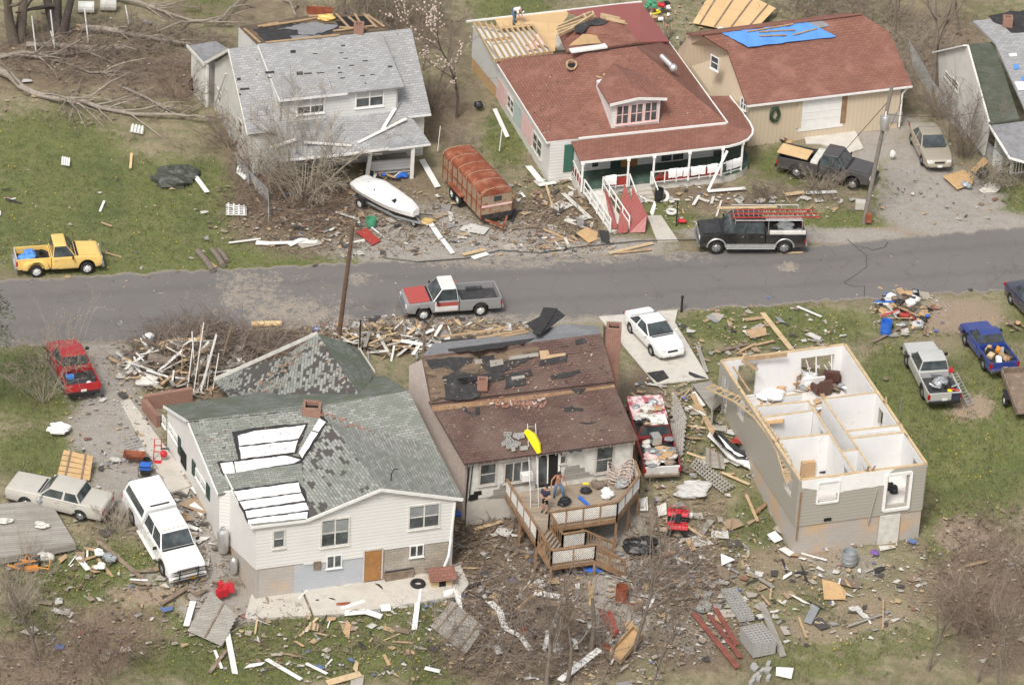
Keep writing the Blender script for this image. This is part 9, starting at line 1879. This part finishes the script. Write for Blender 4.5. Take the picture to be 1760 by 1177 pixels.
roofbits(pcl, [(546, 578), (620, 684), (420, 680), (480, 625)], 240, 'roof_litter', 'mud and twigs on collapsed green roof', RBM, .12); roofbits(pm, [(325, 725), (530, 705), (510, 790), (380, 830)], 90, 'roof_litter', 'flecks on green roof', RBM, .07); roofbits(p1, [(395, 90), (700, 55), (735, 190), (430, 225)], 40, 'roof_litter', 'flecks on grey roof', RBM, .07)
def litter(n, zones, name, lab, mat, s):
 V_ = []; F_ = []; tot = sum(z[4] for z in zones); P = []
 for x, y, rx_, ry_, w_ in zones:
  k = int(n * w_ / tot); a = rs.uniform(0, 6.283, k); q = np.sqrt(rs.uniform(0, 1, k)) * 1.1; P.append(gdv(x + rx_ * q * np.cos(a), y + ry_ * q * np.sin(a)))
 P = np.concatenate(P); m = len(P); a = rs.uniform(0, 3.14, m); L = s * np.exp(rs.normal(0, .55, m)); W_ = L * rs.uniform(.2, .9, m); ca, sa_ = np.cos(a), np.sin(a); out = []
 for sx, sy, dz_ in ((-1, -1, 0), (1, -1, 1), (1, 1, 0), (-1, 1, 1)):
  jx = sx * L / 2 * rs.uniform(.6, 1.2, m); jy = sy * W_ / 2 * rs.uniform(.6, 1.2, m); out.append(P + np.stack([jx * ca - jy * sa_, jx * sa_ + jy * ca, .04 + dz_ * rs.uniform(0, .06, m)], -1))
 V_ = np.stack(out, 1).reshape(-1, 3); F_ = np.arange(len(V_)).reshape(-1, 4); return blobmesh(name, V_, F_, mat, lab)
ZN = [(870, 960, 130, 110, 6), (1010, 1080, 190, 100, 6), (1180, 1010, 120, 120, 5), (600, 1100, 260, 70, 4), (190, 1000, 170, 120, 4), (350, 900, 60, 100, 3), (720, 575, 200, 30, 6), (350, 640, 140, 50, 4), (620, 380, 200, 60, 5), (960, 370, 110, 70, 4.5), (900, 420, 150, 20, 2), (1300, 580, 140, 50, 3), (1400, 990, 190, 110, 6), (1200, 800, 90, 130, 5), (1150, 700, 60, 70, 2), (640, 1020, 180, 35, 3), (1250, 345, 220, 40, 3), (200, 740, 80, 120, 3), (150, 380, 260, 90, 1), (1620, 330, 120, 60, 1), (1200, 60, 80, 60, 2), (1560, 540, 60, 40, 2), (450, 520, 420, 60, 1), (1300, 470, 450, 40, .5), (200, 120, 220, 80, 1.5), (1640, 1000, 120, 140, 1.5)]
litter(600, ZN[:15], 'debris_scraps', 'splinters and torn siding strewn over yards', island('torn_scraps', [(0, (.62, .60, .56)), (.3, (.45, .41, .36)), (.5, (.38, .27, .17)), (.68, (.20, .15, .11)), (.8, (.06, .055, .055)), (.9, (.27, .26, .25))]), .42)
litter(8500, ZN, 'debris_litter', 'small mixed scraps littered over yards and road edge', island('mixed_litter', [(0, (.60, .58, .54)), (.13, (.40, .36, .30)), (.36, (.46, .33, .19)), (.60, (.25, .18, .12)), (.72, (.05, .048, .05)), (.84, (.30, .30, .30)), (.94, (.25, .10, .07)), (.97, (.10, .16, .35))]), .15)
litter(9000, ZN[:7] + ZN[8:10] + [(100, 120, 200, 90, 6), (480, 360, 130, 60, 5), (1700, 1000, 110, 130, 6), (1540, 120, 140, 100, 5), (340, 620, 150, 60, 5), (80, 1100, 140, 90, 4)], 'leaf_litter', 'brown leaves, clods and wood chips on bare ground', island('leaf_litter', [(0, (.16, .11, .075)), (.3, (.24, .18, .125)), (.55, (.10, .072, .052)), (.75, (.32, .26, .19)), (.92, (.42, .34, .25))]), .10)
# ---- poles, wires, fence ----
def pole(label, base, top_, h, r, mat):
 b = gd(*base); ray_ = None; t = root('utility_pole', label, 'utility pole', b); d = at(top_[0], top_[1], h); mb = MB(); mb.tube([b - _Z(.2), b.lerp(d, .5), d], [r, r * .85, r * .7], 9); mb.build('pole', M[mat], t, smooth=True); return t, b, d
t1, b1p, d1p = pole('leaning brown utility pole between road and collapsed roof', (581, 586), (607, 388), 7.3, .14, 'polewood'); mb = MB(); mb.tube([d1p + _V((.12, 0, -.2)), d1p.lerp(b1p, .55) + _V((.15, 0, 0))], .02, 4); mb.build('conduit', M['galv'], t1)
t2, b2p, d2p = pole('grey utility pole with white transformer beside gravel drive', (1484, 384), (1533, 149), 8.6, .15, 'greypole'); c = d2p.lerp(b2p, .24) + _V((-.02, -.36, 0)); mb = MB(); mb.lathe(c, [(.01, -.45), (.22, -.45), (.24, -.4), (.24, .35), (.2, .42), (.01, .44)], 14); tf = mb.build('transformer', M['alu'], t2, smooth=True); mb = MB(); mb.tube([c + _Z(.4), c + _Z(.7)], .05, 6); mb.build('bushing', M['white'], tf)
mb = MB(); mb.box(b2p + _V((.25, -.15, .45)), (.35, .25, .5)); mb.build('meter_box', M['rust'], t2)
crumple('white_jug', 'white plastic jug on gravel near utility pole', 'jug', gd(1534, 276) + _Z(.3), .3, 'white', (.8, .8, 1.2), parts=1)
mb = MB(); mb.box(gd(1478, 358) + _Z(.25), (.6, .5, .5)); solo('stone_planter', mb, M['conc'], 'square concrete planter at foot of utility pole', 'planter', gd(1478, 358), bevel=.03)
def wire(label, pts, r=.018, sag=0):
 P3 = []; 
 for a, b in zip(pts[:-1], pts[1:]):
  for i in range(8): f = i / 8; P3.append(_V(a).lerp(_V(b), f) - _V((0, 0, sag * 4 * f * (1 - f))))
 P3.append(_V(pts[-1])); mb = MB(); mb.tube(P3, r, 4); solo('wire', mb, M['black'], label, 'wire', P3[0])
wire('guy wire from grey utility pole down to lawn by charcoal pickup', [d2p.lerp(b2p, .1), gd(1385, 335)]); wire('thin service wire from grey utility pole to edge house', [d2p.lerp(b2p, .2), at(1700, 190, 2.6)], .012, .3); wire('second service wire from grey pole past garage', [d2p.lerp(b2p, .45), at(1560, 150, 3)], .012, .2)
wire('loose black cable curling over right part of road', [gd(*p) + _Z(.08) for p in [(1455, 412), (1468, 424), (1490, 428), (1500, 432), (1520, 427), (1526, 418)]], .012); wire('loop of fallen cable crossing road in front of junk pile', [gd(*p) + _Z(.08) for p in [(1470, 426), (1488, 440), (1490, 460), (1470, 475), (1450, 488), (1466, 494), (1486, 494), (1485, 512)]], .01); wire('long black cable along upper road edge below ramp', [gd(*p) + _Z(.08) for p in [(660, 445), (720, 452), (800, 446), (860, 432), (930, 436), (1000, 426), (1100, 416), (1200, 414)]], .03)
def post(label, base, h, r, mat, name='post', cat='post'):
 b = gd(*base); mb = MB(); mb.tube([b - _Z(.1), b + _Z(h)], [r, r * .9], 7); mb.tube([b + _Z(h), b + _Z(h + .06)], [r * 1.5, r * 1.3], 7); solo(name, mb, M[mat], label, cat, b)
post('black post at corner of concrete driveway by road', (1171, 536), .95, .07, 'black'); post('wooden post behind brown house by lower road edge', (728, 606), 1.6, .08, 'oldwood'); post('thin black stake behind collapsed roof', (618, 604), 1.9, .05, 'black'); post('dark post left of brick gable chimney', (1037, 598), 1.3, .07, 'barkdark'); post('dark post right of brick gable chimney', (1060, 602), 1.2, .07, 'barkdark'); post('black garden lamp post in front of bungalow by path', (1162, 388), 1.6, .04, 'black'); post('thin metal stake at right wall of roofless house', (1545, 725), 1.5, .03, 'galv'); post('grey stake rising from grass right of roofless house', (1584, 775), 1.2, .03, 'greypole')
for i, (x, y, x2, y2) in enumerate([(62, 92, 42, 32), (94, 84, 76, 22), (94, 82, 93, 56), (152, 74, 143, 18), (222, 44, 225, 12)]):
 b = gd(x, y); mb = MB(); mb.tube([b, zpt(V2(b) + _V((-.25, .1, 0)), (y - y2) / 24)], .045, 6); solo('white_pole', mb, M['white'], ['leftmost white pole under the broken trees', 'tall white pole between the two broken trees', 'short white pole beside tall one under broken trees', 'white pole right of snapped trunk', 'thin white pole right of all, near brush at top'][i], 'pole', b)
for lb, px, m_ in [('white tank lying in brush at top left', (148, 22), 'white'), ('small white box beside white tank at top left', (186, 18), 'dirtywhite')]: mb = MB(); c = gd(*px); mb.tube([c + _V((-.5, 0, .35)), c + _V((.5, .1, .35))], .38, 12); solo('white_tank', mb, M[m_], lb, 'tank', c)
for lb, c4 in [('small white wire crate on lawn, far left', [(106, 278), (121, 279), (120, 289), (105, 287)]), ('small white wire crate on lawn by long fallen tree', [(226, 222), (248, 224), (246, 234), (223, 230)]), ('white bent rack on bare ground right of lawn', [(388, 358), (424, 360), (424, 374), (388, 373)]), ('pale wire rack left of wood pieces by fence', [(408, 292), (424, 310), (420, 312), (406, 300)])]: slatpanel(lb, c4, 6, 'white', 'white', lift=.1, tilt=.2, name='wire_crate', cat='crate', cross=4, gap=.35)
def chainlink(label, pts, h=1.2):
 P3 = [gd(*p) for p in pts]; t = root('chain_link_fence', label, 'fence', P3[0])
 for a, b in zip(P3[:-1], P3[1:]):
  k = max(2, int((b - a).length / 2.4))
  for i in range(k): q = a.lerp(b, i / k); mb = MB(); mb.tube([q, q + _Z(h)], .03, 6); mb.build('fence_post', M['galv'], t)
  mb = MB(); mb.tube([a + _Z(h), b + _Z(h)], .022, 5); mb.build('top_rail', M['galv'], t); mb = MB(); L = (b - a).length; s_ = 0
  while s_ < L:
   for g_ in (h, -h):
    e = s_ + abs(g_); f0, f1 = s_ / L, min(1, e / L); k_ = (f1 - f0) * L / h; z0, z1 = (0, h * k_) if g_ > 0 else (h, h - h * k_); mb.tube([a.lerp(b, f0) + _Z(z0), a.lerp(b, f1) + _Z(z1)], .005, 3, cap=False)
   s_ += .16
  mb.build('mesh', M['galv'], t)
chainlink('chain link fence between gravel drive and edge house', [(1560, 100), (1600, 170), (1660, 240), (1720, 300)])
chainlink('sagging chain link fence by lilac bush roots', [(404, 285), (428, 318), (460, 348), (462, 385)], .9)
